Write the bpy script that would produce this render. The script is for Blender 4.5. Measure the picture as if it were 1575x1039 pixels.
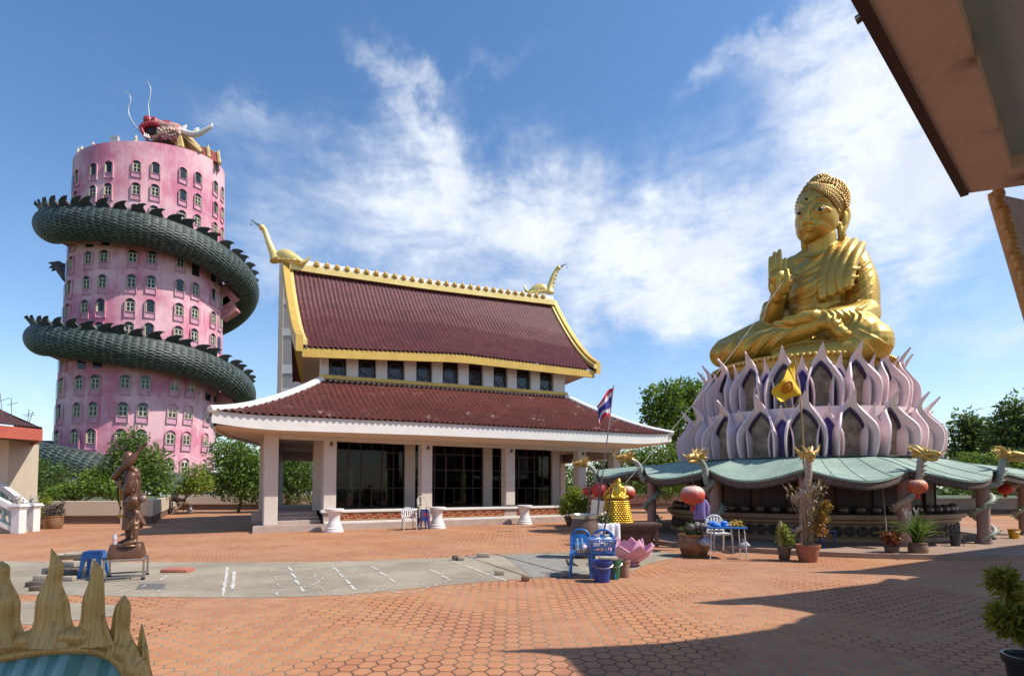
import bpy, bmesh, math, random
import numpy as np
from mathutils import Vector, Matrix, noise as mnoise

for _o in list(bpy.data.objects):
    bpy.data.objects.remove(_o)
SC = bpy.context.scene
COL = SC.collection
R = math.radians
PI = math.pi
random.seed(7)
V = Vector

# ---------------------------------------------------------------- camera
PW, PH, F = 1575.0, 1039.0, 850.0
CAMZ = 1.6
PITCH = R(2.5)
HORIZON = 750.0
SHIFT = (HORIZON - PH / 2) - F * math.tan(PITCH)
cam_d = bpy.data.cameras.new('camera')
cam = bpy.data.objects.new('camera', cam_d)
COL.objects.link(cam)
cam.location = (0, 0, CAMZ)
cam.rotation_euler = (R(90) + PITCH, 0, 0)
cam_d.sensor_fit = 'HORIZONTAL'
cam_d.sensor_width = 36
cam_d.lens = 36 * F / PW
cam_d.shift_y = SHIFT / PW
cam_d.clip_start = 0.05
cam_d.clip_end = 6000
SC.camera = cam

def ray(px, py):
    xc = (px - PW / 2) / F
    yc = (PH / 2 - py + SHIFT) / F
    fw = math.cos(PITCH) - yc * math.sin(PITCH)
    up = math.sin(PITCH) + yc * math.cos(PITCH)
    return xc / fw, up / fw

def P(px, py, d):
    a, b = ray(px, py)
    return V((a * d, d, CAMZ + b * d))

def G(px, py, z=0.0):
    a, b = ray(px, py)
    d = (z - CAMZ) / b
    return V((a * d, d, z))

# ---------------------------------------------------------------- sun, sky, exposure
SUN_EL = R(51)
SUN_AZ = math.atan2(0.975, -0.17)
SUN = V((math.cos(SUN_EL) * math.sin(SUN_AZ), math.cos(SUN_EL) * math.cos(SUN_AZ), math.sin(SUN_EL)))
sun_d = bpy.data.lights.new('sun', 'SUN')
sun_d.energy = 4.6
sun_d.angle = R(0.5)
sun_d.color = (1.0, 0.94, 0.85)
sun = bpy.data.objects.new('sun', sun_d)
COL.objects.link(sun)
sun.rotation_euler = SUN.to_track_quat('Z', 'Y').to_euler()
sun.location = SUN * 100
SC.view_settings.view_transform = 'Standard'
SC.view_settings.look = 'None'
SC.view_settings.gamma = 1
SC.view_settings.exposure = 0.34
SC.cycles.max_bounces = 5
SC.cycles.diffuse_bounces = 3
SC.cycles.glossy_bounces = 2
SC.cycles.caustics_reflective = False
SC.cycles.caustics_refractive = False

world = bpy.data.worlds.new('World')
SC.world = world
world.use_nodes = True
world.cycles.sampling_method = 'MANUAL'
world.cycles.sample_map_resolution = 256

class NT:
    """small helper for node trees"""
    def __init__(s, tree):
        s.t = tree
        tree.nodes.clear()
    def n(s, typ, **kw):
        nd = s.t.nodes.new(typ)
        for k, v in kw.items():
            if k == 'i':
                for kk, vv in v.items():
                    if hasattr(vv, 'is_output'):
                        s.t.links.new(vv, nd.inputs[kk])
                    else:
                        nd.inputs[kk].default_value = vv
            else:
                setattr(nd, k, v)
        return nd
    def m(s, op, a, b=None, c=None, clamp=False):
        nd = s.t.nodes.new('ShaderNodeMath')
        nd.operation = op
        nd.use_clamp = clamp
        for k, x in enumerate((a, b, c)):
            if x is None: continue
            if hasattr(x, 'is_output'): s.t.links.new(x, nd.inputs[k])
            else: nd.inputs[k].default_value = x
        return nd.outputs[0]
    def vm(s, op, a, b=None, c=None, out=0):
        nd = s.t.nodes.new('ShaderNodeVectorMath')
        nd.operation = op
        for k, x in enumerate((a, b, c)):
            if x is None: continue
            if hasattr(x, 'is_output'): s.t.links.new(x, nd.inputs[k])
            else: nd.inputs[k].default_value = x
        return nd.outputs[out]
    def mix(s, f, a, b, typ='RGBA', blend='MIX'):
        nd = s.t.nodes.new('ShaderNodeMix')
        nd.data_type = typ
        if typ == 'RGBA': nd.blend_type = blend
        ia, ib, o = (6, 7, 2) if typ == 'RGBA' else (2, 3, 0)
        for k, x in ((0, f), (ia, a), (ib, b)):
            if hasattr(x, 'is_output'): s.t.links.new(x, nd.inputs[k])
            else:
                if typ == 'RGBA' and k and len(x) == 3: x = (*x, 1)
                nd.inputs[k].default_value = x
        return nd.outputs[o]
    def ss(s, x, lo, hi):
        nd = s.t.nodes.new('ShaderNodeMapRange')
        nd.interpolation_type = 'SMOOTHSTEP'
        s.t.links.new(x, nd.inputs[0])
        nd.inputs[1].default_value = lo
        nd.inputs[2].default_value = hi
        nd.inputs[3].default_value = 0
        nd.inputs[4].default_value = 1
        return nd.outputs[0]
    def noise(s, vec, scale, detail=4, rough=.55, out=0, dist=0.0, lac=2.0):
        nd = s.t.nodes.new('ShaderNodeTexNoise')
        if vec is not None: s.t.links.new(vec, nd.inputs['Vector'])
        nd.inputs['Scale'].default_value = scale
        nd.inputs['Detail'].default_value = detail
        nd.inputs['Roughness'].default_value = rough
        nd.inputs['Distortion'].default_value = dist
        return nd.outputs[out]
    def link(s, a, b): s.t.links.new(a, b)

def build_sky():
    k = NT(world.node_tree)
    sky = k.n('ShaderNodeTexSky', sky_type='NISHITA', sun_disc=False)
    sky.sun_elevation = SUN_EL
    sky.sun_rotation = SUN_AZ
    sky.altitude = 0
    sky.air_density = 1.0
    sky.dust_density = 0.6
    sky.ozone_density = 2.5
    tc = k.n('ShaderNodeTexCoord')
    d = tc.outputs['Generated']
    sp = k.n('ShaderNodeSeparateXYZ', i={0: d})
    x, y, z = sp.outputs
    # clouds live on a high flat layer: project the direction on it (true perspective of a cloud deck)
    az = k.m('ARCTAN2', x, y)
    el = k.m('ARCSINE', z)
    azel = k.n('ShaderNodeCombineXYZ', i={0: az, 1: el}).outputs[0]
    warp = k.vm('SUBTRACT', k.noise(azel, 3.0, 5, .6, out=1), (.5, .5, .5))
    w2 = k.vm('SUBTRACT', k.noise(azel, 11.0, 4, .6, out=1), (.5, .5, .5))
    q = k.vm('ADD', k.vm('ADD', azel, k.vm('SCALE', warp, None)), k.vm('SCALE', w2, None))
    for nd in k.t.nodes:
        if nd.type == 'VECT_MATH' and nd.operation == 'SCALE':
            nd.inputs['Scale'].default_value = .17
    sq = k.n('ShaderNodeSeparateXYZ', i={0: q})
    qa, qe = sq.outputs[0], sq.outputs[1]
    def blob(px, py, rx, ry, rot, amp):
        a = math.atan((px - PW / 2) / F)
        e = math.atan((HORIZON - py) / F * math.cos(a))
        rx, ry = rx / F * math.cos(a) ** 1.5, ry / F * math.cos(e)
        ca, sa = math.cos(R(rot)), math.sin(R(rot))
        dx, dy = k.m('SUBTRACT', qa, a), k.m('SUBTRACT', qe, e)
        u = k.m('DIVIDE', k.m('ADD', k.m('MULTIPLY', dx, ca), k.m('MULTIPLY', dy, sa)), rx)
        v = k.m('DIVIDE', k.m('SUBTRACT', k.m('MULTIPLY', dy, ca), k.m('MULTIPLY', dx, sa)), ry)
        r2 = k.m('ADD', k.m('MULTIPLY', u, u), k.m('MULTIPLY', v, v))
        g = k.m('EXPONENT', k.m('MULTIPLY', r2, -1.0))
        return k.m('MULTIPLY', g, amp)
    blobs = [
        (800, 405, 450, 110, -6, .80), (760, 330, 330, 85, -8, .42), (600, 320, 210, 70, 10, .6), (980, 340, 240, 90, -14, .72), (1080, 420, 190, 95, -20, .85),
        (640, 175, 120, 32, -48, .66), (575, 90, 75, 26, -25, .5), (720, 250, 130, 45, -25, .7), (760, 80, 90, 20, 15, .33),
        (1290, 90, 190, 75, 12, 1.3), (1480, 150, 200, 120, 0, 1.35), (1370, 250, 120, 110, -50, 1.15), (1200, 40, 110, 35, 10, .6), (1120, 80, 110, 24, 20, .5),
        (1385, 410, 70, 60, 0, .85), (1470, 330, 100, 50, -30, .35),
        (355, 185, 60, 24, 10, .42), (930, 480, 220, 45, 0, .55), (1520, 520, 140, 40, 10, .6), (930, 600, 200, 40, -5, .55), (1480, 600, 160, 40, 0, .5),
        (400, 390, 90, 40, 0, .3), (40, 600, 120, 70, 0, .55), (1750, 250, 200, 200, 0, .8),
    ]
    s = None
    for b in blobs:
        g = blob(*b)
        s = g if s is None else k.m('ADD', s, g)
    st = k.vm('MULTIPLY', azel, (1.0, 2.4, 1.0))
    f1 = k.noise(st, 4.5, 7, .62, dist=.5)
    f2 = k.noise(st, 20.0, 4, .6, dist=.3)
    ff = k.m('ADD', k.m('MULTIPLY', k.m('SUBTRACT', f1, .5), 1.7), k.m('MULTIPLY', k.m('SUBTRACT', f2, .5), .6))
    dens = k.m('ADD', k.m('MULTIPLY', s, .72), k.m('MULTIPLY', ff, k.m('ADD', k.m('MULTIPLY', s, .8), .16)))
    mask = k.ss(dens, .0, 1.6)
    # thin veil near the horizon
    hz = k.m('MULTIPLY', k.m('EXPONENT', k.m('MULTIPLY', k.m('ABSOLUTE', el), -6.0)), .42)
    mask = k.m('MAXIMUM', mask, hz)
    mask = k.m('MULTIPLY', mask, .93, clamp=True)
    f3 = k.noise(q, 6.0, 6, .6)
    cc = k.mix(k.ss(f3, .3, .7), (6.4, 6.9, 7.9), (8.4, 8.8, 9.4))
    hs = k.n('ShaderNodeHueSaturation', i={'Saturation': 1.18, 'Value': 1.5, 'Color': sky.outputs[0]})
    c = k.mix(mask, hs.outputs[0], cc)
    bg = k.n('ShaderNodeBackground', i={'Color': c, 'Strength': .1})
    out = k.n('ShaderNodeOutputWorld')
    k.link(bg.outputs[0], out.inputs[0])
build_sky()

# ---------------------------------------------------------------- materials
MATS = {}
def srgb(r, g, b):
    f = lambda c: c / 12.92 if c <= .04045 else ((c + .055) / 1.055) ** 2.4
    return (f(r / 255), f(g / 255), f(b / 255))

def newmat(name):
    m = bpy.data.materials.new(name)
    m.use_nodes = True
    k = NT(m.node_tree)
    b = k.n('ShaderNodeBsdfPrincipled')
    o = k.n('ShaderNodeOutputMaterial')
    k.link(b.outputs[0], o.inputs[0])
    return m, k, b

def mat(name, col, col2=None, rough=.6, metal=0., var=.18, vs=2.5, bump=0., bs=30., grime=None, gamt=.5, gs=1.2, space='pos', spec=None, streak=False):
    """surface with two-scale colour variation, optional grime patches and a fine bump"""
    if name in MATS: return MATS[name]
    m, k, b = newmat(name)
    if space == 'pos': co = k.n('ShaderNodeNewGeometry').outputs['Position']
    else: co = k.n('ShaderNodeTexCoord').outputs['Object']
    n1 = k.noise(co, vs, 5, .6)
    n2 = k.noise(co, vs * 9, 4, .6)
    c2 = col2 if col2 else tuple(c * (1 - var) for c in col)
    f = k.m('ADD', k.m('MULTIPLY', n1, .7), k.m('MULTIPLY', n2, .3))
    c = k.mix(k.ss(f, .32, .68), col, c2)
    if grime:
        cg = k.vm('MULTIPLY', co, (1, 1, .18)) if streak else co
        g = k.noise(cg, gs, 8, .7)
        g = k.ss(g, .72 - .32 * gamt, .86 - .22 * gamt)
        c = k.mix(g, c, grime)
    k.link(c, b.inputs['Base Color'])
    b.inputs['Roughness'].default_value = rough
    b.inputs['Metallic'].default_value = metal
    if spec is not None: b.inputs['Specular IOR Level'].default_value = spec
    if bump:
        nb = k.noise(co, bs, 5, .6)
        bp = k.n('ShaderNodeBump', i={'Height': nb, 'Strength': bump, 'Distance': .05})
        k.link(bp.outputs[0], b.inputs['Normal'])
    MATS[name] = m
    return m

# ---------------------------------------------------------------- mesh helpers
def WM(o):
    m = o.matrix_basis.copy()
    return WM(o.parent) @ m if o.parent else m

class MB:
    def __init__(s): s.v, s.f, s.uv = [], [], {}
    def add(s, vs, fs):
        o = len(s.v)
        s.v += [tuple(v) for v in vs]
        s.f += [tuple(i + o for i in f) for f in fs]
        return o
    def box(s, c, sz, rz=0., M=None, taper=1.0):
        x, y, z = sz[0] / 2, sz[1] / 2, sz[2] / 2
        vs = [V((sx * x * (taper if sz_ > 0 else 1), sy * y * (taper if sz_ > 0 else 1), sz_ * z)) for sz_ in (-1, 1) for sx, sy in ((-1, -1), (1, -1), (1, 1), (-1, 1))]
        M = M if M else Matrix.Rotation(rz, 3, 'Z')
        c = V(c)
        s.add([c + M @ v for v in vs], [(3, 2, 1, 0), (4, 5, 6, 7), (0, 1, 5, 4), (1, 2, 6, 5), (2, 3, 7, 6), (3, 0, 4, 7)])
        return s
    def hexa(s, lo, hi):
        """lo, hi: lists of 4 points"""
        s.add(list(lo) + list(hi), [(3, 2, 1, 0), (4, 5, 6, 7), (0, 1, 5, 4), (1, 2, 6, 5), (2, 3, 7, 6), (3, 0, 4, 7)])
        return s
    def beam(s, a, b, w, h, up=(0, 0, 1)):
        a, b = V(a), V(b)
        t = (b - a).normalized()
        sd = t.cross(V(up))
        if sd.length < 1e-4: sd = t.cross(V((1, 0, 0)))
        sd.normalize()
        u = sd.cross(t)
        q = lambda p: [p - sd * w / 2 - u * h / 2, p + sd * w / 2 - u * h / 2, p + sd * w / 2 + u * h / 2, p - sd * w / 2 + u * h / 2]
        return s.hexa(q(a), q(b))
    def prism(s, poly, vec):
        vec = V(vec); n = len(poly)
        s.add([V(p) for p in poly] + [V(p) + vec for p in poly],
              [tuple(range(n))[::-1], tuple(range(n, 2 * n))] + [(i, (i + 1) % n, n + (i + 1) % n, n + i) for i in range(n)])
        return s
    def poly(s, pts):
        s.add(pts, [tuple(range(len(pts)))]); return s
    def tube(s, pts, rad, n=8, caps=True, sq=1.0, up=None):
        pts = [V(p) for p in pts]
        m = len(pts)
        if not hasattr(rad, '__len__'): rad = [rad] * m
        vs, fs = [], []
        ref = V(up) if up else None
        pn = None
        for i, p in enumerate(pts):
            t = (pts[min(i + 1, m - 1)] - pts[max(i - 1, 0)])
            if t.length < 1e-9: t = V((0, 0, 1))
            t.normalize()
            if pn is None:
                a = ref if ref else (V((0, 0, 1)) if abs(t.z) < .9 else V((1, 0, 0)))
            else: a = ref if ref else pn
            nn = a - t * a.dot(t)
            if nn.length < 1e-6: nn = t.orthogonal()
            nn.normalize(); pn = nn
            bb = t.cross(nn)
            for j in range(n):
                w = 2 * PI * j / n
                vs.append(p + (nn * math.cos(w) + bb * math.sin(w) * sq) * rad[i])
        for i in range(m - 1):
            for j in range(n):
                fs.append((i * n + j, i * n + (j + 1) % n, (i + 1) * n + (j + 1) % n, (i + 1) * n + j))
        if caps:
            fs.append(tuple(range(n))[::-1]); fs.append(tuple((m - 1) * n + j for j in range(n)))
        s.add(vs, fs); return s
    def lathe(s, c, prof, n=24, M=None, wob=None):
        c = V(c); vs, fs = [], []
        m = len(prof)
        for i, (r, z) in enumerate(prof):
            for j in range(n):
                w = 2 * PI * j / n
                rr = r * (wob(w, i) if wob else 1)
                p = V((rr * math.cos(w), rr * math.sin(w), z))
                vs.append(c + (M @ p if M else p))
        for i in range(m - 1):
            for j in range(n):
                fs.append((i * n + j, i * n + (j + 1) % n, (i + 1) * n + (j + 1) % n, (i + 1) * n + j))
        if prof[0][0] > 1e-5: fs.append(tuple(range(n))[::-1])
        if prof[-1][0] > 1e-5: fs.append(tuple((m - 1) * n + j for j in range(n)))
        s.add(vs, fs); return s
    def ball(s, c, r, n=14, M=None):
        if not hasattr(r, '__len__'): r = (r, r, r)
        c = V(c); h = max(6, n // 2 + 1)
        vs, fs = [], []
        for i in range(h + 1):
            a = PI * i / h
            for j in range(n):
                w = 2 * PI * j / n
                p = V((r[0] * math.sin(a) * math.cos(w), r[1] * math.sin(a) * math.sin(w), -r[2] * math.cos(a)))
                vs.append(c + (M @ p if M else p))
        for i in range(h):
            for j in range(n):
                fs.append((i * n + j, i * n + (j + 1) % n, (i + 1) * n + (j + 1) % n, (i + 1) * n + j))
        s.add(vs, fs); return s
    def grid(s, rows, cu=False, flip=False):
        """rows: list of rows of points; cu closes each row"""
        m, n = len(rows), len(rows[0])
        fs = []
        for i in range(m - 1):
            for j in range(n if cu else n - 1):
                q = (i * n + j, i * n + (j + 1) % n, (i + 1) * n + (j + 1) % n, (i + 1) * n + j)
                fs.append(q[::-1] if flip else q)
        s.add([p for r in rows for p in r], fs); return s
    def cone(s, a, b, r0, r1=0.0, n=8):
        return s.tube([a, b], [r0, max(r1, 1e-4)], n)
    def join(s, o, M=None):
        s.add([M @ V(v) for v in o.v] if M else o.v, o.f); return s
    def build(s, name, m, parent=None, local=False, origin=None, smooth=True, ang=40, weld=True, uvf=None, solid=0, sub=0, recalc=True, bevel=0):
        me = bpy.data.meshes.new(name)
        vs = s.v
        if parent is not None and not local:
            I = WM(parent).inverted()
            vs = [I @ V(v) for v in vs]
        elif origin is not None and not local:
            o_ = V(origin); vs = [V(v) - o_ for v in vs]
        me.from_pydata([tuple(v) for v in vs], [], s.f)
        if weld or recalc:
            bm = bmesh.new(); bm.from_mesh(me)
            if weld: bmesh.ops.remove_doubles(bm, verts=bm.verts, dist=1e-5)
            if recalc: bmesh.ops.recalc_face_normals(bm, faces=bm.faces)
            bm.to_mesh(me); bm.free()
        if m is not None:
            for mm in (m if isinstance(m, (list, tuple)) else [m]): me.materials.append(mm)
        if smooth:
            me.shade_smooth()
            me.set_sharp_from_angle(angle=R(ang))
        ob = bpy.data.objects.new(name, me)
        COL.objects.link(ob)
        if parent is not None: ob.parent = parent
        if origin is not None: ob.location = origin
        if solid or sub or bevel:
            if solid:
                md = ob.modifiers.new('s', 'SOLIDIFY'); md.thickness = solid; md.offset = 0
            if bevel:
                md = ob.modifiers.new('b', 'BEVEL'); md.width = bevel; md.segments = 2; md.limit_method = 'ANGLE'; md.angle_limit = R(35)
            if sub:
                md = ob.modifiers.new('u', 'SUBSURF'); md.levels = sub; md.render_levels = sub
            bake(ob, smooth, ang)
        return ob

def bake(ob, smooth=True, ang=40):
    dg = bpy.context.evaluated_depsgraph_get()
    me = bpy.data.meshes.new_from_object(ob.evaluated_get(dg))
    old = ob.data
    ob.modifiers.clear()
    ob.data = me
    me.name = old.name
    bpy.data.meshes.remove(old)
    if smooth:
        me.shade_smooth()
        if ang < 180: me.set_sharp_from_angle(angle=R(ang))

def sculpt(ob, voxel, smooth_it=4, fac=.5):
    """fuse the overlapping masses of a figure into one continuous skin"""
    md = ob.modifiers.new('r', 'REMESH'); md.mode = 'VOXEL'; md.voxel_size = voxel
    if smooth_it:
        md = ob.modifiers.new('s', 'SMOOTH'); md.iterations = smooth_it; md.factor = fac
    bake(ob, True, 180)

def tag(o, label=None, cat=None, group=None, kind=None):
    if label: o['label'] = label
    if cat: o['category'] = cat
    if group: o['group'] = group
    if kind: o['kind'] = kind
    return o

def thing(name, label, cat, loc=(0, 0, 0), rz=0., group=None):
    o = bpy.data.objects.new(name, None)
    o.empty_display_size = .2
    COL.objects.link(o)
    o.location = loc
    o.rotation_euler = (0, 0, rz)
    return tag(o, label, cat, group)

def copy_tree(o, parent=None):
    c = o.copy(); COL.objects.link(c)
    if parent is not None: c.parent = parent
    for ch in list(o.children): copy_tree(ch, c)
    return c

def lerp(a, b, t): return a + (b - a) * t
def interp(x, xs, ys):
    return float(np.interp(x, xs, ys))
def spline(pts, n):
    """Catmull-Rom through points"""
    pts = [V(p) for p in pts]
    q = [pts[0] * 2 - pts[1]] + pts + [pts[-1] * 2 - pts[-2]]
    out = []
    m = len(pts) - 1
    for i in range(n):
        u = i / (n - 1) * m
        k = min(int(u), m - 1); t = u - k
        a, b, c, d = q[k:k + 4]
        out.append(.5 * ((2 * b) + (c - a) * t + (2 * a - 5 * b + 4 * c - d) * t * t + (3 * b - a - 3 * c + d) * t ** 3))
    return out
def splinev(vals, n):
    return [p.x for p in spline([V((v, 0, 0)) for v in vals], n)]
# ---------------------------------------------------------------- ground
def hex_material():
    m, k, b = newmat('hex_paving')
    pos = k.n('ShaderNodeNewGeometry').outputs['Position']
    sp = k.n('ShaderNodeSeparateXYZ', i={0: pos})
    # slight wobble so that rows are not ruler straight
    wob = k.vm('SCALE', k.vm('SUBTRACT', k.noise(pos, 1.3, 2, out=1), (.5, .5, .5)), None)
    wob.node.inputs['Scale'].default_value = .03
    pw = k.vm('ADD', pos, wob)
    sp = k.n('ShaderNodeSeparateXYZ', i={0: pw})
    p = k.n('ShaderNodeCombineXYZ', i={0: k.m('DIVIDE', sp.outputs[1], .185), 1: k.m('DIVIDE', sp.outputs[0], .168), 2: 0.0}).outputs[0]
    r = (1.0, 1.7320508, 1.0)
    def wrap(v):
        nd = k.t.nodes.new('ShaderNodeVectorMath'); nd.operation = 'WRAP'
        k.link(v, nd.inputs[0])
        nd.inputs[1].default_value = (.5, .8660254, 1.0)
        nd.inputs[2].default_value = (-.5, -.8660254, -1.0)
        return nd.outputs[0]
    a = wrap(p)
    bb = wrap(k.vm('ADD', p, (.5, .8660254, 0)))
    la, lb = k.vm('LENGTH', a, out=1), k.vm('LENGTH', bb, out=1)
    sel = k.m('LESS_THAN', la, lb)
    gv = k.mix(sel, bb, a, 'VECTOR')
    nd = gv.node
    # vector mix sockets
    k.t.links.new(sel, nd.inputs[0]); k.t.links.new(bb, nd.inputs[4]); k.t.links.new(a, nd.inputs[5]); gv = nd.outputs[1]
    idv = k.vm('SUBTRACT', p, gv)
    ab = k.vm('ABSOLUTE', gv)
    sx = k.n('ShaderNodeSeparateXYZ', i={0: ab})
    hd = k.m('MAXIMUM', k.vm('DOT_PRODUCT', ab, (.5, .8660254, 0), out=1), sx.outputs[0])
    edge = k.m('SUBTRACT', .5, hd)
    n0 = k.noise(pos, 18, 4)
    ed = k.m('ADD', edge, k.m('MULTIPLY', k.m('SUBTRACT', n0, .5), .05))
    joint = k.m('SUBTRACT', 1.0, k.ss(ed, .025, .075))
    wn = k.n('ShaderNodeTexWhiteNoise', noise_dimensions='3D', i={'Vector': k.vm('SNAP', idv, (.25, .25, .25))})
    rnd = wn.outputs[0]
    big = k.noise(pos, .28, 5, .6)
    mid = k.noise(pos, 1.6, 5, .65)
    fine = k.noise(pos, 30, 4, .6)
    c = k.mix(k.ss(big, .36, .64), (.47, .218, .098), (.405, .19, .102))
    c = k.mix(k.m('MULTIPLY', k.ss(rnd, .2, 1), .45), c, (.34, .125, .07))
    c = k.mix(k.m('MULTIPLY', k.ss(mid, .45, .75), .5), c, (.50, .26, .15))
    c = k.mix(k.m('MULTIPLY', k.ss(fine, .5, .8), .3), c, (.30, .14, .085))
    j = k.mix(k.ss(k.noise(pos, .45, 3), .42, .6), (.10, .06, .042), (.30, .245, .165))
    c = k.mix(joint, c, j)
    st = k.noise(pos, .9, 9, .75)
    c = k.mix(k.m('MULTIPLY', k.ss(st, .6, .76), .4), c, (.25, .14, .095))
    pl = k.noise(pos, .55, 8, .72)
    c = k.mix(k.m('MULTIPLY', k.ss(pl, .62, .74), .35), c, (.56, .40, .30))
    k.link(c, b.inputs['Base Color'])
    b.inputs['Roughness'].default_value = .75
    b.inputs['Specular IOR Level'].default_value = .2
    h = k.m('ADD', k.m('MULTIPLY', joint, -1.0), k.m('MULTIPLY', fine, .25))
    bp = k.n('ShaderNodeBump', i={'Height': h, 'Strength': .45, 'Distance': .012})
    k.link(bp.outputs[0], b.inputs['Normal'])
    return m
M_HEX = hex_material()
M_EARTH = mat('earth', (.10, .11, .045), (.05, .07, .025), rough=1, vs=.2)

def concrete_mat():
    m, k, b = newmat('concrete')
    pos = k.n('ShaderNodeNewGeometry').outputs['Position']
    n1 = k.noise(pos, .7, 7, .65); n2 = k.noise(pos, 6, 6, .7); n3 = k.noise(pos, 60, 3, .6)
    st = k.noise(k.vm('MULTIPLY', pos, (.35, 1.4, 1)), 1.6, 7, .7)
    c = k.mix(k.ss(n1, .35, .65), (.36, .305, .225), (.255, .215, .16))
    c = k.mix(k.m('MULTIPLY', k.ss(n2, .5, .75), .5), c, (.16, .135, .105))
    c = k.mix(k.m('MULTIPLY', k.ss(st, .55, .7), .45), c, (.36, .31, .25))
    c = k.mix(k.m('MULTIPLY', k.ss(n3, .5, .8), .35), c, (.18, .155, .12))
    k.link(c, b.inputs['Base Color'])
    b.inputs['Roughness'].default_value = .9
    b.inputs['Specular IOR Level'].default_value = .2
    bp = k.n('ShaderNodeBump', i={'Height': k.m('ADD', n3, n2), 'Strength': .3, 'Distance': .02})
    k.link(bp.outputs[0], b.inputs['Normal'])
    return m
M_CONC = concrete_mat()
M_CHALK = mat('chalk_paint', (.66, .63, .58), (.36, .33, .28), rough=.9, vs=14)
M_SLAB = mat('slab_concrete', (.27, .25, .215), (.21, .19, .16), rough=.8, vs=3)
M_SLABD = mat('dark_slab', (.15, .145, .13), (.11, .105, .095), rough=.7, vs=4)

gb = MB(); gb.poly([(-3000, -300, -.06), (3000, -300, -.06), (3000, 5000, -.06), (-3000, 5000, -.06)])
tag(gb.build('ground', M_EARTH, smooth=False), kind='structure')
pv = MB(); pv.box((0, 22, -.16), (110, 56, .32))
tag(pv.build('tiled_plaza', M_HEX, smooth=False), kind='structure')

def sheet(pts, z, name, m):
    b = MB(); b.poly([(p.x, p.y, z) for p in pts])
    return b.build(name, m, smooth=False)
yard = [G(-40, 862), G(140, 864), G(440, 864), G(560, 862), G(690, 857), G(760, 852), G(870, 849), G(985, 846), G(1060, 852), G(1000, 866), G(975, 876), G(890, 884), G(800, 890), G(690, 899), G(600, 908), G(520, 915), G(400, 919), G(200, 917), G(60, 914), G(-60, 913)]
tag(sheet(yard, .004, 'concrete_yard', M_CONC), kind='structure')
edg = MB()
for a, b_ in ((G(-60, 917), G(180, 921)), (G(-60, 938), G(200, 944))):
    pass
yard2 = [G(-60, 925), G(90, 925), G(175, 930), G(190, 945), G(60, 960), G(-60, 960)]
tag(sheet(yard2, .004, 'concrete_patch', M_CONC), kind='structure')
tag(sheet([G(775, 855), G(843, 852), G(905, 880), G(820, 888)], .008, 'slab_strip', M_SLAB), kind='structure')
tag(sheet([G(838, 884.5), G(868, 877), G(892, 881.5), G(862, 888.5)], .012, 'slab_patch', M_SLABD), kind='structure')
tag(sheet([G(208, 906), G(216, 897), G(256, 898), G(252, 906)], .008, 'slab_patch', M_SLABD), kind='structure')

# chalk lines of the yard
ck = MB()
def chalk_line(px0, py0, px1, py1, w, z=.0105, skip=.1):
    a, b = G(px0, py0), G(px1, py1)
    t = (b - a).normalized(); s_ = V((-t.y, t.x, 0)) * w / 2
    n = max(2, int((b - a).length / .22))
    for i in range(n):
        if random.random() < skip: continue
        p, q = a.lerp(b, i / n), a.lerp(b, (i + (.97 if skip else 1.0)) / n)
        j = lambda: V((random.uniform(-.012, .012), random.uniform(-.012, .012), 0))
        ck.poly([(x.x, x.y, z) for x in (p - s_ + j(), q - s_ + j(), q + s_ + j(), p + s_ + j())])
def chalk_ring(px, py, rx, ry, w=.03, z=.0105, skip=.2):
    n = 40
    c = G(px, py)
    ra = (G(px + rx, py) - c).length; rb = (G(px, py - ry) - G(px, py + ry)).length / 2
    for i in range(n):
        if random.random() < skip: continue
        a0, a1 = 2 * PI * i / n, 2 * PI * (i + 1) / n
        f = lambda a, d: (c.x + (ra + d) * math.cos(a), c.y + (rb + d) * math.sin(a), z)
        ck.poly([f(a0, 0), f(a1, 0), f(a1, w), f(a0, w)])
chalk_line(350, 872, 343, 916, .05, skip=0); chalk_line(361, 879, 357, 906, .05, skip=0)
for (x0, y0, dx) in ((443, 871, 5.3), (512, 872, 8), (570, 870, 12), (660, 876, 16)):
    for i in range(4 if x0 < 660 else 2):
        yy = y0 + i * (10.6 if x0 < 512 else 9.5); xx = x0 + dx * i * 1.15
        if yy < 912: chalk_line(xx, yy, xx + dx, yy + 7.0, .045)
chalk_line(693, 862, 778, 893, .05); chalk_line(718, 856, 752, 868, .03)
for (x, y, rx, ry) in ((462, 910, 32, 6.5), (546, 909, 30, 6), (628, 905, 28, 6), (700, 899, 28, 5.5), (447, 876, 26, 5), (455, 887, 27, 5), (459, 897, 28, 5.5), (518, 876, 26, 5), (526, 887, 27, 5), (265, 905, 12, 4), (110, 908, 9, 5), (195, 906, 10, 6), (122, 904, 8, 5)):
    chalk_ring(x, y, rx, ry, .022, skip=.35)
chalk_line(390, 911, 420, 911, .03); chalk_line(258, 885, 240, 896, .045); chalk_line(836, 857, 862, 858, .04)
chalk_line(-30, 886, 60, 893, .02); chalk_line(60, 893, 190, 900, .015)
tag(ck.build('ground_markings', M_CHALK, smooth=False), kind='structure')
# dark joints beside the slab strip
jt = MB()
for (a, b_) in ((G(758, 851), G(882, 885)), (G(716, 855), G(818, 889))):
    t = (b_ - a).normalized(); s_ = V((-t.y, t.x, 0)) * .012
    jt.poly([(x.x, x.y, .0145) for x in (a - s_, b_ - s_, b_ + s_, a + s_)])
tag(jt.build('pavement_joints', mat('joint_dark', (.03, .027, .022)), smooth=False), kind='structure')

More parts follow.
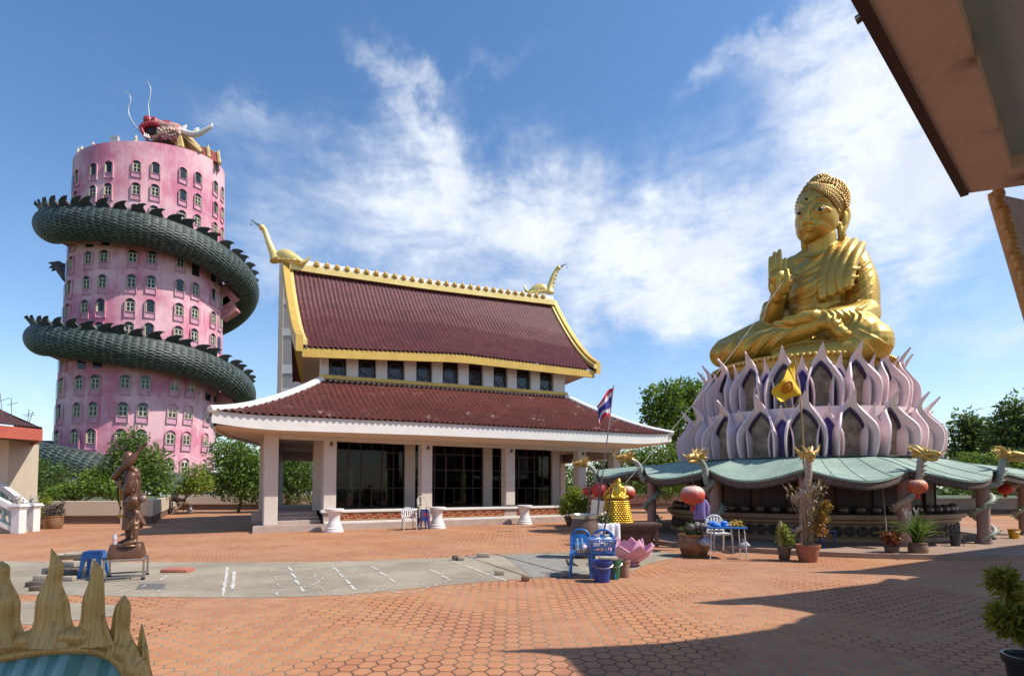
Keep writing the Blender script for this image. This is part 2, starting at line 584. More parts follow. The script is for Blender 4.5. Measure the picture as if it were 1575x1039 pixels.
# ---------------------------------------------------------------- worship hall
M_WHITE = mat('white_paint', (.74, .70, .65), (.66, .62, .57), rough=.62, vs=1.2, grime=(.38, .32, .26), gamt=.26, gs=1.1, streak=True)
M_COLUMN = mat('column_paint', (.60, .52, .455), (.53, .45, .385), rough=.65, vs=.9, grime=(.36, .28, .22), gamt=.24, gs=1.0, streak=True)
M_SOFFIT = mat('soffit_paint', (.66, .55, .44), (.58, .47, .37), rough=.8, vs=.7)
M_GOLDP = mat('gold_paint', (.62, .41, .09), (.53, .33, .065), rough=.45, metal=.25, vs=2.2)
M_CREAM = mat('cream_gold', (.76, .61, .24), (.68, .50, .16), rough=.4, metal=.2, vs=2.5)
M_STEP = mat('step_stone', (.46, .36, .30), (.36, .27, .22), rough=.6, vs=3, grime=(.2, .14, .11), gamt=.3)
M_REDTILE = mat('fret_red', (.27, .035, .02), (.20, .03, .018), rough=.5, vs=8)
M_FRAMEB = mat('bronze_frame', (.045, .022, .014), (.06, .03, .02), rough=.45)
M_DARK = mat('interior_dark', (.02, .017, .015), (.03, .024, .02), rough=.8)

def tile_mat(name, c1, c2, pale, pamt):
    m, k, b = newmat(name)
    pos = k.n('ShaderNodeNewGeometry').outputs['Position']
    cell = k.n('ShaderNodeTexVoronoi', i={'Vector': pos, 'Scale': 4.2})
    sp = k.n('ShaderNodeSeparateColor', i={0: cell.outputs['Color']})
    big = k.noise(pos, .5, 5, .65)
    c = k.mix(sp.outputs[0], c1, c2)
    c = k.mix(k.m('MULTIPLY', k.ss(big, .45, .7), .5), c, tuple(x * .55 for x in c1))
    pn = k.noise(pos, 1.1, 8, .72)
    f = k.m('MULTIPLY', k.m('MULTIPLY', k.ss(pn, .55, .72), k.ss(sp.outputs[1], .35, .9)), pamt)
    c = k.mix(f, c, pale)
    k.link(c, b.inputs['Base Color'])
    b.inputs['Roughness'].default_value = .62
    b.inputs['Specular IOR Level'].default_value = .3
    bp = k.n('ShaderNodeBump', i={'Height': k.noise(pos, 40, 3), 'Strength': .15, 'Distance': .02})
    k.link(bp.outputs[0], b.inputs['Normal'])
    return m
M_TILE_U = tile_mat('roof_tile_upper', (.128, .033, .034), (.085, .022, .024), (.28, .16, .16), .35)
M_TILE_L = tile_mat('roof_tile_lower', (.135, .032, .024), (.09, .023, .018), (.44, .33, .28), .9)

def glass_mat():
    m = bpy.data.materials.new('tinted_glass'); m.use_nodes = True
    k = NT(m.node_tree)
    tr = k.n('ShaderNodeBsdfTransparent', i={'Color': (.38, .38, .36, 1)})
    gl = k.n('ShaderNodeBsdfGlossy', i={'Color': (.9, .9, .9, 1), 'Roughness': .04})
    fr = k.n('ShaderNodeFresnel', i={'IOR': 1.45})
    mx = k.n('ShaderNodeMixShader', i={0: k.m('MULTIPLY', fr.outputs[0], .5), 1: tr.outputs[0], 2: gl.outputs[0]})
    o = k.n('ShaderNodeOutputMaterial'); k.link(mx.outputs[0], o.inputs[0])
    return m
M_GLASS = glass_mat()

HA = V((-9.0, 20.0, 0))
HE = V((.8636, .5042, 0)).normalized()
HN = V((-HE.y, HE.x, 0))
HROT = math.atan2(HE.y, HE.x)
HM = Matrix((HE, HN, V((0, 0, 1)))).transposed()
SKEW = .2
def HP(s, t, z):
    x = s + SKEW * max(0.0, t - 2.5)
    if s < 0: x += .2 * max(0.0, t) * min(1.0, -s / 1.6)
    return HA + HE * x + HN * t + V((0, 0, z))
def hbox(b, s0, s1, t0, t1, z0, z1):
    b.hexa([HP(s0, t0, z0), HP(s1, t0, z0), HP(s1, t1, z0), HP(s0, t1, z0)], [HP(s0, t0, z1), HP(s1, t0, z1), HP(s1, t1, z1), HP(s0, t1, z1)])

hall = thing('worship_hall', 'white temple hall with two tier maroon tiled roof and swan finials', 'temple hall', HA)

HS = 16.9; HD = 11.0
b = MB(); hbox(b, -.35, HS + .35, -.35, HD + .35, 0, .24)
hbox(b, 2.1, HS + .3, -.12, HD + .2, .24, .66); hbox(b, -.3, 2.1, 1.4, HD + .2, .24, .66)
b.build('plinth', M_STEP, hall, smooth=False)
b = MB(); hbox(b, 2.0, HS + .38, -.2, .1, .66, .76); hbox(b, 2.1, HS + .35, -.22, -.121, .24, .33)
b.build('plinth_cap', M_WHITE, hall, smooth=False, bevel=.012)
for i, (a0, a1) in enumerate(((.36, .46), (.72, .60), (1.08, .66))):
    b = MB(); hbox(b, .28, 2.098, a0, 1.42, .24 + .14 * i, .24 + .14 * (i + 1)); b.build('step', M_STEP, hall, smooth=False, bevel=.012)
# key-fret panels between the outer columns
for (s0, s1) in ((2.75, 5.95), (6.65, 9.95), (10.65, 14.05), (14.8, 16.5)):
    b = MB(); hbox(b, s0, s1, -.15, -.121, .36, .64)
    fp = b.build('fret_panel', M_REDTILE, hall, smooth=False)
    b = MB(); n = int((s1 - s0) / .42); w = (s1 - s0) / n
    for k_ in range(n):
        q = s0 + k_ * w
        for (u0, u1, z0, z1) in ((0, .55, .56, .585), (.5, .55, .47, .585), (.5, 1.0, .47, .495), (.0, .05, .56, .60), (.25, .30, .40, .52), (.25, .8, .40, .425), (.0, .3, .50, .52)):
            hbox(b, q + u0 * w, q + u1 * w, -.158, -.1505, z0, z1)
    hbox(b, s0, s1, -.16, -.1505, .615, .64); hbox(b, s0, s1, -.16, -.1505, .36, .385)
    b.build('fret_line', mat('fret_yellow', (.55, .33, .13), (.45, .25, .09)), fp, smooth=False)

COLS = [.27, 2.35, 6.3, 10.35, 14.46, 16.7]
M_HOOK = mat('lamp_rust', (.10, .045, .025), rough=.7)
for s_ in COLS:
    b = MB(); z0 = .24 if s_ < 2 else .76
    hbox(b, s_ - .235, s_ + .235, .0, .47, z0, 3.75)
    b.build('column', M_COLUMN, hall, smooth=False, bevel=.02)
for s_ in COLS[1:]:
    b = MB(); b.ball(HP(s_ + .02, -.06, 3.28), (.06, .05, .08), 8); b.cone(HP(s_ + .02, -.03, 3.3), HP(s_ + .02, -.1, 3.38), .025, .015, 6)
    b.build('wall_lamp', M_HOOK, hall)
for t_ in (3.0, 5.7, 8.4, 10.6):
    for s_ in (.27, 16.7):
        b = MB(); hbox(b, s_ - .2, s_ + .2, t_, t_ + .42, .24 if s_ < 2 else .66, 3.75); b.build('column', M_COLUMN, hall, smooth=False, bevel=.02)
for s_ in (2.4, 6.35, 10.35, 14.4):
    b = MB(); hbox(b, s_ - .24, s_ + .24, 2.2, 2.62, .66, 3.9); b.build('pillar', M_COLUMN, hall, smooth=False, bevel=.015)
    b = MB(); hbox(b, s_ - .24, s_ + .24, 8.4, 8.8, .66, 3.9); b.build('pillar', M_COLUMN, hall, smooth=False)
# beams, gallery ceiling, inner ceiling
b = MB(); hbox(b, .05, HS - .0, .04, .43, 3.42, 3.6); hbox(b, .09, .44, .43, 10.9, 3.1, 3.6); hbox(b, HS - .38, HS - .0, .43, 10.9, 3.1, 3.6); hbox(b, .3, HS - .3, 10.62, 10.98, 3.1, 3.6)
b.build('beam', M_COLUMN, hall, smooth=False)
b = MB(); hbox(b, 2.2, 14.6, 2.3, 8.7, 3.78, 3.9); b.build('ceiling', M_SOFFIT, hall, smooth=False)
b = MB(); hbox(b, 2.2, 14.6, 2.25, 8.75, .66, .70); b.build('floor', M_STEP, hall, smooth=False)
# rear wall with open doors
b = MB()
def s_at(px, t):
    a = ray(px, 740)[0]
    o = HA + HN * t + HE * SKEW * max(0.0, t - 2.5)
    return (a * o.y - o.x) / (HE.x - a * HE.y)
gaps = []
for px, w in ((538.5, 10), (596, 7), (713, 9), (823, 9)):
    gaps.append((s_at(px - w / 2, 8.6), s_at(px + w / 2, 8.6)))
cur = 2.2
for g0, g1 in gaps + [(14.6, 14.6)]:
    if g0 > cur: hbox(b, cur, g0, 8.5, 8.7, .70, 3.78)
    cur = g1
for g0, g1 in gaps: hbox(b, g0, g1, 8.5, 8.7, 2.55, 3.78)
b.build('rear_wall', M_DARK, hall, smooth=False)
# glass fronts
def glass_bay(p0, p1, along_s, t, name='glass_wall'):
    b = MB()
    z0, z1 = .70, 3.78
    if along_s: hbox(b, p0, p1, t - .006, t + .006, z0, z1)
    else: hbox(b, t - .006, t + .006, p0, p1, z0, z1)
    g = b.build(name, M_GLASS, hall, smooth=False)
    f = MB(); L = p1 - p0; n = max(2, round(L / .5))
    def bar(a0, a1, q0, q1, w=.05):
        if along_s: hbox(f, a0, a1, t - w, t + w, q0, q1)
        else: hbox(f, t - w, t + w, a0, a1, q0, q1)
    for i in range(n + 1):
        x = p0 + L * i / n
        inner = n >= 5 and 2 <= i <= n - 2
        bar(x - .018, x + .018, z0, 1.62 if inner else z1)
        if inner: bar(x - .018, x + .018, 3.15, z1)
    for z in (.74, 1.60, 2.45, 3.18, 3.72):
        bar(p0, p1, z - .022, z + .022, .045)
    if n >= 5:
        for x in (p0 + L * 2 / n, p0 + L * 3.15 / n, p0 + L * (n - 2) / n): bar(x - .035, x + .035, 1.62, 3.15, .055)
    f.build('glazing_frame', M_FRAMEB, g, smooth=False)
for s0, s1 in ((2.64, 6.11), (6.59, 10.11), (10.59, 14.16)):
    glass_bay(s0, s1, True, 2.4)
glass_bay(2.62, 8.4, False, 2.4); glass_bay(2.62, 8.4, False, 14.4)

# ---- roofs
EZ_S = [-1.7, 5.4, 12.5, 19.3]
def ez(s):      # lower eave height along the front, corners swept up
    base = interp(s, EZ_S, [4.02, 4.14, 4.22, 4.28])
    k_ = max(0, -s / 1.7, (s - HS) / 2.4)
    return base + .10 * min(1, k_) ** 2
def tile_slope(fn, L0, L1, nv, pitch, sL, sR):
    """ribbed tiles: fn(s, v)->(point, normal); columns run up the slope and are clipped at sL(v), sR(v)"""
    b = MB(); rows = []
    ss = []
    n = int((L1 - L0) / pitch)
    for i in range(n + 1):
        for q, h in ((0, 0.0), (.2, .05), (.38, .072), (.56, .05), (.74, 0.0)):
            ss.append((L0 + (i + q) * pitch, h))
    for iv in range(nv):
        for v, lift in ((iv / nv, .045), ((iv + .995) / nv, 0.0)):
            a, c = sL(v), sR(v)
            row = []
            for s, h in ss:
                sc = min(max(s, a), c)
                p, nn = fn(sc, v)
                row.append(p + nn * (h + lift))
            rows.append(row)
    b.grid(rows)
    return b
def prof(v, a=.62): return a * v + (1 - a) * v * v
def low_front(s, v):
    t = lerp(-1.32, 2.2, v)
    z = ez(s) + (lerp(6.12, 6.45, (s - 2.4) / 12.6) - ez(s)) * prof(v, .6)
    return HP(s, t, z), V((0, 0, 1))
b = tile_slope(low_front, -1.9, 19.5, 14, .235, lambda v: lerp(-1.75, 2.4, v), lambda v: lerp(19.35, 15.0, v))
lroof = b.build('lower_roof', M_TILE_L, hall, ang=50)
def low_side(s, v, sgn):
    # s here runs along t from front to back
    ss_ = lerp(-1.75, 2.4, v) if sgn < 0 else lerp(19.35, 15.0, v)
    e = ez(-1.7 if sgn < 0 else 19.3) - .08
    top = 6.12 if sgn < 0 else 6.45
    k_ = max(0, -s / 1.3, (s - HD) / 1.3)
    return HP(ss_, s, e + .08 * min(1, k_) ** 2 + (top - e) * prof(v, .6)), V((0, 0, 1))
for sg in (-1, 1):
    b = tile_slope(lambda s, v: low_side(s, v, sg), -1.4, HD + 1.4, 10, .26, lambda v: lerp(-1.32, 2.2, v), lambda v: lerp(HD + 1.32, HD - 2.2, v))
    b.build('lower_roof_side', M_TILE_L, lroof, ang=50)
def low_rear(s, v):
    t = lerp(-1.32, 2.2, v)
    return HP(s, HD - t, low_front(s, v)[0].z), V((0, 0, 1))
b = tile_slope(low_rear, -1.9, 19.5, 6, .5, lambda v: lerp(-1.75, 2.4, v), lambda v: lerp(19.35, 15.0, v))
b.build('lower_roof_side', M_TILE_L, lroof, ang=50)
# white hip ridges
for s0, s1 in ((-1.78, 2.42), (19.38, 14.98)):
    for back in (0, 1):
        pts = []
        for i in range(13):
            v = i / 12
            s = lerp(s0, s1, v); p = low_front(s, v)[0]
            if back: p = low_rear(s, v)[0]
            pts.append(p + V((0, 0, .06 + .16 * (1 - v) ** 3 * 0)))
        b = MB(); b.tube(pts, [.15 - .03 * (1 - i / 12) for i in range(13)], 8)
        b.build('hip_ridge', mat('ridge_white', (.80, .78, .75), (.74, .71, .68), rough=.55, vs=1.2), lroof, ang=60)
# fascia round the eave
b = MB()
def fasc(pts, hs, th=.07, inward=None):
    rows = []
    for p, h in zip(pts, hs):
        q = p + inward * th
        rows.append([p, V((p.x, p.y, p.z - h)), V((q.x, q.y, q.z - h)), q])
    b.grid(rows, cu=True)
N_ = 60
fr = [HP(lerp(-1.72, 19.32, i / N_), -1.22, ez(lerp(-1.72, 19.32, i / N_)) + .045) for i in range(N_ + 1)]
fasc(fr, [.50 - .08 * max(0, 1 - abs(i) / 6, 1 - abs(N_ - i) / 6) for i in range(N_ + 1)], inward=HN)
for ssd, inw in ((-1.66, HE), (19.26, -HE)):
    z_ = ez(ssd) - .03
    fasc([HP(ssd, lerp(-1.15, HD + 1.2, i / 10), z_ - .06 * math.sin(PI * i / 10)) for i in range(11)], [.45] * 11, inward=inw)
fasc([HP(lerp(-1.72, 19.32, i / N_), HD + 1.22, fr[i].z) for i in range(N_ + 1)], [.5] * (N_ + 1), inward=-HN)
b.build('fascia', M_WHITE, hall, ang=30)
# soffit: from the fascia's foot in to the beams
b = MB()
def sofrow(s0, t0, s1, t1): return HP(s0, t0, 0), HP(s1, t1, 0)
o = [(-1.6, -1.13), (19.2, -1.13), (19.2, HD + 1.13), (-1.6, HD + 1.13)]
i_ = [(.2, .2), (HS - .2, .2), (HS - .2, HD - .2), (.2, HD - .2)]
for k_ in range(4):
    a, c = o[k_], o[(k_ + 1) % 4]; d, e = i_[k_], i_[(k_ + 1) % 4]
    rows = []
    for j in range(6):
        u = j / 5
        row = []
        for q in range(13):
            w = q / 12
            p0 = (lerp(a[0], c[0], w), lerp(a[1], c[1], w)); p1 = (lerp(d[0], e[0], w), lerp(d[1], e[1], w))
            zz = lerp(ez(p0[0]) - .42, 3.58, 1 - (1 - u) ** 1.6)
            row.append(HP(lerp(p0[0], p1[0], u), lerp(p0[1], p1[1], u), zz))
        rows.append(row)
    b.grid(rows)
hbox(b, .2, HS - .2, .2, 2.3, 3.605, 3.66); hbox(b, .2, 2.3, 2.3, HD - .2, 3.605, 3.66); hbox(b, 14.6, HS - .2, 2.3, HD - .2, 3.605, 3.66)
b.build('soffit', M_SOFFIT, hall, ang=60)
# clerestory
b = MB()
CZ0 = lambda s: lerp(6.0, 6.35, (s - 2.4) / 12.6)
def zslab(b, s0, s1, t0, t1, za, zb):
    """za, zb: functions of s"""
    b.hexa([HP(s0, t0, za(s0)), HP(s1, t0, za(s1)), HP(s1, t1, za(s1)), HP(s0, t1, za(s0))], [HP(s0, t0, zb(s0)), HP(s1, t0, zb(s1)), HP(s1, t1, zb(s1)), HP(s0, t1, zb(s0))])
wins = [(503, 531), (549, 577), (594, 621), (639, 664), (680, 705), (720.5, 743), (759, 781), (795, 817), (831, 852)]
edges = [(s_at(a + 0, 2.2), s_at(c, 2.2)) for a, c in wins]
WT = lambda s: lerp(7.6, 8.0, (s - 2.4) / 12.6)
W1 = lambda s: CZ0(s) + .32
cur = 2.38
for a, c in edges + [(15.0, 15.0)]:
    zslab(b, cur, a, 2.2, 2.5, CZ0, WT); cur = c
for a, c in edges: zslab(b, a, c, 2.2, 2.5, CZ0, W1)
zslab(b, 2.38, 2.68, 2.5, 8.5, CZ0, lambda s: CZ0(s) + .3); zslab(b, 14.7, 15.0, 2.5, 8.5, CZ0, lambda s: CZ0(s) + .3)
for s0, s1 in ((2.38, 2.68), (14.7, 15.0)):
    for k_ in range(5):
        zslab(b, s0, s1, 2.5 + k_ * 1.3, 3.1 + k_ * 1.3, lambda s: CZ0(s) + .3, WT)
zslab(b, 2.38, 15.0, 8.5, 8.8, CZ0, WT)
b.build('clerestory_wall', M_WHITE, hall, smooth=False)
b = MB(); zslab(b, 2.3, 15.08, 2.06, 2.198, lambda s: CZ0(s) + .2, lambda s: CZ0(s) + .36)
b.build('gold_string_course', M_GOLDP, hall, smooth=False)
for a, c in edges:
    b = MB(); zslab(b, a, c, 2.40, 2.43, W1, WT)
    w = b.build('clerestory_window', mat('window_dark', (.014, .012, .014), rough=.12), hall, smooth=False)
    b = MB(); m_ = (a + c) / 2; rr = (c - a) * .36; zc = W1(m_) + .52
    pts = [HP(m_ + rr * math.cos(2 * PI * i / 20), 2.36, zc + rr * 1.0 * math.sin(2 * PI * i / 20)) for i in range(21)]
    b.tube(pts, .022, 6, caps=False); b.tube([HP(m_, 2.36, zc - rr), HP(m_, 2.36, W1(m_))], .02, 6)
    b.tube([HP(m_ - rr * .7, 2.36, zc - rr * .7), HP(a + .03, 2.36, W1(m_))], .014, 5); b.tube([HP(m_ + rr * .7, 2.36, zc - rr * .7), HP(c - .03, 2.36, W1(m_))], .014, 5)
    b.build('round_grille', mat('grille_grey', (.10, .10, .11), rough=.5), w)
b = MB(); zslab(b, 2.5, 14.9, 2.45, 8.5, lambda s: WT(s) - .05, lambda s: WT(s)); b.build('ceiling', M_SOFFIT, hall, smooth=False)
# upper roof
def ue(s): return interp(s, [1.5, 4, 8.5, 16.4], [7.2, 7.4, 7.78, 7.86])
def ur(s): return interp(s, [1.5, 8, 16.4], [11.9, 12.2, 12.75])
def up_front(s, v):
    t = lerp(1.38, 5.42, v)
    return HP(s - SKEW * max(0.0, t - 2.5), t, ue(s) + (ur(s) - .15 - ue(s)) * prof(v, .70)), V((0, 0, 1))
b = tile_slope(up_front, 1.5, 16.45, 26, .205, lambda v: 1.55, lambda v: 16.35)
uroof = b.build('upper_roof', M_TILE_U, hall, ang=50)
b = tile_slope(lambda s, v: (up_front(s, v)[0] + (HN + HE * SKEW * .5) * (HD - 2 * lerp(1.38, 5.42, v)), V((0, 0, 1))), 1.5, 16.45, 6, .6, lambda v: 1.55, lambda v: 16.35)
b.build('upper_roof_rear', M_TILE_U, uroof, ang=50)
b = MB()
for t0, t1 in ((1.42, 1.56), (9.44, 9.58)):
    for i in range(16):
        s0, s1 = lerp(1.5, 16.4, i / 16), lerp(1.5, 16.4, (i + 1) / 16)
        zslab(b, s0, s1, t0, t1, lambda s: ue(s) - .34, lambda s: ue(s) + .03)
b.build('gold_fascia', M_GOLDP, uroof, smooth=False)
b = MB()
for i in range(16):
    s0, s1 = lerp(1.5, 16.4, i / 16), lerp(1.5, 16.4, (i + 1) / 16)
    zslab(b, s0, s1, 1.57, 9.43, lambda s: ue(s) - .1, lambda s: ue(s) - .06)
b.build('upper_soffit', M_SOFFIT, uroof, smooth=False)
# gable walls
for s0 in (1.75, 15.95):
    b = MB()
    pts = [HP(s0, 1.6, ue(s0) - .08)] + [up_front(s0, i / 10)[0] - V((0, 0, .15)) for i in range(1, 11)]
    back = [HP(s0 - .56 + .2 * (5.5 - lerp(1.38, 5.42, i / 10)), HD - lerp(1.38, 5.42, i / 10), up_front(s0, i / 10)[0].z - .15) for i in range(10, -1, -1)] + [HP(s0 + .2, HD - 1.6, ue(s0) - .08)]
    b.prism(pts + back, HE * .15)
    b.build('gable_wall', M_WHITE, uroof, smooth=False)
# bargeboards
for s0, s1 in ((1.22, 1.5), (16.4, 16.68)):
    for mir in (0, 1):
        b = MB(); tr = MB(); rows = []; rows2 = []
        for i in range(17):
            v = i / 16 * 1.03 - .03
            p0 = up_front((s0 + s1) / 2, v)[0]
            tv = lerp(1.38, 5.42, v)
            z = p0.z + .10 * (1 - v) ** 6 * 2
            sk = -SKEW * max(0.0, tv - 2.5)
            if mir: tv = HD - tv; sk = -SKEW * 2.92 + .2 * max(0.0, tv - 5.5)
            rows.append([HP(s0 + sk, tv, z - .3), HP(s1 + sk, tv, z - .3), HP(s1 + sk, tv, z + .36), HP(s0 + sk, tv, z + .36)])
            e0, e1 = (s1 + sk, s1 + .16 + sk) if s0 < 5 else (s0 - .16 + sk, s0 + sk)
            rows2.append([HP(e0, tv, z - .02), HP(e1, tv, z - .02), HP(e1, tv, z + .2), HP(e0, tv, z + .2)])
        b.grid(rows, cu=True); n_ = len(rows) * 4
        b.f += [(0, 1, 2, 3), (n_ - 4, n_ - 3, n_ - 2, n_ - 1)]
        bb_ = b.build('bargeboard', M_GOLDP, uroof, ang=30)
        tr.grid(rows2, cu=True); tr.f += [(0, 1, 2, 3), (n_ - 4, n_ - 3, n_ - 2, n_ - 1)]
        tr.build('board_edging', M_CREAM, bb_, ang=30)
# ridge
b = MB()
for i in range(16):
    s0, s1 = lerp(1.5, 16.4, i / 16), lerp(1.5, 16.4, (i + 1) / 16)
    zslab(b, s0 - .55, s1 - .55, 5.28, 5.72, lambda s: ur(s) - .02, lambda s: ur(s) + .42)
rdg = b.build('ridge_wall', mat('ridge_white', (.80, .78, .75)), uroof, smooth=False)
b = MB()
for i in range(16):
    s0, s1 = lerp(1.5, 16.4, i / 16), lerp(1.5, 16.4, (i + 1) / 16)
    zslab(b, s0 - .53, s1 - .53, 5.12, 5.279, lambda s: ur(s) - .16, lambda s: ur(s) + .14)
b.build('gold_ridge_band', M_CREAM, rdg, smooth=False)
bud = None
for i in range(28):
    s = lerp(2.7, 15.6, i / 27)
    if bud is None:
        b = MB(); b.lathe((0, 0, 0), [(.13, 0), (.15, .05), (.09, .1), (.12, .14), (.07, .22), (.02, .3), (0, .31)], 10)
        bud = b.build('ridge_bud', M_GOLDP, rdg, local=True); q = bud
    else:
        q = bud.copy(); COL.objects.link(q)
    q.location = HP(s - .54, 5.19, ur(s) + .14) - HA
# swan finials
def swan(d, body, neck, tail, beak, rb):
    """points as (px, py) along the ridge's plane at depth d"""
    pt = lambda l: [P(x, y, d) for x, y in l]
    b = MB()
    b.tube(spline(pt(body), 14), [rb * max(.12, math.sin(PI * (.1 + .85 * i / 13)) ** .7) for i in range(14)], 10, sq=.8)
    b.tube(spline(pt(neck), 16), [rb * interp(i / 15, [0, .3, .7, 1], [.92, .55, .36, .34]) for i in range(16)], 10)
    hd = P(*neck[-1], d); b.ball(hd, rb * .46, 10); [b.tube([P(neck[0][0] + (neck[-1][0] - neck[0][0]) * q, neck[0][1] + (neck[-1][1] - neck[0][1]) * q, d) + V((0, 0, -.02)), P(neck[0][0] + (neck[-1][0] - neck[0][0]) * q, neck[0][1] + (neck[-1][1] - neck[0][1]) * q, d) + V((0, 0, .04))], rb * .5 * (1.1 - q * .6), 8) for q in (.25, .4, .55, .7, .85)]
    b.tube(spline(pt(tail), 8), [rb * lerp(.5, .06, i / 7) for i in range(8)], 8)
    for i in range(6): 
        p = P(lerp(body[0][0], body[-1][0], i / 6), lerp(body[0][1], body[-1][1], i / 6) - 1.5, d)
        b.ball(p + V((0, -rb * .5, 0)), (rb * .45, rb * .3, rb * .25), 8)
    f = b.build('swan_finial', M_CREAM, uroof, ang=70)
    b = MB(); b.tube(spline(pt(beak), 8), [rb * lerp(.3, .05, i / 7) for i in range(8)], 6)
    e = pt(beak)[-1]; b.ball(e + V((.02, 0, -.22)), .045, 8)
    b.tube([e, e + V((.02, 0, -.2))], .008, 4)
    b.build('beak', mat('beak_teal', (.30, .42, .38), rough=.3, metal=.4), f)
swan(25.4, [(424, 401), (436, 393), (452, 400), (468, 405)], [(425, 400), (421, 391), (414, 374), (407, 354), (403, 350)], [(462, 405), (470, 402), (478, 393)], [(402, 349), (395, 344), (386, 338)], .33)
swan(33.0, [(843, 449), (832, 443), (820, 449), (812, 452)], [(845, 450), (846, 441), (851, 425), (856, 415), (859, 412)], [(816, 452), (809, 446), (806, 437)], [(860, 412), (866, 408), (872, 406)], .32)
# ---------------------------------------------------------------- pink tower
def pink_mat():
    m, k, b = newmat('pink_render')
    pos = k.n('ShaderNodeNewGeometry').outputs['Position']
    n1 = k.noise(pos, .12, 7, .68); n2 = k.noise(k.vm('MULTIPLY', pos, (1, 1, .12)), .9, 8, .7); n3 = k.noise(pos, 1.4, 6, .7)
    c = k.mix(k.ss(n1, .36, .62), (.56, .18, .255), (.70, .425, .455))
    c = k.mix(k.m('MULTIPLY', k.ss(n2, .48, .7), .65), c, (.70, .50, .54))
    c = k.mix(k.m('MULTIPLY', k.ss(n3, .55, .75), .5), c, (.44, .17, .25))
    n4 = k.noise(k.vm('MULTIPLY', pos, (1, 1, .08)), 1.6, 8, .75)
    c = k.mix(k.m('MULTIPLY', k.ss(n4, .58, .72), .5), c, (.36, .16, .22))
    n5 = k.noise(k.vm('MULTIPLY', pos, (1, 1, .6)), .055, 6, .7)
    c = k.mix(k.m('MULTIPLY', k.ss(n5, .47, .66), .6), c, (.40, .11, .20))
    k.link(c, b.inputs['Base Color'])
    b.inputs['Roughness'].default_value = .85
    return m
M_PINK = pink_mat()
M_PINKD = mat('pink_panel', (.47, .22, .30), (.56, .31, .38), rough=.85, vs=.8)
M_CASE = mat('casement_cream', (.56, .53, .38), (.46, .43, .29), rough=.6, vs=.7)
M_PANE = mat('window_pane', (.03, .035, .04), (.012, .014, .018), rough=.12, vs=.3)

TD = 130.0
ta = ray(216, 750)[0]
TU = V((-ta, -1, 0)).normalized()
TR = V((1, -ta, 0)).normalized()
TB = V((ta * TD, TD, 0))
def tw_lat(px, py, org=None):
    """lateral position along TR where the ray at px meets the tower's cross line"""
    a = ray(px, py)[0]
    o = org or TB
    return (a * o.y - o.x) / (TR.x - a * TR.y)
def tw_z(py, d): 
    return CAMZ + ray(216, py)[1] * d
Y_ = [205, 258, 340, 557, 680, 760]
Lp = [113.5, 112.0, 108, 91, 81.5, 76]; Rp = [346, 345.5, 345.5, 341.5, 331, 326]
_lz = [tw_z(y, TD) for y in Y_][::-1]
_c = [(tw_lat(a, y) + tw_lat(c, y)) / 2 for a, c, y in zip(Lp, Rp, Y_)][::-1]
_r = [(tw_lat(c, y) - tw_lat(a, y)) / 2 for a, c, y in zip(Lp, Rp, Y_)][::-1]
def tw_c(z): return float(np.interp(z, _lz, _c))
def tw_r(z): return float(np.interp(z, _lz, _r))
KD = .88
def tw_tilt(z): return -z / 79 * 3.2
def T(th, z, off=0.0, tilt=True):
    r = tw_r(z)
    p = TB + TR * (tw_c(z) + (r + off) * math.sin(th)) + TU * ((r * KD + off) * math.cos(th))
    p.z = z - (tw_tilt(z) * math.sin(th) if tilt else 0)
    return p
def T_front_z(py, off=0.0, th=0.0):
    z = 40.0
    for _ in range(12):
        p = T(th, z, off)
        z += (CAMZ + ray(216, py)[1] * p.y) - p.z
    return z
tower = thing('pink_tower', 'seventeen storey round pink tower with paired arched windows, wrapped by a dragon', 'tower', TB)
z_top = T_front_z(219)
b = MB()
NZ, NT_ = 40, 96
b.grid([[T(2 * PI * j / NT_, lerp(-.5, z_top, i / NZ)) for j in range(NT_)] for i in range(NZ + 1)], cu=True)
b.grid([[T(2 * PI * j / NT_, z_top, -o) + V((0, 0, dz)) for j in range(NT_)] for o, dz in ((0, 0), (.5, 0), (.5, -1.2), (6, -1.25))], cu=True)
b.build('tower_wall', M_PINK, tower, ang=35)
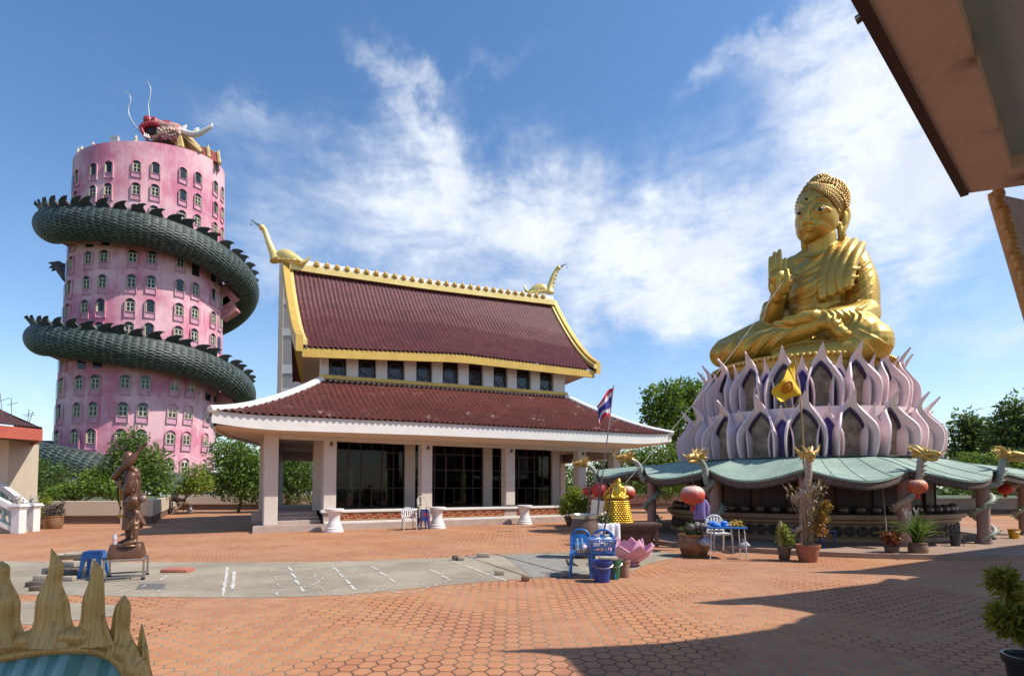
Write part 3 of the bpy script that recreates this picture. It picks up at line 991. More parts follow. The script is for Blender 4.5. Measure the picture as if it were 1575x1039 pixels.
# one window of each kind in its own frame: x along the wall, y out of it, z up
def arch_pts(w, z0, z1, n=10):
    r = w / 2
    return [V((-r, 0, z0))] + [V((-r * math.cos(PI * i / n), 0, z1 - r + r * math.sin(PI * i / n) * 1.0)) for i in range(n + 1)] + [V((r, 0, z0))]
def window_proto(opened=False):
    b = MB(); b.prism(arch_pts(1.72, 1.25, 3.95), V((0, .05, 0)))
    w = b.build('window', M_PANE, None, smooth=False)
    f = MB()
    if not opened:
        for x in (-.66, 0, .66): f.box((x, .11, 2.25), (.13 if x else .18, .1, 2.0))
        for z in (1.3, 2.25, 3.2): f.box((0, .12, z), (1.46, .09, .12))
    else:
        for sx, a in ((-1, 1.15), (1, .8)):
            M = Matrix.Rotation(sx * a, 3, 'Z'); h0 = V((sx * .72, .12, 0))
            for u in (.07, .6): f.box(h0 + M @ V((-sx * u, .0, 2.25)), (.13, .09, 2.0), M=M)
            for z in (1.3, 2.25, 3.2): f.box(h0 + M @ V((-sx * .33, .0, z)), (.6, .08, .12), M=M)
    for s_ in (-1, 1): f.box((s_ * .78, .2, 2.2), (.05, .3, 1.9))
    f.build('frame', M_CASE, w, local=True, smooth=False)
    s = MB(); a = arch_pts(1.78, 0, 4.0); o = arch_pts(1.98, 0, 4.1)
    rows = [[p + V((0, .0, 0)) for p in o], [p + V((0, .34, 0)) for p in o], [p + V((0, .34, 0)) for p in a], [p for p in a]]
    s.grid(rows)
    s.build('surround', M_PINK, w, local=True, ang=50)
    q = MB(); q.box((0, .06, .6), (1.76, .12, 1.2)); q.box((0, .14, 1.22), (1.78, .28, .1)); q.box((0, .1, .04), (2.0, .26, .1))
    q.build('apron', M_PINKD, w, local=True, smooth=False)
    return w
ROWS = [259, 293, 326, 361, 396, 434, 471, 507, 547, 588, 630, 671, 714]
up_x, up_y = [82, 115, 180, 245, 295, 345, 368], [352, 345, 348, 362, 385, 418, 455]
lo_x, lo_y = [70, 115, 183, 256, 310, 350, 362], [523, 526, 537, 550, 570, 592, 612]
def project(p):
    x, y, z = p.x, p.y, p.z - CAMZ
    fw = y * math.cos(PITCH) + z * math.sin(PITCH); up = -y * math.sin(PITCH) + z * math.cos(PITCH)
    return PW / 2 + F * x / fw, PH / 2 + SHIFT - F * up / fw
cand = []
for ri, y in enumerate(ROWS):
    sc = lerp(.93, 1.14, ri / 12)
    zc = T_front_z(y)
    for k_ in range(-2, 3):
        for sg in (-1, 1):
            th = R(-5.4 + 32.7 * k_ + sg * 6.4)
            px, py = project(T(th, zc))
            hid = abs(py - 7 - interp(px, up_x, up_y)) < 15 or abs(py - 7 - interp(px, lo_x, lo_y)) < 15 or (py > 690 and px < 250) or (px > 330 and py > 640)
            ext = math.cos(th) + (-.5 if hid else 0)
            cand.append((ext, th, zc - 2.55 * sc, sc))
cand.sort(key=lambda c: -c[0])
proto = window_proto(); proto_o = window_proto(True); n_open = [0]; rw = random.Random(3)
def place_window(w, th, z, sc):
    p = T(th, z, .0)
    tx = (T(th + .01, z) - T(th - .01, z)); tx.z = 0; tx.normalize()
    ny = V((tx.y, -tx.x, 0))
    upv = (T(th, z + 4 * sc) - p).normalized()
    M = Matrix((tx, ny, upv)).transposed().to_4x4()
    # keep a right-handed frame: x along the wall seen from outside runs the other way
    M = Matrix((-tx, ny, upv)).transposed().to_4x4()
    w.matrix_basis = Matrix.Translation(p + ny * .0 - TB) @ M @ Matrix.Scale(sc, 4)
first = True
for c in cand[:100]:
    op = rw.random() < (.75 if c[2] > T_front_z(275) - 2.5 else .12)
    if op: w = proto_o if not n_open[0] else copy_tree(proto_o, tower); n_open[0] += 1
    else: w = proto if first else copy_tree(proto, tower); first = False
    w.parent = tower
    place_window(w, *c[1:])
rest = MB()
for c in cand[100:]:
    th, z, sc = c[1:]
    p = T(th, z); tx = (T(th + .01, z) - T(th - .01, z)); tx.z = 0; tx.normalize()
    ny = V((tx.y, -tx.x, 0)); M = Matrix((-tx, ny, V((0, 0, 1)))).transposed()
    q = MB(); q.prism(arch_pts(1.72, 0, 3.95), V((0, .06, 0)))
    rest.add([p + M @ (V(v) * sc) for v in q.v], q.f)
tag(rest.build('windows', M_PANE, tower, smooth=False), kind='stuff')
# air conditioner box hung on the lower wall
p = T(R(-33), T_front_z(700, th=R(-33)), .5); b = MB(); b.box(p, (1.6, 1.0, 1.2), rz=math.atan2(TR.y, TR.x)); b.ball(p + TU * .55, (.4, .1, .4), 10)
b.build('air_conditioner', mat('ac_grey', (.5, .46, .45), (.4, .36, .36)), tower)
# small ornaments on the rim and the brackets that hold the coils
for px, py, h in ((124, 245, 1.5), (141, 238, 1.2), (118, 250, 1.9), (202, 222, 1.7)):
    th = math.asin(max(-1, min(1, (px - 229.5) / 117)))
    p = T(th, z_top, -.5); b = MB()
    b.lathe(p, [(.5, 0), (.3, .2 * h), (.42, .45 * h), (.2, .7 * h), (.05, h)], 8)
    b.build('rim_ornament', mat('ornament_cream', (.62, .56, .45), (.5, .42, .3)), tower)
b = MB(); p = T(R(-30), z_top, -.8); b.box(p + V((0, 0, .7)), (1.6, .8, 1.8)); b.build('roof_hatch', mat('hatch_grey', (.45, .45, .45)), tower, smooth=False)
for py, px in ((462, 349), (482, 350), (625, 346)):
    p = P(px - 12, py, TD + 6); b = MB(); b.beam(p, P(px + 10, py - 14, TD + 6), 2.0, 4.5); b.build('coil_bracket', mat('bracket_pink', (.42, .10, .11), (.6, .3, .3)), tower, smooth=False)
for th in (-75, -62, -40, -5, 20):
    zz = T_front_z(372 if th < -10 else 378, th=R(th)); b = MB(); b.beam(T(R(th), zz, -.3), T(R(th), zz + 1, 3.2), 3.2, 1.2); b.build('coil_bracket', mat('bracket_pink', (.5, .1, .1)), tower, smooth=False)
for th in (-60, -38, -8):
    zz = T_front_z(552, th=R(th)); b = MB(); b.beam(T(R(th), zz, -.3), T(R(th), zz + 1, 3.2), 3.2, 1.2); b.build('coil_bracket', mat('bracket_pink', (.5, .1, .1)), tower, smooth=False)

# ---------------------------------------------------------------- the dragon round the tower
def scale_mat(name, c1, c2, edge, su, sv):
    m, k, b = newmat(name)
    uv = k.n('ShaderNodeUVMap').outputs[0]
    sp = k.n('ShaderNodeSeparateXYZ', i={0: uv})
    u, v = k.m('MULTIPLY', sp.outputs[0], su), k.m('MULTIPLY', sp.outputs[1], sv)
    row = k.m('FLOOR', u)
    v2 = k.m('ADD', v, k.m('MULTIPLY', k.m('MODULO', row, 2.0), .5))
    fu, fv = k.m('FRACT', u), k.m('SUBTRACT', k.m('FRACT', v2), .5)
    # fish-scale: arc distance
    dd = k.m('SQRT', k.m('ADD', k.m('MULTIPLY', fu, fu), k.m('MULTIPLY', k.m('MULTIPLY', fv, fv), 3.2)))
    rim = k.m('MULTIPLY', k.ss(dd, .62, .86), k.m('SUBTRACT', 1.0, k.ss(dd, .98, 1.06)))
    idv = k.n('ShaderNodeCombineXYZ', i={0: row, 1: k.m('FLOOR', v2), 2: 0.0}).outputs[0]
    rnd = k.n('ShaderNodeTexWhiteNoise', i={'Vector': idv}).outputs[0]
    pos = k.n('ShaderNodeNewGeometry').outputs['Position']
    n1 = k.noise(pos, .22, 6, .65); n2 = k.noise(pos, 1.3, 5, .7)
    c = k.mix(rnd, c1, c2)
    c = k.mix(k.ss(n1, .4, .65), c, tuple(x * .6 for x in c1))
    c = k.mix(k.m('MULTIPLY', rim, k.ss(n2, .35, .6)), c, edge)
    k.link(c, b.inputs['Base Color'])
    b.inputs['Roughness'].default_value = .55
    h = k.m('SUBTRACT', 1.0, dd)
    bp = k.n('ShaderNodeBump', i={'Height': h, 'Strength': .8, 'Distance': .22})
    k.link(bp.outputs[0], b.inputs['Normal'])
    return m
M_SCALE = scale_mat('dragon_scales', (.010, .018, .017), (.026, .039, .036), (.14, .17, .14), 260, 33)
M_FIN = mat('crest_dark', (.02, .022, .025), (.035, .035, .035), rough=.6, vs=.5)
M_FINP = mat('crest_pale', (.34, .36, .33), (.2, .24, .22), rough=.6, vs=.5)

path = [(-200, 318), (-150, 330), (-115, 345), (-90, 352), (-47, 345), (-16.7, 348), (9, 362), (30, 385), (57, 418), (90, 455), (122, 490), (160, 516), (205, 524), (245, 524), (270, 523),
        (316, 526), (347, 537), (376, 550), (400, 570), (426, 592), (450, 612), (482, 648), (530, 688), (590, 700), (630, 702), (668, 706), (700, 722), (722, 738), (750, 754), (775, 764)]
OFF = 3.2
def coil_pt(th, z, off=OFF):
    r = tw_r(z)
    e = interp(math.degrees(th), [500, 630, 720], [0, 1.0, 1.6])
    return V(TB + TR * (tw_c(z) + (r + off - .5 + e + 2.1 * max(0.0, math.sin(th))) * math.sin(th)) + TU * ((r * KD + off) * math.cos(th))) + V((0, 0, z))
pts = []
for th, y in path:
    t = R(th); z = 40.0
    for _ in range(14):
        p = coil_pt(t, z)
        z += CAMZ + ray(216, y)[1] * p.y - p.z
    pts.append(V((t, z, 0)))
NP = 330
pp = []
ths = [p.x for p in pts]
for i in range(NP):
    t = lerp(ths[0], ths[-1], i / (NP - 1))
    pp.append((t, None))
# smooth z over the angle
zs = np.interp([t for t, _ in pp], ths, [p.y for p in pts])
ker = np.hanning(15); ker /= ker.sum()
zs = np.convolve(np.pad(zs, 7, mode='edge'), ker, mode='valid')
center = [coil_pt(t, z) for (t, _), z in zip(pp, zs)]
NR = 28
vs, fs, uvs = [], [], []
frames = []
for i, (c, (t, _)) in enumerate(zip(center, pp)):
    tg = (center[min(i + 1, NP - 1)] - center[max(0, i - 1)]).normalized()
    out = (TR * math.sin(t) + TU * math.cos(t) * KD).normalized()
    out = (out - tg * out.dot(tg)).normalized()
    upv = tg.cross(out); 
    if upv.z < 0: upv = -upv
    frames.append((tg, out, upv))
    rad = 3.5 * interp(i / NP, [0, .9, 1], [1, 1.0, .8])
    for j in range(NR):
        w = 2 * PI * j / NR
        vs.append(c + (out * math.cos(w) + upv * math.sin(w)) * rad)
for i in range(NP - 1):
    for j in range(NR):
        fs.append((i * NR + j, i * NR + (j + 1) % NR, (i + 1) * NR + (j + 1) % NR, (i + 1) * NR + j))
        uvs.append([(i / NP, j / NR), (i / NP, (j + 1) / NR), ((i + 1) / NP, (j + 1) / NR), ((i + 1) / NP, j / NR)])
dragon = thing('giant_dragon', 'huge dark green scaly dragon coiled around the pink tower, red eyed head on its roof', 'dragon', TB)
me = bpy.data.meshes.new('body')
I_ = V(TB)
me.from_pydata([tuple(V(v) - I_) for v in vs], [], fs)
ul = me.uv_layers.new(name='UVMap')
ul.data.foreach_set('uv', [c for q in uvs for xy in q for c in xy])
me.materials.append(M_SCALE)
bm = bmesh.new(); bm.from_mesh(me); bmesh.ops.recalc_face_normals(bm, faces=bm.faces); bm.to_mesh(me); bm.free()
me.shade_smooth()
ob = bpy.data.objects.new('body', me); COL.objects.link(ob); ob.parent = dragon
# crest: a hooked fin every few steps
def fin_proto(m, name='fin'):
    b = MB()
    o = [(-1.35, -.3), (-1.0, .7), (-.55, 1.15), (.1, 1.5), (.75, 1.75), (1.5, 1.75), (1.0, 1.35), (.85, .95), (1.15, .45), (1.35, -.3)]
    b.prism([V((x, -.16, z)) for x, z in o], V((0, .32, 0)))
    return b.build(name, m, None, smooth=False)
fp, fpp = fin_proto(M_FIN), fin_proto(M_FINP)
used = set()
step = 2.65; acc = 0
nf = 0
for i in range(1, NP):
    acc += (center[i] - center[i - 1]).length
    deg = math.degrees(pp[i][0])
    if acc >= step:
        acc -= step
        d_ = (deg + 360) % 360
        if not (d_ > 235 or d_ < 128) : continue
        if deg < -125 or deg > 735 or (480 < deg < 590): continue
        nf += 1
        if nf > 100: break
        tg, out, upv = frames[i]
        if deg > 600:
            src = fpp; dr = (out * .75 - upv * .65).normalized()
        else:
            src = fp; dr = (out * .58 + upv * .82).normalized()
        o_ = src if src.name not in used else src.copy()
        if src.name in used: COL.objects.link(o_)
        used.add(src.name)
        side = tg.cross(dr)
        M = Matrix((tg, -side, dr)).transposed().to_4x4()
        o_.parent = dragon
        o_.matrix_basis = Matrix.Translation(center[i] + dr * 3.38 - TB) @ M @ Matrix.Scale(random.uniform(1.0, 1.2), 4)
# claw reaching out on the left between two coils
b = MB(); DC = TD + 2
b.tube(spline([P(112, 426, DC), P(100, 416, DC), P(90, 410, DC)], 8), [2.3, 2.2, 2.0, 1.9, 1.7, 1.5, 1.3, 1.1], 10)
for (x, y) in ((74, 404), (75, 412), (79, 417), (86, 402)):
    b.tube(spline([P(94, 411, DC), P((94 + x) / 2, (411 + y) / 2 - 2, DC), P(x, y, DC)], 6), [1.0, .9, .75, .5, .3, .05], 6)
b.build('claw', mat('claw_dark', (.07, .04, .045), (.05, .035, .035), rough=.7), dragon)
# head
def hp(x, y, dd=0): return P(x, y, 126 + dd * 1.0)
M_HRED = mat('dragon_red', (.42, .03, .035), (.30, .02, .03), rough=.4, vs=.4)
M_HPINK = mat('dragon_cream', (.58, .36, .28), (.46, .18, .15), rough=.6, vs=.35)
M_HGOLD = mat('dragon_gold', (.60, .45, .18), (.45, .30, .12), rough=.5, metal=.2, vs=.4)
M_BONE = mat('horn_white', (.74, .71, .66), (.64, .6, .55), rough=.6, vs=.3)
M_ROOFG = mat('roof_grey', (.24, .225, .21), (.18, .165, .155), vs=.3)
b = MB()
b.tube(spline([hp(277, 203), hp(260, 199), hp(246, 193), hp(232, 190), hp(219, 195)], 14), [1.5, 1.7, 1.7, 1.5, 1.35, 1.25, 1.2, 1.15, 1.1, 1.05, 1.0, .9, .8, .5], 12)
b.tube(spline([hp(270, 206), hp(254, 208), hp(240, 211), hp(226, 209)], 10), [1.3, 1.2, 1.0, .85, .8, .75, .7, .6, .5, .3], 10)
for x, y, r in ((264, 203, 1.4), (256, 204, 1.1), (271, 204, 1.3)): b.ball(hp(x, y, -.6), r, 10)
for i in range(10): b.cone(hp(248 + i * 2.6, 205 + (i % 2) * 3, -1.5), hp(250 + i * 2.9, 212 + (i % 3) * 2, -2.0), .5, .05, 6)
hd = b.build('head', M_HPINK, dragon)
b = MB()
for i in range(22):
    x = 243 + i * 1.5; y = 203 + 4 * math.sin(i * 1.9); b.tube([hp(x, y, -1.6), hp(x + 2.2, y + 2.5 * math.cos(i * 2.3), -2.2), hp(x + 4.2, y - 1 + 4 * math.cos(i * 2.3), -2.0)], [.34, .26, .04], 5)
for i in range(7): b.ball(hp(244 + i * 3.4, 199 + 2 * math.sin(i * 2), -1.6), .42, 6)
b.build('cheek_frill', mat('frill_cream', (.60, .44, .34), (.5, .3, .24), vs=.8), hd)
b = MB()
for i in range(11): b.tube([hp(219 + i * 4.4, 192 - 4 * math.sin(i / 10 * PI), -.6), hp(220 + i * 4.4, 188.5 - 4 * math.sin(i / 10 * PI), -.8)], [.42, .05], 5)
b.build('snout_scales', M_HRED, hd)
b = MB(); b.ball(hp(229, 204, .6), (1.5, .9, 1.1), 12)
for i in range(7): b.ball(hp(218 + i * 4.2, 196 - i * .6 - math.sin(i / 6 * PI) * 4, -.9), .62, 8)
b.tube(spline([hp(218, 198, -1), hp(221, 206, -1), hp(227, 213, -1)], 6), .5, 6)
b.build('mouth', M_HRED, hd)
b = MB(); b.ball(hp(234, 202, -.6), (1.5, .5, 1.0), 10); b.build('throat', mat('throat_dark', (.02, .008, .008)), hd)
for x, y, r in ((228, 185.5, 1.05), (238, 186, .85)):
    b = MB(); b.ball(hp(x, y, -.3), r, 12); e = b.build('eye', M_HRED, hd)
for x, y in ((226, 210), (229, 211), (223, 209)):
    b = MB(); b.cone(hp(x, y + 2, -1.5), hp(x - 1, y - 5, -1.5), .35, .05, 6); b.build('tooth', M_BONE, hd)
b = MB()
for x, dx in ((251, -1), (253.5, 0), (256, .5), (258.5, 1), (260, 2)): b.tube(spline([hp(x, 196), hp(x + dx, 190), hp(x + dx * .5, 184 + abs(dx) * 1.2)], 6), [.8, .75, .6, .45, .25, .05], 6)
b.ball(hp(256, 194), (1.1, .8, .9), 8)
b.build('forehead_crest', M_HRED, hd)
b = MB()
b.tube(spline([hp(266, 195), hp(278, 201), hp(292, 206), hp(305, 206), hp(316, 200), hp(324, 195), hp(326, 190)], 24), [lerp(.95, .28, i / 23) for i in range(24)], 8)
b.tube(spline([hp(280, 201), hp(284, 196), hp(287.5, 192)], 6), [.6, .55, .5, .4, .25, .05], 6)
b.tube(spline([hp(298, 206), hp(303, 200), hp(306, 196.5)], 6), [.6, .6, .55, .45, .3, .05], 6)
b.build('horn', M_BONE, hd)
for w in ([(216, 203), (207, 192), (199, 178), (197.5, 166), (201, 155), (199, 146), (191, 140)], [(230, 183), (229, 172), (228, 160), (231, 148), (231.5, 136), (228, 128), (225.5, 125)]):
    b = MB(); b.tube(spline([hp(*q) for q in w], 26), [lerp(.14, .09, i / 25) for i in range(26)], 6); b.build('whisker', mat('whisker_grey', (.5, .5, .5), rough=.4), hd)
b = MB()
b.tube(spline([hp(268, 206, 2), hp(280, 212, 2), hp(290, 220, 2), hp(300, 228, 2), hp(308, 236, 2)], 14), [2.1, 2.1, 2.0, 1.9, 1.8, 1.7, 1.6, 1.5, 1.4, 1.3, 1.2, 1.1, 1.0, .9], 10)
b.tube(spline([hp(276, 212, 0), hp(277, 220, 0), hp(278, 229, 0)], 8), 1.15, 8)
for i in range(12):
    x = 282 + i * 2.2; y = 211 + i * 1.9; b.cone(hp(x, y, 0), hp(x + 2.5, y - 4.5, 0), .55, .05, 6)
b.build('neck', M_HGOLD, dragon)
b = MB(); b.hexa([hp(221, 221, -.5), hp(274, 227, 3), hp(274, 227, 9), hp(221, 221, 9)], [hp(224, 216, -.5), hp(273, 214, 3), hp(273, 214, 9), hp(224, 216, 9)])
b.hexa([hp(236, 216.5, -.8), hp(272, 214.5, 2), hp(272, 214.5, 8), hp(236, 216.5, 8)], [hp(246, 209, -.8), hp(268, 209, 2), hp(268, 209, 8), hp(246, 209, 8)])
b.build('head_plinth', M_ROOFG, dragon, smooth=False)
# little shrine on the roof's right edge
shr = thing('rooftop_shrine', 'small red roofed shrine with gold gables on the right edge of the tower roof', 'shrine', hp(322, 250, 6))
sp_ = lambda x, y, dd=0: P(x, y, 131 + dd)
b = MB(); b.hexa([sp_(306, 248), sp_(338, 263), sp_(338, 263, 6), sp_(306, 248, 6)], [sp_(306, 232), sp_(336, 247), sp_(336, 247, 6), sp_(306, 232, 6)]); b.build('wall', M_ROOFG, shr, smooth=False)
for (x0, y0, x1, y1, h) in ((303, 234, 322, 243, 11), (317, 240, 338, 252, 12)):
    b = MB(); a, c = sp_(x0, y0, -1), sp_(x1, y1, -1); a2, c2 = sp_(x0, y0, 7), sp_(x1, y1, 7); r0, r1 = sp_(x0 + 6, y0 - h + 3, 3), sp_(x1 - 2, y1 - h - 3, 3)
    b.add([a, c, r1, r0, a2, c2], [(0, 1, 2, 3), (4, 3, 2, 5), (0, 3, 4), (1, 5, 2)])
    rr = b.build('roof', mat('shrine_red', (.30, .05, .035), (.22, .035, .03), vs=.6), shr, smooth=False)
    b = MB(); b.tube([c + V((0, -.1, 0)), r1 + V((0, -.1, .2)), c2], .42, 6); b.tube([r1, r1 + V((.1, 0, 1.2))], [.3, .05], 6); b.tube([c, c + V((.6, 0, .5))], [.3, .05], 6); b.tube([r0, r1], .25, 6)
    b.build('gold_gable', M_HGOLD, rr)

# ---------------------------------------------------------------- apartment block behind the hall
AD = 62.0
ax0, ax1 = P(427, 600, AD), P(560, 600, AD)
apt = thing('apartment_block', 'plain grey apartment block with pale floor bands rising behind the temple hall', 'apartment block', (ax0.x, AD, 0))
M_AG = mat('block_grey', (.36, .34, .33), (.31, .29, .28), rough=.85, vs=.3)
M_AW = mat('block_white', (.62, .61, .60), (.55, .54, .53), rough=.8, vs=.3)
zt = P(427, 402, AD).z
b = MB(); b.hexa([(ax0.x, AD, 0), (ax0.x + 4.0, AD, 0), (ax0.x + 4.0, AD + 14, 0), (ax0.x, AD + 14, 0)], [(ax0.x, AD, zt), (ax0.x + 4.0, AD, zt), (ax0.x + 4.0, AD + 14, zt), (ax0.x, AD + 14, zt)])
b.build('wall', M_AG, apt, smooth=False)
for y0, y1 in ((421, 432), (458, 468), (505, 516), (561, 574), (597, 603)):
    z1, z0 = P(427, y0, AD).z, P(427, y1, AD).z
    b = MB(); b.hexa([(ax0.x - .06, AD - .06, z0), (ax0.x + 4.06, AD - .06, z0), (ax0.x + 4.06, AD + 14, z0), (ax0.x - .06, AD + 14, z0)], [(ax0.x - .06, AD - .06, z1), (ax0.x + 4.06, AD - .06, z1), (ax0.x + 4.06, AD + 14, z1), (ax0.x - .06, AD + 14, z1)])
    b.build('floor_band', M_AW, apt, smooth=False)
b = MB(); b.box((ax0.x + .25, AD - .05, zt / 2), (.5, .2, zt)); b.build('corner_pier', mat('pier_tan', (.42, .37, .30)), apt, smooth=False)
# ---------------------------------------------------------------- plants
def leaf_mat(name, c1, c2, c3, trans=.35, rough=.5):
    m = bpy.data.materials.new(name); m.use_nodes = True
    k = NT(m.node_tree)
    g = k.n('ShaderNodeNewGeometry')
    r = g.outputs['Random Per Island']
    pn = k.noise(g.outputs['Position'], .8, 3, .6)
    c = k.mix(r, c1, c2)
    c = k.mix(k.ss(pn, .45, .7), c, c3)
    d = k.n('ShaderNodeBsdfPrincipled', i={'Base Color': c, 'Roughness': rough})
    d.inputs['Specular IOR Level'].default_value = .35
    t = k.n('ShaderNodeBsdfTranslucent', i={'Color': k.mix(.5, c, (.20, .30, .03))})
    mx = k.n('ShaderNodeMixShader', i={0: trans, 1: d.outputs[0], 2: t.outputs[0]})
    o = k.n('ShaderNodeOutputMaterial'); k.link(mx.outputs[0], o.inputs[0])
    return m
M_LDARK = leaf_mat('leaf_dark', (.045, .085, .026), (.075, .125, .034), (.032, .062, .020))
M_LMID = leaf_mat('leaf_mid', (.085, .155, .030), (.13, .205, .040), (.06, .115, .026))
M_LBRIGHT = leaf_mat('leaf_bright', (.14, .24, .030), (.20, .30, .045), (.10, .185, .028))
M_LYEL = leaf_mat('leaf_yellow_green', (.24, .30, .035), (.32, .36, .045), (.17, .25, .032))
M_LORANGE = leaf_mat('leaf_orange', (.30, .12, .025), (.42, .22, .05), (.22, .09, .02), trans=.25)
M_LRED = leaf_mat('leaf_red', (.20, .035, .02), (.30, .06, .03), (.10, .025, .02), trans=.25)
M_LDRY = leaf_mat('leaf_dry', (.34, .24, .13), (.44, .32, .18), (.28, .19, .1), trans=.15)
M_CROTON = leaf_mat('leaf_croton', (.34, .30, .03), (.48, .30, .04), (.18, .22, .03), trans=.3)
M_BARK = mat('bark', (.16, .11, .075), (.10, .07, .05), rough=.9, vs=6)

def leaf_cloud(blobs, n, size, rng, shell=.45, aspect=.5, droop=.0):
    """blobs: (centre, (rx,ry,rz)); leaf-sized folded blades spread through the clumps"""
    w = np.array([b[1][0] * b[1][1] * b[1][2] for b in blobs]) ** .72
    w /= w.sum()
    pick = rng.choice(len(blobs), n, p=w)
    C = np.array([tuple(b[0]) for b in blobs])[pick]
    Rr = np.array([tuple(b[1]) for b in blobs])[pick]
    d = rng.normal(size=(n, 3)); d /= np.linalg.norm(d, axis=1)[:, None]
    rad = shell + (1 - shell) * rng.random(n) ** .6
    # ragged outline
    ph = rng.random(3) * 9
    rag = 1 + .16 * np.sin(d[:, 0] * 7 + ph[0] + pick) * np.sin(d[:, 1] * 6 + ph[1]) + .14 * np.sin(d[:, 2] * 9 + ph[2] + pick * 2)
    rad = rad * rag * (1 + (rng.random(n) < .05) * rng.random(n) * .22)
    pos = C + d * Rr * rad[:, None]
    # twig axis outward and random
    ax = d * .7 + rng.normal(size=(n, 3)) * .75; ax[:, 2] -= droop
    ax /= np.linalg.norm(ax, axis=1)[:, None]
    nr = rng.normal(size=(n, 3)); nr[:, 2] += .9
    sd = np.cross(ax, nr); sd /= (np.linalg.norm(sd, axis=1)[:, None] + 1e-9)
    nn = np.cross(sd, ax)
    L = size * (.65 + .7 * rng.random(n))[:, None]
    Wd = L * aspect
    v0 = pos; v1 = pos + ax * L * .45 + sd * Wd * .5 + nn * L * .07; v2 = pos + ax * L - nn * L * .10; v3 = pos + ax * L * .45 - sd * Wd * .5 + nn * L * .07
    V_ = np.stack([v0, v1, v2, v3], 1).reshape(-1, 3)
    return V_, np.arange(n * 4).reshape(-1, 4)
def mesh_np(name, V_, Fq, m, parent=None, origin=None):
    me = bpy.data.meshes.new(name)
    o = np.array(WM(parent).to_translation() if parent else (origin or (0, 0, 0)))
    V_ = V_ - o
    if parent is not None and parent.rotation_euler.z:
        a = -parent.rotation_euler.z
        V_ = V_ @ np.array([[math.cos(a), math.sin(a), 0], [-math.sin(a), math.cos(a), 0], [0, 0, 1]])
    n = len(Fq)
    me.vertices.add(len(V_)); me.vertices.foreach_set('co', V_.astype(np.float32).ravel())
    me.loops.add(n * 4); me.loops.foreach_set('vertex_index', Fq.astype(np.int32).ravel())
    me.polygons.add(n); me.polygons.foreach_set('loop_start', np.arange(0, n * 4, 4, dtype=np.int32))
    me.update(); me.validate()
    me.materials.append(m)
    ob = bpy.data.objects.new(name, me); COL.objects.link(ob)
    if parent is not None: ob.parent = parent
    elif origin is not None: ob.location = origin
    return ob
_tree_seed = [100]
def tree(name, label, cat, base, blobs, n, leaf, lm, trunk_r=.12, group=None, limbs=True, aspect=.5, shell=.45, droop=0.0, trunk_name='trunk', crown='crown'):
    """blobs in world space; a tapered trunk with a limb into every clump"""
    _tree_seed[0] += 1
    rng = np.random.default_rng(_tree_seed[0]); rnd = random.Random(_tree_seed[0])
    base = V(base)
    t = thing(name, label, cat, base, group=group)
    bl = [(V(c), (r, r, r) if not hasattr(r, '__len__') else r) for c, r in blobs]
    b = MB()
    top = max(bl, key=lambda q: q[0].z)[0]
    cx = sum((q[0] for q in bl), V()) / len(bl)
    fork = base.lerp(V((cx.x, cx.y, cx.z)), .55); fork.z = lerp(base.z, cx.z, .5)
    b.tube(spline([base, base.lerp(fork, .5) + V((rnd.uniform(-.1, .1), rnd.uniform(-.1, .1), 0)), fork], 8), [lerp(trunk_r * 1.25, trunk_r * .75, i / 7) for i in range(8)], 8)
    if limbs:
        for c, r in bl:
            mid = fork.lerp(c, .5) + V((rnd.uniform(-.2, .2), rnd.uniform(-.2, .2), rnd.uniform(0, .25))) * r[0]
            b.tube(spline([fork, mid, c + V((0, 0, r[2] * .5))], 8), [lerp(trunk_r * .6, trunk_r * .12, i / 7) for i in range(8)], 6)
            for _ in range(3):
                e = c + V((rnd.uniform(-1, 1) * r[0], rnd.uniform(-1, 1) * r[1], rnd.uniform(-.3, 1) * r[2])) * .85
                b.tube([mid.lerp(c, .5), mid.lerp(e, .7), e], [trunk_r * .25, trunk_r * .16, trunk_r * .06], 5)
    b.build(trunk_name, M_BARK, t)
    n1 = int(n * .72)
    V_, Fq = leaf_cloud([(c, r) for c, r in bl], n1, leaf, rng, shell=shell, aspect=aspect, droop=droop)
    V2, F2 = leaf_cloud([(c + V((rnd.uniform(-.25, .25) * r[0], rnd.uniform(-.2, .2) * r[1], rnd.uniform(0, .3) * r[2])), tuple(q * rnd.uniform(.7, 1.2) for q in r)) for c, r in bl], n - n1, leaf * 1.45, rng, shell=.5, aspect=aspect * .8, droop=droop + .3)
    ob = mesh_np(crown, np.concatenate([V_, V2]), np.concatenate([Fq, F2 + len(V_)]), lm, parent=t)
    alt = {M_LDARK: M_LMID, M_LMID: M_LBRIGHT, M_LBRIGHT: M_LMID, M_LYEL: M_LBRIGHT}.get(lm)
    if alt:
        ob.data.materials.append(alt)
        mi = np.zeros(n, dtype=np.int32); mi[n1:] = (rng.random(n - n1) < .65)
        ob.data.polygons.foreach_set('material_index', mi)
    return t
def clumps(px0, px1, ytop, ybot, d, n, r, seed, dj=1.5):
    """clump centres filling an area of the view at distance d (a real volume: depths differ)"""
    rnd = random.Random(seed); out = []
    for i in range(n):
        u = rnd.random(); x = lerp(px0, px1, (i + .5) / n if n < 5 else u)
        yt = ytop(x) if callable(ytop) else ytop
        y = lerp(yt, ybot, rnd.random() ** 1.3)
        dd = d + rnd.uniform(-dj, dj)
        rr = r * rnd.uniform(.7, 1.25)
        c = P(x, y, dd); c.z = max(c.z - rr * .6, rr * .6)
        out.append((c, (rr, rr, rr * .85)))
    return out

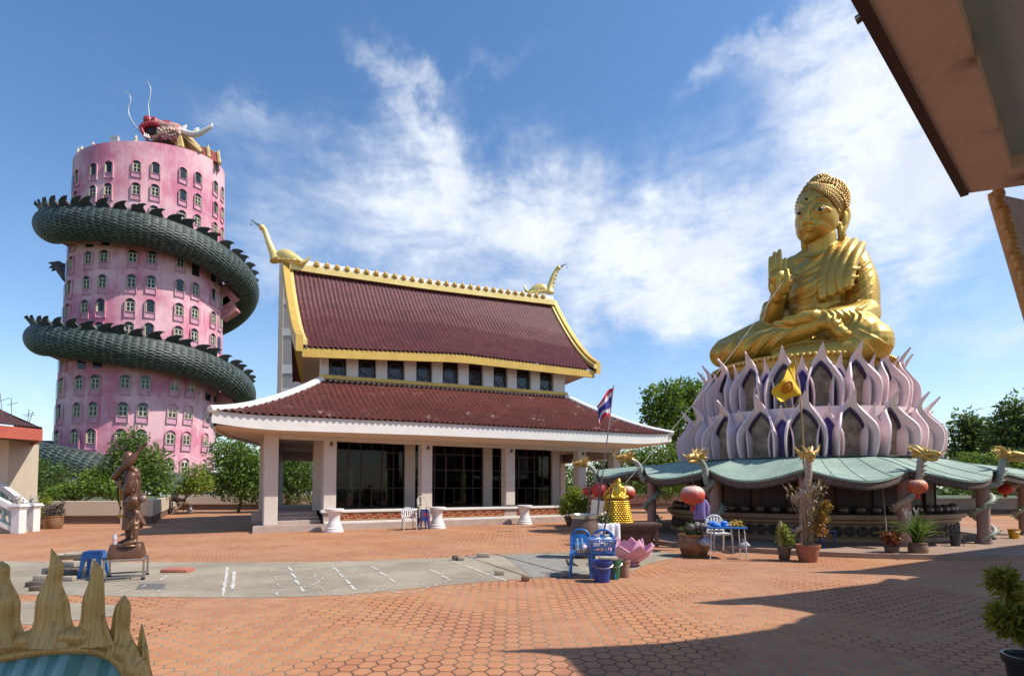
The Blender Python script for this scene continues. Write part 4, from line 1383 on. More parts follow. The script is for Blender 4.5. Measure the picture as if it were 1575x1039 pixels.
# left: behind the parapet
tree('leafy_shrub', 'tall loose shrub with sparse upright top behind the bronze monk statue', 'shrub', G(205, 772) * 0 + V((-21.7, 31.5, 0)),
     [(P(205, 672, 31), (.7, .6, .55)), (P(197, 690, 31), (1.0, .8, .7)), (P(222, 700, 31.5), (1.1, .9, .8)), (P(240, 716, 31.5), (.95, .9, .8)), (P(205, 716, 31), (1.2, 1, .9)), (P(184, 712, 31), (.9, .9, .8)), (P(222, 738, 31), (1.3, 1, .9)), (P(195, 742, 31), (1.3, 1, .9)), (P(245, 745, 31.5), (.8, .8, .7))],
     8200, .15, M_LMID, trunk_r=.1, shell=.15)
tree('garden_bush', 'low bright bush in front of the dragon tail left of the monk statue', 'bush', V((-24.5, 30.5, 0)),
     [(P(150, 736, 30.5), (1.0, .8, .7)), (P(130, 752, 30), (.9, .7, .5)), (P(165, 750, 30), (.9, .7, .6)), (P(105, 757, 30), (.8, .6, .4)), (P(84, 760, 29.5), (.7, .6, .35)), (P(185, 757, 30), (.9, .6, .4))], 4800, .15, M_LBRIGHT, trunk_r=.06, shell=.2)
tree('flowering_bush', 'pale leafed bush in front of the foot of the pink tower', 'bush', V((-20.3, 33, 0)),
     [(P(298, 732, 34), (.8, .7, .7)), (P(304, 746, 34), (1.0, .7, .6)), (P(285, 750, 34), (.7, .6, .5)), (P(315, 742, 35), (.8, .6, .7))], 2900, .15, M_LYEL, trunk_r=.05, shell=.2)
bam = [(P(x, y, 36), (r, r, r * .95)) for x, y, r in ((340, 700, 1.0), (355, 692, 1.05), (372, 700, 1.1), (388, 705, 1.1), (345, 725, 1.2), (365, 725, 1.4), (388, 730, 1.3), (335, 745, .9), (360, 748, 1.2), (385, 750, 1.2), (405, 722, 1.2), (408, 745, 1.2))]
tree('dense_bush', 'dense bright green bush to the left of the hall corner column', 'bush', V((-17.8, 36, 0)), bam, 11000, .17, M_LBRIGHT, trunk_r=.09, shell=.25, droop=.4)
bam = [(P(x, y, 37), (r, r, r * .95)) for x, y, r in ((428, 705, 1.2), (446, 700, 1.2), (462, 708, 1.2), (432, 730, 1.3), (452, 732, 1.3), (472, 735, 1.2), (440, 752, 1.2), (462, 755, 1.1), (490, 730, 1.4))]
tree('dense_bush', 'dense bright green bush seen through the left gallery of the hall', 'bush', V((-15.3, 37, 0)), bam, 7000, .17, M_LBRIGHT, trunk_r=.09, shell=.25, droop=.4)
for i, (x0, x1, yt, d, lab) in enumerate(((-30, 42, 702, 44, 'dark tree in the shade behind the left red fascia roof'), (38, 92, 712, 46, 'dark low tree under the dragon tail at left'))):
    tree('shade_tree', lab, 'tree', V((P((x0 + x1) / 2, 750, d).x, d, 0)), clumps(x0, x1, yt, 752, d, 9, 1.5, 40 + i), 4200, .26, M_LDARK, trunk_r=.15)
# behind the hall through its open rear wall
for i, (x0, x1, lab) in enumerate(((520, 620, 'green tree seen through the left glass front of the hall'), (690, 740, 'green tree seen through the middle glass front of the hall'), (800, 845, 'green tree seen through the right glass front of the hall'))):
    tree('garden_tree', lab, 'tree', V((P((x0 + x1) / 2, 750, 44).x, 44, 0)), clumps(x0, x1, 700, 755, 44, 7, 1.6, 60 + i), 2600, .3, M_LBRIGHT, trunk_r=.13)
# between hall and lotus pedestal
tree('round_tree', 'light green tree rising behind the left petals of the lotus pedestal', 'tree', V((P(1030, 750, 46).x, 46, 0)),
     [(P(1008, 612, 46), (1.3, 1.2, 1.0)), (P(1030, 604, 46), (1.2, 1.1, .9)), (P(1052, 600, 47), (1.3, 1.2, 1.0)), (P(1005, 635, 46), (1.2, 1.2, 1.0)), (P(1030, 630, 46), (1.6, 1.4, 1.2)), (P(1055, 630, 47), (1.5, 1.4, 1.2)), (P(1015, 655, 46), (1.5, 1.3, 1.1)), (P(1045, 658, 46), (1.7, 1.4, 1.2)), (P(1070, 610, 47), (1.3, 1.3, 1.2)), (P(1075, 640, 47), (1.5, 1.3, 1.2))], 5200, .34, M_LBRIGHT, trunk_r=.25, shell=.2)
tree('hedge_tree', 'bright green bushy tree between the hall and the lotus pedestal', 'tree', V((P(1000, 750, 36).x, 36, 0)),
     [(P(x, y, 36), (r, r, r * .8)) for x, y, r in ((965, 708, .9), (985, 700, 1.0), (1005, 705, 1.1), (1025, 698, 1.0), (1045, 705, 1.1), (975, 722, 1.2), (1000, 722, 1.3), (1030, 722, 1.3), (1060, 718, 1.2), (985, 742, 1.3), (1020, 745, 1.4), (1055, 742, 1.4))], 7600, .2, M_LBRIGHT, trunk_r=.12, shell=.25)
tree('thin_tree', 'thin sparse tree between the right columns of the hall', 'tree', V((P(930, 750, 38).x, 38, 0)),
     [(P(x, y, 38), (r, r, r)) for x, y, r in ((878, 700, .5), (872, 722, .6), (925, 712, .9), (938, 705, .9), (930, 728, .9), (945, 725, 1.0), (920, 742, .8), (880, 742, .6))], 2300, .2, M_LMID, trunk_r=.07, shell=.1)
# right side
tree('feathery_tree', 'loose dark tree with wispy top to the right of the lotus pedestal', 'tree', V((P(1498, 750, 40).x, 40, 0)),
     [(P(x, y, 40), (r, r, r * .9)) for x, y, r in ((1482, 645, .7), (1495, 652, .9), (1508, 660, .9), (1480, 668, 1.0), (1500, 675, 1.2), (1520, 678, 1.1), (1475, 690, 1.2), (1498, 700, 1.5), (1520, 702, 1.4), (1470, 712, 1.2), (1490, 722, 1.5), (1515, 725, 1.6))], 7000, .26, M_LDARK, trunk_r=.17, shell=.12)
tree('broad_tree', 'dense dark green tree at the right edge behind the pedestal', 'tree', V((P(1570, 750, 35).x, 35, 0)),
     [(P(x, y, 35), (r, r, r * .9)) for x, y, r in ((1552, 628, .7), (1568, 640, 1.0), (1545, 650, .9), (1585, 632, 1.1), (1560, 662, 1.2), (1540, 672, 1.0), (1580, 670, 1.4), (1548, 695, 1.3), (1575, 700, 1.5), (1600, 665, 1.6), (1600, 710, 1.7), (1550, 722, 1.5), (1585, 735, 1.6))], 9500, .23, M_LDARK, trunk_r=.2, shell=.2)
tree('hedge_tree', 'mid green bush under the dark trees right of the pedestal', 'bush', V((P(1500, 750, 33).x, 33, 0)),
     [(P(x, y, 33), (r, r, r * .8)) for x, y, r in ((1478, 712, .8), (1500, 715, .9), (1525, 712, .9), (1550, 715, 1.0), (1575, 712, 1.0), (1490, 735, 1.1), (1525, 735, 1.2), (1565, 735, 1.3))], 4600, .19, M_LMID, trunk_r=.1, shell=.25)
# a far belt of trees that reads as one mass
rng = np.random.default_rng(5)
fb = []
for i in range(150):
    a = lerp(-1.15, 1.15, (i + rng.random()) / 150)
    dd = 165 + rng.random() * 40
    h = 3.2 + rng.random() * 3.5
    fb.append((V((math.sin(a) * dd, math.cos(a) * dd, h * .5)), (4.5 + rng.random() * 3, 4, h * .62)))
V_, Fq = leaf_cloud(fb, 20000, 1.5, rng, shell=.5)
tag(mesh_np('treeline', V_, Fq, M_LMID), 'low belt of far trees along the horizon', 'trees', kind='stuff')
# weeds along the top of the parapet
M_WEED = M_LBRIGHT

# ---------------------------------------------------------------- parapet, flower bed wall
M_PARA = mat('parapet_cream', (.58, .49, .37), (.52, .43, .32), rough=.8, vs=.8, grime=(.30, .24, .18), gamt=.22, gs=.8, streak=True)
M_PARAB = mat('parapet_base', (.17, .10, .07), (.12, .075, .055), rough=.8, vs=1.5)
M_PARAD = mat('parapet_rust', (.22, .10, .075), (.16, .08, .06), rough=.8, vs=1.5)
def wall_run(pts, h, th, base_h, name, label, mt=None):
    b = MB(); q = MB()
    for a, c in zip(pts, pts[1:]):
        t = (c - a).normalized(); nn = V((-t.y, t.x, 0))
        b.hexa([a + V((0, 0, base_h)), c + V((0, 0, base_h)), c + nn * th + V((0, 0, base_h)), a + nn * th + V((0, 0, base_h))], [a + V((0, 0, h)), c + V((0, 0, h)), c + nn * th + V((0, 0, h)), a + nn * th + V((0, 0, h))])
        i0, i1 = a + nn * .05, c + nn * .05
        q.hexa([i0, i1, i1 + nn * (th - .1), i0 + nn * (th - .1)], [i0 + V((0, 0, base_h)), i1 + V((0, 0, base_h)), i1 + nn * (th - .1) + V((0, 0, base_h)), i0 + nn * (th - .1) + V((0, 0, base_h))])
    t_ = thing(name, label, 'parapet', pts[0])
    b.build('wall_panel', mt or M_PARA, t_, smooth=False, bevel=.02)
    q.build('dark_base', M_PARAB, t_, smooth=False)
    return t_
w = wall_run([G(-70, 806), G(234, 805)], 1.02, .28, .36, 'parapet_wall', 'long cream parapet wall with dark base behind the potted plants at left')
for px in (187, 110):
    b = MB(); p = G(px, 805) + V((0, -.04, 0)); b.box(p + V((0, 0, .5)), (.05, .05, 1.0)); b.build('drain_pipe', M_PARA, w, smooth=False)
wall_run([G(234, 805) + V((.02, .02, 0)), G(271, 784)], 1.05, .28, .34, 'parapet_wall', 'cream parapet wall running away behind the bronze monk statue')
wall_run([G(271, 784) + V((.05, .05, 0)), G(520, 784)], 1.12, .28, .42, 'parapet_wall', 'far cream parapet wall below the dense bushes left of the hall')
wall_run([G(520, 784) + V((.05, .05, 0)), G(1100, 782)], 1.1, .28, .4, 'parapet_wall', 'far rust coloured parapet wall behind the hall and small golden buddha', M_PARAD)
wall_run([G(1340, 789), G(1680, 789)], .95, .28, .25, 'parapet_wall', 'grey brown parapet wall right of the lotus pedestal below the dark trees', mat('parapet_grey', (.36, .28, .22), (.27, .21, .17), vs=1.0))
# ---------------------------------------------------------------- lotus pedestal
from mathutils.bvhtree import BVHTree
KD_ = 22.0; KA = R(27.5)
KC = V((math.sin(KA) * KD_, math.cos(KA) * KD_, 0))
KU = V((-math.sin(KA), -math.cos(KA), 0)); KR = V((math.cos(KA), -math.sin(KA), 0))
def K(deg, r, z):
    a = R(deg); return KC + KU * r * math.cos(a) + KR * r * math.sin(a) + V((0, 0, z))
M_LAV = mat('lavender_paint', (.84, .665, .65), (.76, .585, .585), rough=.55, vs=1.1, grime=(.40, .29, .30), gamt=.16, gs=1.3, streak=True)
M_PURPLE = mat('purple_trim', (.045, .02, .075), (.03, .013, .05), rough=.45, vs=2)
M_RELIEF = mat('stone_relief', (.42, .31, .215), (.15, .105, .07), rough=.85, vs=3.2, bump=1.0, bs=7, grime=(.07, .055, .045), gamt=.45, gs=4)
M_BLUE = mat('blue_mosaic', (.03, .19, .45), (.05, .05, .25), rough=.3, vs=2.2)
M_VIOLET = mat('violet_panel', (.075, .035, .26), (.045, .03, .17), rough=.4, vs=2)
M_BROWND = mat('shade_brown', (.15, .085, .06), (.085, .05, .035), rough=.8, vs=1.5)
M_SAGE = mat('sage_roof', (.30, .385, .31), (.20, .285, .235), rough=.7, vs=1.3, grime=(.42, .48, .42), gamt=.45, gs=1.6, streak=True, bump=.2, bs=12)
M_FRINGE = mat('brown_fringe', (.15, .10, .075), (.08, .055, .045), rough=.8, vs=14)
M_POSTP = mat('post_pink', (.42, .255, .205), (.33, .19, .155), rough=.7, vs=2, grime=(.2, .13, .11), gamt=.3, gs=3)
M_PLAT = mat('platform_stone', (.20, .125, .095), (.15, .10, .075), rough=.9, vs=1.2, spec=.15)

plat = MB()
PR = 7.15
plat.lathe(KC, [(0, .0), (PR, .0), (PR, .10), (PR - .35, .104)], 96)
b = MB(); b.lathe(KC, [(0, -.1), (PR - .35, -.1), (PR - .35, .10), (0, .10)], 96)
tag(b.build('pedestal_platform', M_PLAT, origin=KC, ang=30), kind='structure')
b = MB(); b.lathe(KC, [(PR - .35, .0), (PR, .0), (PR, .115), (PR - .35, .115)], 96)
tag(b.build('platform_kerb', mat('kerb_pale', (.36, .25, .19), (.28, .19, .14), rough=.9, vs=1.5, spec=.15), origin=KC, ang=30), kind='structure')

ped = thing('lotus_pedestal', 'giant lavender lotus pedestal with two tiers of pointed petals under the golden Buddha', 'pedestal', KC)
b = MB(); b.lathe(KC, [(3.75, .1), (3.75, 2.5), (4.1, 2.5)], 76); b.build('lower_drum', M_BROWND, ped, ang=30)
b = MB(); b.lathe(KC, [(3.56, 2.38), (3.56, 4.0), (2.98, 4.0), (2.98, 5.0), (2.6, 5.0)], 76); b.build('petal_drum', M_LAV, ped, ang=30)
b = MB(); b.lathe(KC, [(2.7, 4.95), (2.90, 4.95), (2.90, 5.1), (2.84, 5.12), (2.86, 5.5), (2.78, 5.52), (2.8, 5.66), (2.92, 5.70), (2.92, 5.78), (2.5, 5.80), (0, 5.80)], 96)
for i in range(110):
    b.ball(K(360 * i / 110, 2.90, 5.70), .07, 6)
b.build('gold_ring', M_GOLDP, ped, ang=60)
# niches of the shaded lower drum
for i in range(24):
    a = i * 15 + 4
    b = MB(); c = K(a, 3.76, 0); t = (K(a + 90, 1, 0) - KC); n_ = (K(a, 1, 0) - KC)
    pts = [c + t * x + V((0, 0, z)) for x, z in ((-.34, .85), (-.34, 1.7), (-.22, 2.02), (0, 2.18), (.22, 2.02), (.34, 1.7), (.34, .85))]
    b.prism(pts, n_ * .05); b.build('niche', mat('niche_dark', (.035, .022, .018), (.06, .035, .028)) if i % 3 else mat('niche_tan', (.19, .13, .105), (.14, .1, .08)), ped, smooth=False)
b = MB(); b.lathe(KC, [(3.7, .1), (4.42, .1), (4.42, .22), (4.3, .25), (4.3, .58), (4.4, .62), (4.4, .7), (4.52, .74), (4.52, .86), (3.7, .86)], 96)
b.build('ledge', mat('ledge_tan', (.36, .22, .125), (.25, .15, .085), vs=2), ped, ang=30)
disc = bowl = None
for i in range(84):
    a = -87 + i * 2.15
    if a > 88: break
    if disc is None:
        b = MB(); b.lathe((0, 0, 0), [(0, 0), (.15, 0), (.15, .05), (.11, .07), (.06, .03), (0, .03)], 14, M=Matrix.Rotation(R(90), 3, 'X'))
        disc = b.build('ledge_roundel', mat('roundel_dark', (.045, .03, .025), (.08, .05, .04)), ped, local=True); o_ = disc
    elif i % 2 == 0:
        o_ = disc.copy(); COL.objects.link(o_)
    else: continue
    n_ = K(a, 1, 0) - KC
    o_.location = K(a, 4.29, .41) - KC
    o_.rotation_euler = (0, 0, math.atan2(n_.y, n_.x) + R(90))
petals = {}
def petal_shape(Hh, hw, dep, big):
    """half outline of the hood's front edge, and of its foot on the drum"""
    fr = [(.92, .55, 0), (.98, .70, .16), (1.0, .78, .32), (.92, .74, .47), (.72, .50, .60), (.54, .30, .70), (.35, .20, .79), (.18, .28, .88), (.0, .58, 1.0)]
    bk = [(.84, 0, 0), (.87, 0, .15), (.87, 0, .29), (.83, 0, .40), (.72, 0, .50), (.54, 0, .585), (.34, 0, .655), (.15, 0, .71), (0, 0.0, .75)]
    f = spline([V((w * hw, y * dep, z * Hh)) for w, y, z in fr], 26); g = spline([V((w * hw, y * dep, z * Hh)) for w, y, z in bk], 26)
    f = [V((max(p.x, 0), p.y, p.z)) for p in f]; g = [V((max(p.x, 0), p.y, p.z)) for p in g]
    f[-1].x = 0; g[-1].x = 0
    return f, g
def petal_proto(Hh, hw, dep, big, panel, trim):
    f, g = petal_shape(Hh, hw, dep, big)
    mir = lambda l: [V((-p.x, p.y, p.z)) for p in l]
    F_ = f + mir(f)[::-1][1:]; G_ = g + mir(g)[::-1][1:]
    b = MB(); rows = []
    for k_ in range(6):
        u = k_ / 5
        rows.append([V((lerp(q.x, p.x, u ** .8), lerp(q.y, p.y, u), lerp(q.z, p.z, u ** 1.25))) for p, q in zip(F_, G_)])
    b.grid(rows)
    o = b.build('petal', M_LAV, None, ang=60, solid=.055 if big else .04)
    b = MB(); inner = [V((p.x * .93, .012, p.z * .985)) for p in g]; pl = inner + [V((-p.x, p.y, p.z)) for p in inner][::-1][1:]
    b.poly(pl); b.build('relief_panel', panel, o, local=True, smooth=False)
    b = MB(); tr_ = [V((p.x * .93, .05, p.z * .985)) for p in g]; tr2 = tr_ + [V((-p.x, p.y, p.z)) for p in tr_][::-1][1:]
    b.tube(tr2, .055 if big else .035, 6); b.build('panel_trim', trim, o, local=True, ang=60)
    return o
specs = [  # count, phase, wall radius, foot z, big?, height, half width, depth
    (19, 2.5, 3.56, 2.44, True, 1.98, .53, .74), (19, 2.5 + 9.47, 3.56, 2.44, False, 1.62, .34, .46),
    (19, 12.0, 2.98, 3.86, True, 2.10, .48, .66), (19, 2.5, 2.98, 3.86, False, 1.78, .30, .42)]
for n_, ph, r0, z0, big, Hh, hw, dep in specs:
    for i in range(n_):
        a = ph + 360 / n_ * i
        d_ = (a + 180) % 360 - 180
        if abs(d_) > 118: continue
        key = (Hh, i % 2 if not big else 0)
        if key not in petals:
            petals[key] = petal_proto(Hh, hw, dep, big, M_RELIEF if big else (M_BLUE if i % 2 else M_VIOLET), M_PURPLE if big else M_VIOLET)
            o_ = petals[key]
            o_.parent = ped
        else: o_ = copy_tree(petals[key], ped)
        nn = K(a, 1, 0) - KC; tt = K(a + 90, 1, 0) - KC
        M = Matrix((tt, nn, V((0, 0, 1)))).transposed().to_4x4()
        o_.matrix_basis = Matrix.Translation(K(a, r0, z0) - KC) @ M

# ---------------------------------------------------------------- canopy and its dragon posts
POSTS = [(930, 22.5, 2.34), (1002, 18.9, 2.28), (1099, 16.2, 2.12), (1238, 14.0, 2.08), (1390, 14.3, 2.08), (1511, 14.9, 2.10), (1574, 17.6, 2.14), (None, (15.6, 23.5), 2.2), (None, (11, 26), 2.3), (None, (6.3, 26.3), 2.35)]
pw_ = []
for px, d, z in POSTS:
    q = V((ray(px, 750)[0] * d, d, 0)) if px else V((*d, 0))
    pw_.append((q, z))
can = thing('canopy_roof', 'sage green scalloped canopy roof around the lotus pedestal on dragon posts', 'canopy', KC)
b = MB(); fr_ = MB(); NPO = len(pw_)
top_rows = []
ang_ = [math.atan2((p - KC).dot(KR), (p - KC).dot(KU)) for p, _ in pw_]
for i in range(1, NPO):
    while ang_[i] < ang_[i - 1]: ang_[i] += 2 * PI
NU, NV = 16, 8
cols = []
for i in range(NPO):
    (p0, z0), (p1, z1) = pw_[i], pw_[(i + 1) % NPO]
    a0 = ang_[i]; a1 = ang_[(i + 1) % NPO] + (2 * PI if i == NPO - 1 else 0)
    for k_ in range(NU):
        u = k_ / NU
        s_ = math.sin(PI * u)
        a = lerp(a0, a1, u)
        pin = KC + (KU * math.cos(a) + KR * math.sin(a)) * 3.9
        po = p0.lerp(p1, u); out = (po - KC).normalized(); po = po + out * (.22 + .60 * s_)
        zo = lerp(z0, z1, u) - .30 * s_ ** 1.15
        col = []
        for j in range(NV + 1):
            v = j / NV
            col.append(V((lerp(pin.x, po.x, v), lerp(pin.y, po.y, v), lerp(2.52, zo, v) + .12 * math.sin(PI * v) * (.3 - s_))))
        cols.append(col)
b.grid([[c[j] for c in cols] for j in range(NV + 1)], cu=True)
b.grid([[c[j] - V((0, 0, .055)) for c in cols] for j in range(NV + 1)], cu=True, flip=True)
b.grid([[c[NV] for c in cols], [c[NV] - V((0, 0, .055)) for c in cols]], cu=True)
b.build('roof_sheet', M_SAGE, can, ang=50, recalc=False)
b = MB()
for j in range(0, len(cols), 4):
    b.tube([p + V((0, 0, .004)) for p in cols[j]], .012, 6)
b.build('sheet_seam', mat('seam_green', (.25, .33, .27), (.20, .28, .23), rough=.7), can)
# hanging fringe along the eave: little pointed drops
n_ = len(cols)
for j in range(n_):
    p, q = cols[j][NV], cols[(j + 1) % n_][NV]
    m_ = 5
    for e in range(m_):
        a, c = p.lerp(q, e / m_), p.lerp(q, (e + 1) / m_)
        inn = (KC - a).normalized(); inn.z = 0
        a = a + inn * .03; c = c + inn * .03; a.z -= .05; c.z -= .05
        md = a.lerp(c, .5)
        fr_.prism([a, c, c - V((0, 0, .12)), md - V((0, 0, .19)), a - V((0, 0, .12))], inn * .05)
fr_.build('eave_fringe', M_FRINGE, can, smooth=False)
b = MB()
b.grid([[c[NV - 3] - V((0, 0, .10)) for c in cols], [c[NV - 3] - V((0, 0, .24)) for c in cols]], cu=True)
b.build('ring_beam', M_BROWND, can, smooth=False, solid=.1)

M_DGREEN = mat('serpent_green', (.26, .31, .24), (.38, .38, .31), rough=.55, vs=5, grime=(.22, .26, .2), gamt=.4, gs=6, space='obj')
M_DPALE = mat('serpent_pale', (.46, .35, .29), (.34, .32, .25), rough=.6, vs=5, grime=(.3, .27, .2), gamt=.35, gs=6, space='obj')
M_GOLDH = mat('serpent_gold', (.66, .44, .12), (.50, .30, .07), rough=.4, metal=.35, vs=7, space='obj')
def dragon_head(b, s=1.0, M=None):
    """open-mouthed horned head, snout along +x"""
    q = MB()
    q.ball((-.02, 0, 0), (.13, .10, .10), 10)
    q.tube(spline([(.02, 0, .02), (.14, 0, .045), (.24, 0, .03), (.30, 0, .05)], 8), [.085, .08, .07, .065, .062, .06, .05, .02], 8)
    q.tube(spline([(.0, 0, -.06), (.12, 0, -.09), (.22, 0, -.085), (.26, 0, -.06)], 7), [.06, .055, .05, .045, .04, .03, .012], 8)
    for sg in (-1, 1):
        q.tube(spline([(-.05, sg * .05, .08), (-.15, sg * .09, .17), (-.27, sg * .11, .19)], 7), [.03, .028, .024, .02, .015, .01, .004], 6)
        q.tube(spline([(.24, sg * .04, .05), (.31, sg * .10, .10), (.33, sg * .12, .18)], 6), [.012, .011, .01, .008, .006, .003], 5)
        q.ball((.06, sg * .075, .07), .032, 8)
        for k_ in range(5):
            a = -.9 + k_ * .55
            q.tube([(-.06, sg * .08, .02), (-.15, sg * (.12 + .02 * k_), .10 * math.sin(a)), (-.23 - .02 * (k_ % 2), sg * (.15 + .03 * k_), .20 * math.sin(a) + .03)], [.035, .025, .003], 5)
        for k_ in range(4): q.cone((.12 + .04 * k_, sg * .045, -.02), (.125 + .04 * k_, sg * .045, -.065), .012, .002, 4)
    for k_ in range(6): q.cone((.02 - .05 * k_, 0, .09 - .01 * k_), (-.03 - .06 * k_, 0, .19 - .02 * k_), .028, .003, 5)
    for k_ in range(4): q.cone((.02 - .04 * k_, 0, -.10), (-.02 - .05 * k_, 0, -.19), .022, .003, 5)
    for v in q.v: pass
    b.add([(M @ (V(v) * s)) if M else V(v) * s for v in q.v], q.f)
def dragon_post(pos, out, zt, turns, ph, skin, label, head_out=.38, neck=.42, hs=1.15):
    t = thing('dragon_post', label, 'post', pos)
    b = MB(); b.lathe(pos, [(.20, 0), (.20, .08), (.15, .12), (.145, zt - .1), (.18, zt - .02)], 16); b.build('column', M_POSTP, t, ang=40)
    rt = V((-out.y, out.x, 0))
    pts = []
    n = 46
    for i in range(n):
        u = i / (n - 1)
        a = ph - turns * 2 * PI * (1 - u)
        rr = .205 + .02 * math.sin(u * 9)
        pts.append(pos + (out * math.cos(a) + rt * math.sin(a)) * rr + V((0, 0, .12 + u * (zt - .42))))
    e = pts[-1]
    nk = spline([e, pos + out * .27 + V((0, 0, zt - .42)), pos + out * .36 + V((0, 0, zt - .2)), pos + out * .40 + V((0, 0, zt + .04)), pos + out * lerp(.40, head_out, .4) + V((0, 0, zt + neck * .65)), pos + out * head_out + V((0, 0, zt + neck))], 20)
    pts += nk[1:]
    m_ = len(pts)
    b = MB(); b.tube(pts, [interp(i / m_, [0, .12, .5, .85, 1], [.03, .062, .08, .085, .075]) for i in range(m_)], 10)
    for i in range(3, m_ - 3, 2):      # low dorsal ridge
        p = pts[i]; o_ = (p - V((pos.x, pos.y, p.z))).normalized(); 
        b.cone(p + o_ * .09, p + o_ * .16 + V((0, 0, .03)), .035, .005, 5)
    b.build('serpent_body', skin, t, ang=70)
    M = Matrix((out, rt, V((0, 0, 1)))).transposed().to_4x4()
    Mx = Matrix.Translation(pts[-1] + out * .06) @ M @ Matrix.Rotation(R(8), 4, 'Y')
    b = MB(); dragon_head(b, hs, Mx); b.build('serpent_head', M_GOLDH, t, ang=50)
    return t
labs = ['pale green dragon post farthest left, beside the two red lanterns', 'green dragon post behind the small golden buddha, head facing the hall', 'green dragon post between the big planter and the table, head facing left',
        'pale front dragon post wrapped in dry branches behind the terracotta pot', 'pale dragon post behind the tall grassy pot', 'dragon post with grey green neck at the open right side of the canopy', 'dragon post at the right edge above the yellow bucket']
outs = [V((-1, .05, 0)), V((-1, -.1, 0)), V((-.86, -.5, 0)), V((-.25, -.97, 0)), V((.45, -.9, 0)), V((.85, -.5, 0)), V((.95, -.3, 0))]
for i, lb in enumerate(labs):
    p, z = pw_[i]; o = outs[i].normalized()
    dragon_post(p + V((0, 0, .1 if (p - KC).length < PR - .3 else 0)), o, z - .1, 1.9 if i != 2 else 1.6, R(-40 + 50 * i), M_DPALE if i in (3, 4) else M_DGREEN, lb, head_out=(.85, .85, .72, .42, .46, .5, .5)[i], neck=.36 if i not in (3,) else .32)

# ---------------------------------------------------------------- golden Buddha
M_GOLD = mat('buddha_gold', (.65, .41, .085), (.50, .295, .05), rough=.40, metal=.6, vs=1.3, bump=.12, bs=9, grime=(.28, .16, .035), gamt=.28, gs=1.1, streak=True)
CAM_P = V((0, 0, CAMZ))
def B(px, py, t=0.0):
    a, c = ray(px, py)
    d = V((a, 1, c)); dh = V((a, 1, 0))
    s = (t - KD_) / dh.dot(KU) if False else (KD_ - t) / (-dh.dot(KU))
    return CAM_P + d * s
KM = Matrix((KR, -KU, V((0, 0, 1)))).transposed()      # local x = viewer's right, y = away, z = up
class Sculpt:
    def __init__(s, fn): s.b = MB(); s.fn = fn; s.t = None
    def ell(s, px, py, t, rx, ry, rz, rot=0, tilt=0):
        M = KM @ Matrix.Rotation(R(tilt), 3, 'Y') @ Matrix.Rotation(R(rot), 3, 'Z')
        s.b.ball(s.fn(px, py, t), (rx, ry, rz), 40, M=M)
    def limb(s, pts, rad, n=20, m=10, sq=1.0, ends=True):
        p = spline([s.fn(*q) for q in pts], m)
        r = splinev(rad, m) if hasattr(rad, '__len__') else [rad] * m
        s.b.tube(p, [max(x, .004) for x in r], n, sq=sq)
        if ends: s.b.ball(p[0], r[0], 18); s.b.ball(p[-1], r[-1], 18)
    def freeze(s): s.t = BVHTree.FromPolygons([tuple(v) for v in s.b.v], s.b.f)
    def surf(s, px, py, off=0.0):
        a, c = ray(px, py); d = V((a, 1, c)).normalized()
        h = s.t.ray_cast(CAM_P, d)
        return (h[0] - d * off) if h[0] is not None else None
    def line(s, pts, r, off=0.0, m=12, n=8):
        """a ridge that follows the frozen surface between picture points"""
        q = spline([V((x, y, 0)) for x, y in pts], m)
        pp = [s.surf(v.x, v.y, off) for v in q]
        ok = [(p, i) for i, p in enumerate(pp) if p is not None]
        if len(ok) < 2: return
        rr = r if hasattr(r, '__len__') else [r, r]
        rs = [float(np.interp(i / (m - 1), np.linspace(0, 1, len(rr)), rr)) for _, i in ok]
        s.b.tube([p for p, _ in ok], rs, n)
        s.b.ball(ok[0][0], rs[0], 8); s.b.ball(ok[-1][0], rs[-1], 8)
    def dot(s, px, py, r, off=0.0):
        p = s.surf(px, py, off)
        if p is not None: s.b.ball(p, r, 10, M=KM)

S = Sculpt(B)
# lap and legs
S.ell(1250, 541, .55, 2.15, 1.5, .42)
S.limb([(1228, 505, -.3), (1170, 524, .1), (1117, 541, .25)], [.85, .72, .52], m=12)
S.limb([(1112, 545, .5), (1160, 534, 1.2), (1215, 514, 1.85), (1262, 499, 2.2)], [.48, .48, .38, .24], m=14)
S.limb([(1288, 508, .6), (1318, 520, 1.6), (1338, 527, 1.9)], [.9, .82, .66], m=10)
S.limb([(1345, 532, 1.95), (1300, 540, 2.2), (1240, 545, 2.1), (1200, 548, 1.7)], [.46, .42, .36, .3], m=12)
S.ell(1335, 524, 1.2, .66, .9, .62)
# feet
S.limb([(1260, 499, 2.25), (1272, 496, 2.35), (1281, 499, 2.4)], [.2, .24, .2], m=8)
for i, (x, y) in enumerate(((1290, 495), (1293, 498), (1294.5, 501), (1295, 504))): S.limb([(1281, 498 + i * 1.3, 2.4), (x, y, 2.38)], [.085, .075], m=4)
S.limb([(1283, 507, 2.3), (1294, 511, 2.42), (1301, 516, 2.4)], [.17, .2, .14], m=8)
# torso
S.ell(1262, 478, .3, .98, .85, .95)
S.ell(1265, 430, .12, 1.06, .80, .93)
S.ell(1263, 452, .35, 1.02, .85, .8)
S.limb([(1228, 408, -.35), (1262, 394, .0), (1312, 402, .42)], [.40, .48, .47], m=10)
S.limb([(1266, 402, .1), (1265, 385, .18), (1264, 366, .25)], [.56, .45, .45], m=8)
# right arm (picture left), raised
S.limb([(1222, 411, -.35), (1203, 455, -.2), (1187, 497, .1)], [.42, .40, .36], m=10)
S.limb([(1186, 500, .2), (1191, 478, .75), (1197, 452, 1.15)], [.36, .30, .24], m=10)
S.limb([(1180, 470, -.1), (1178, 490, .15), (1180, 506, .3)], [.16, .22, .2], m=8)
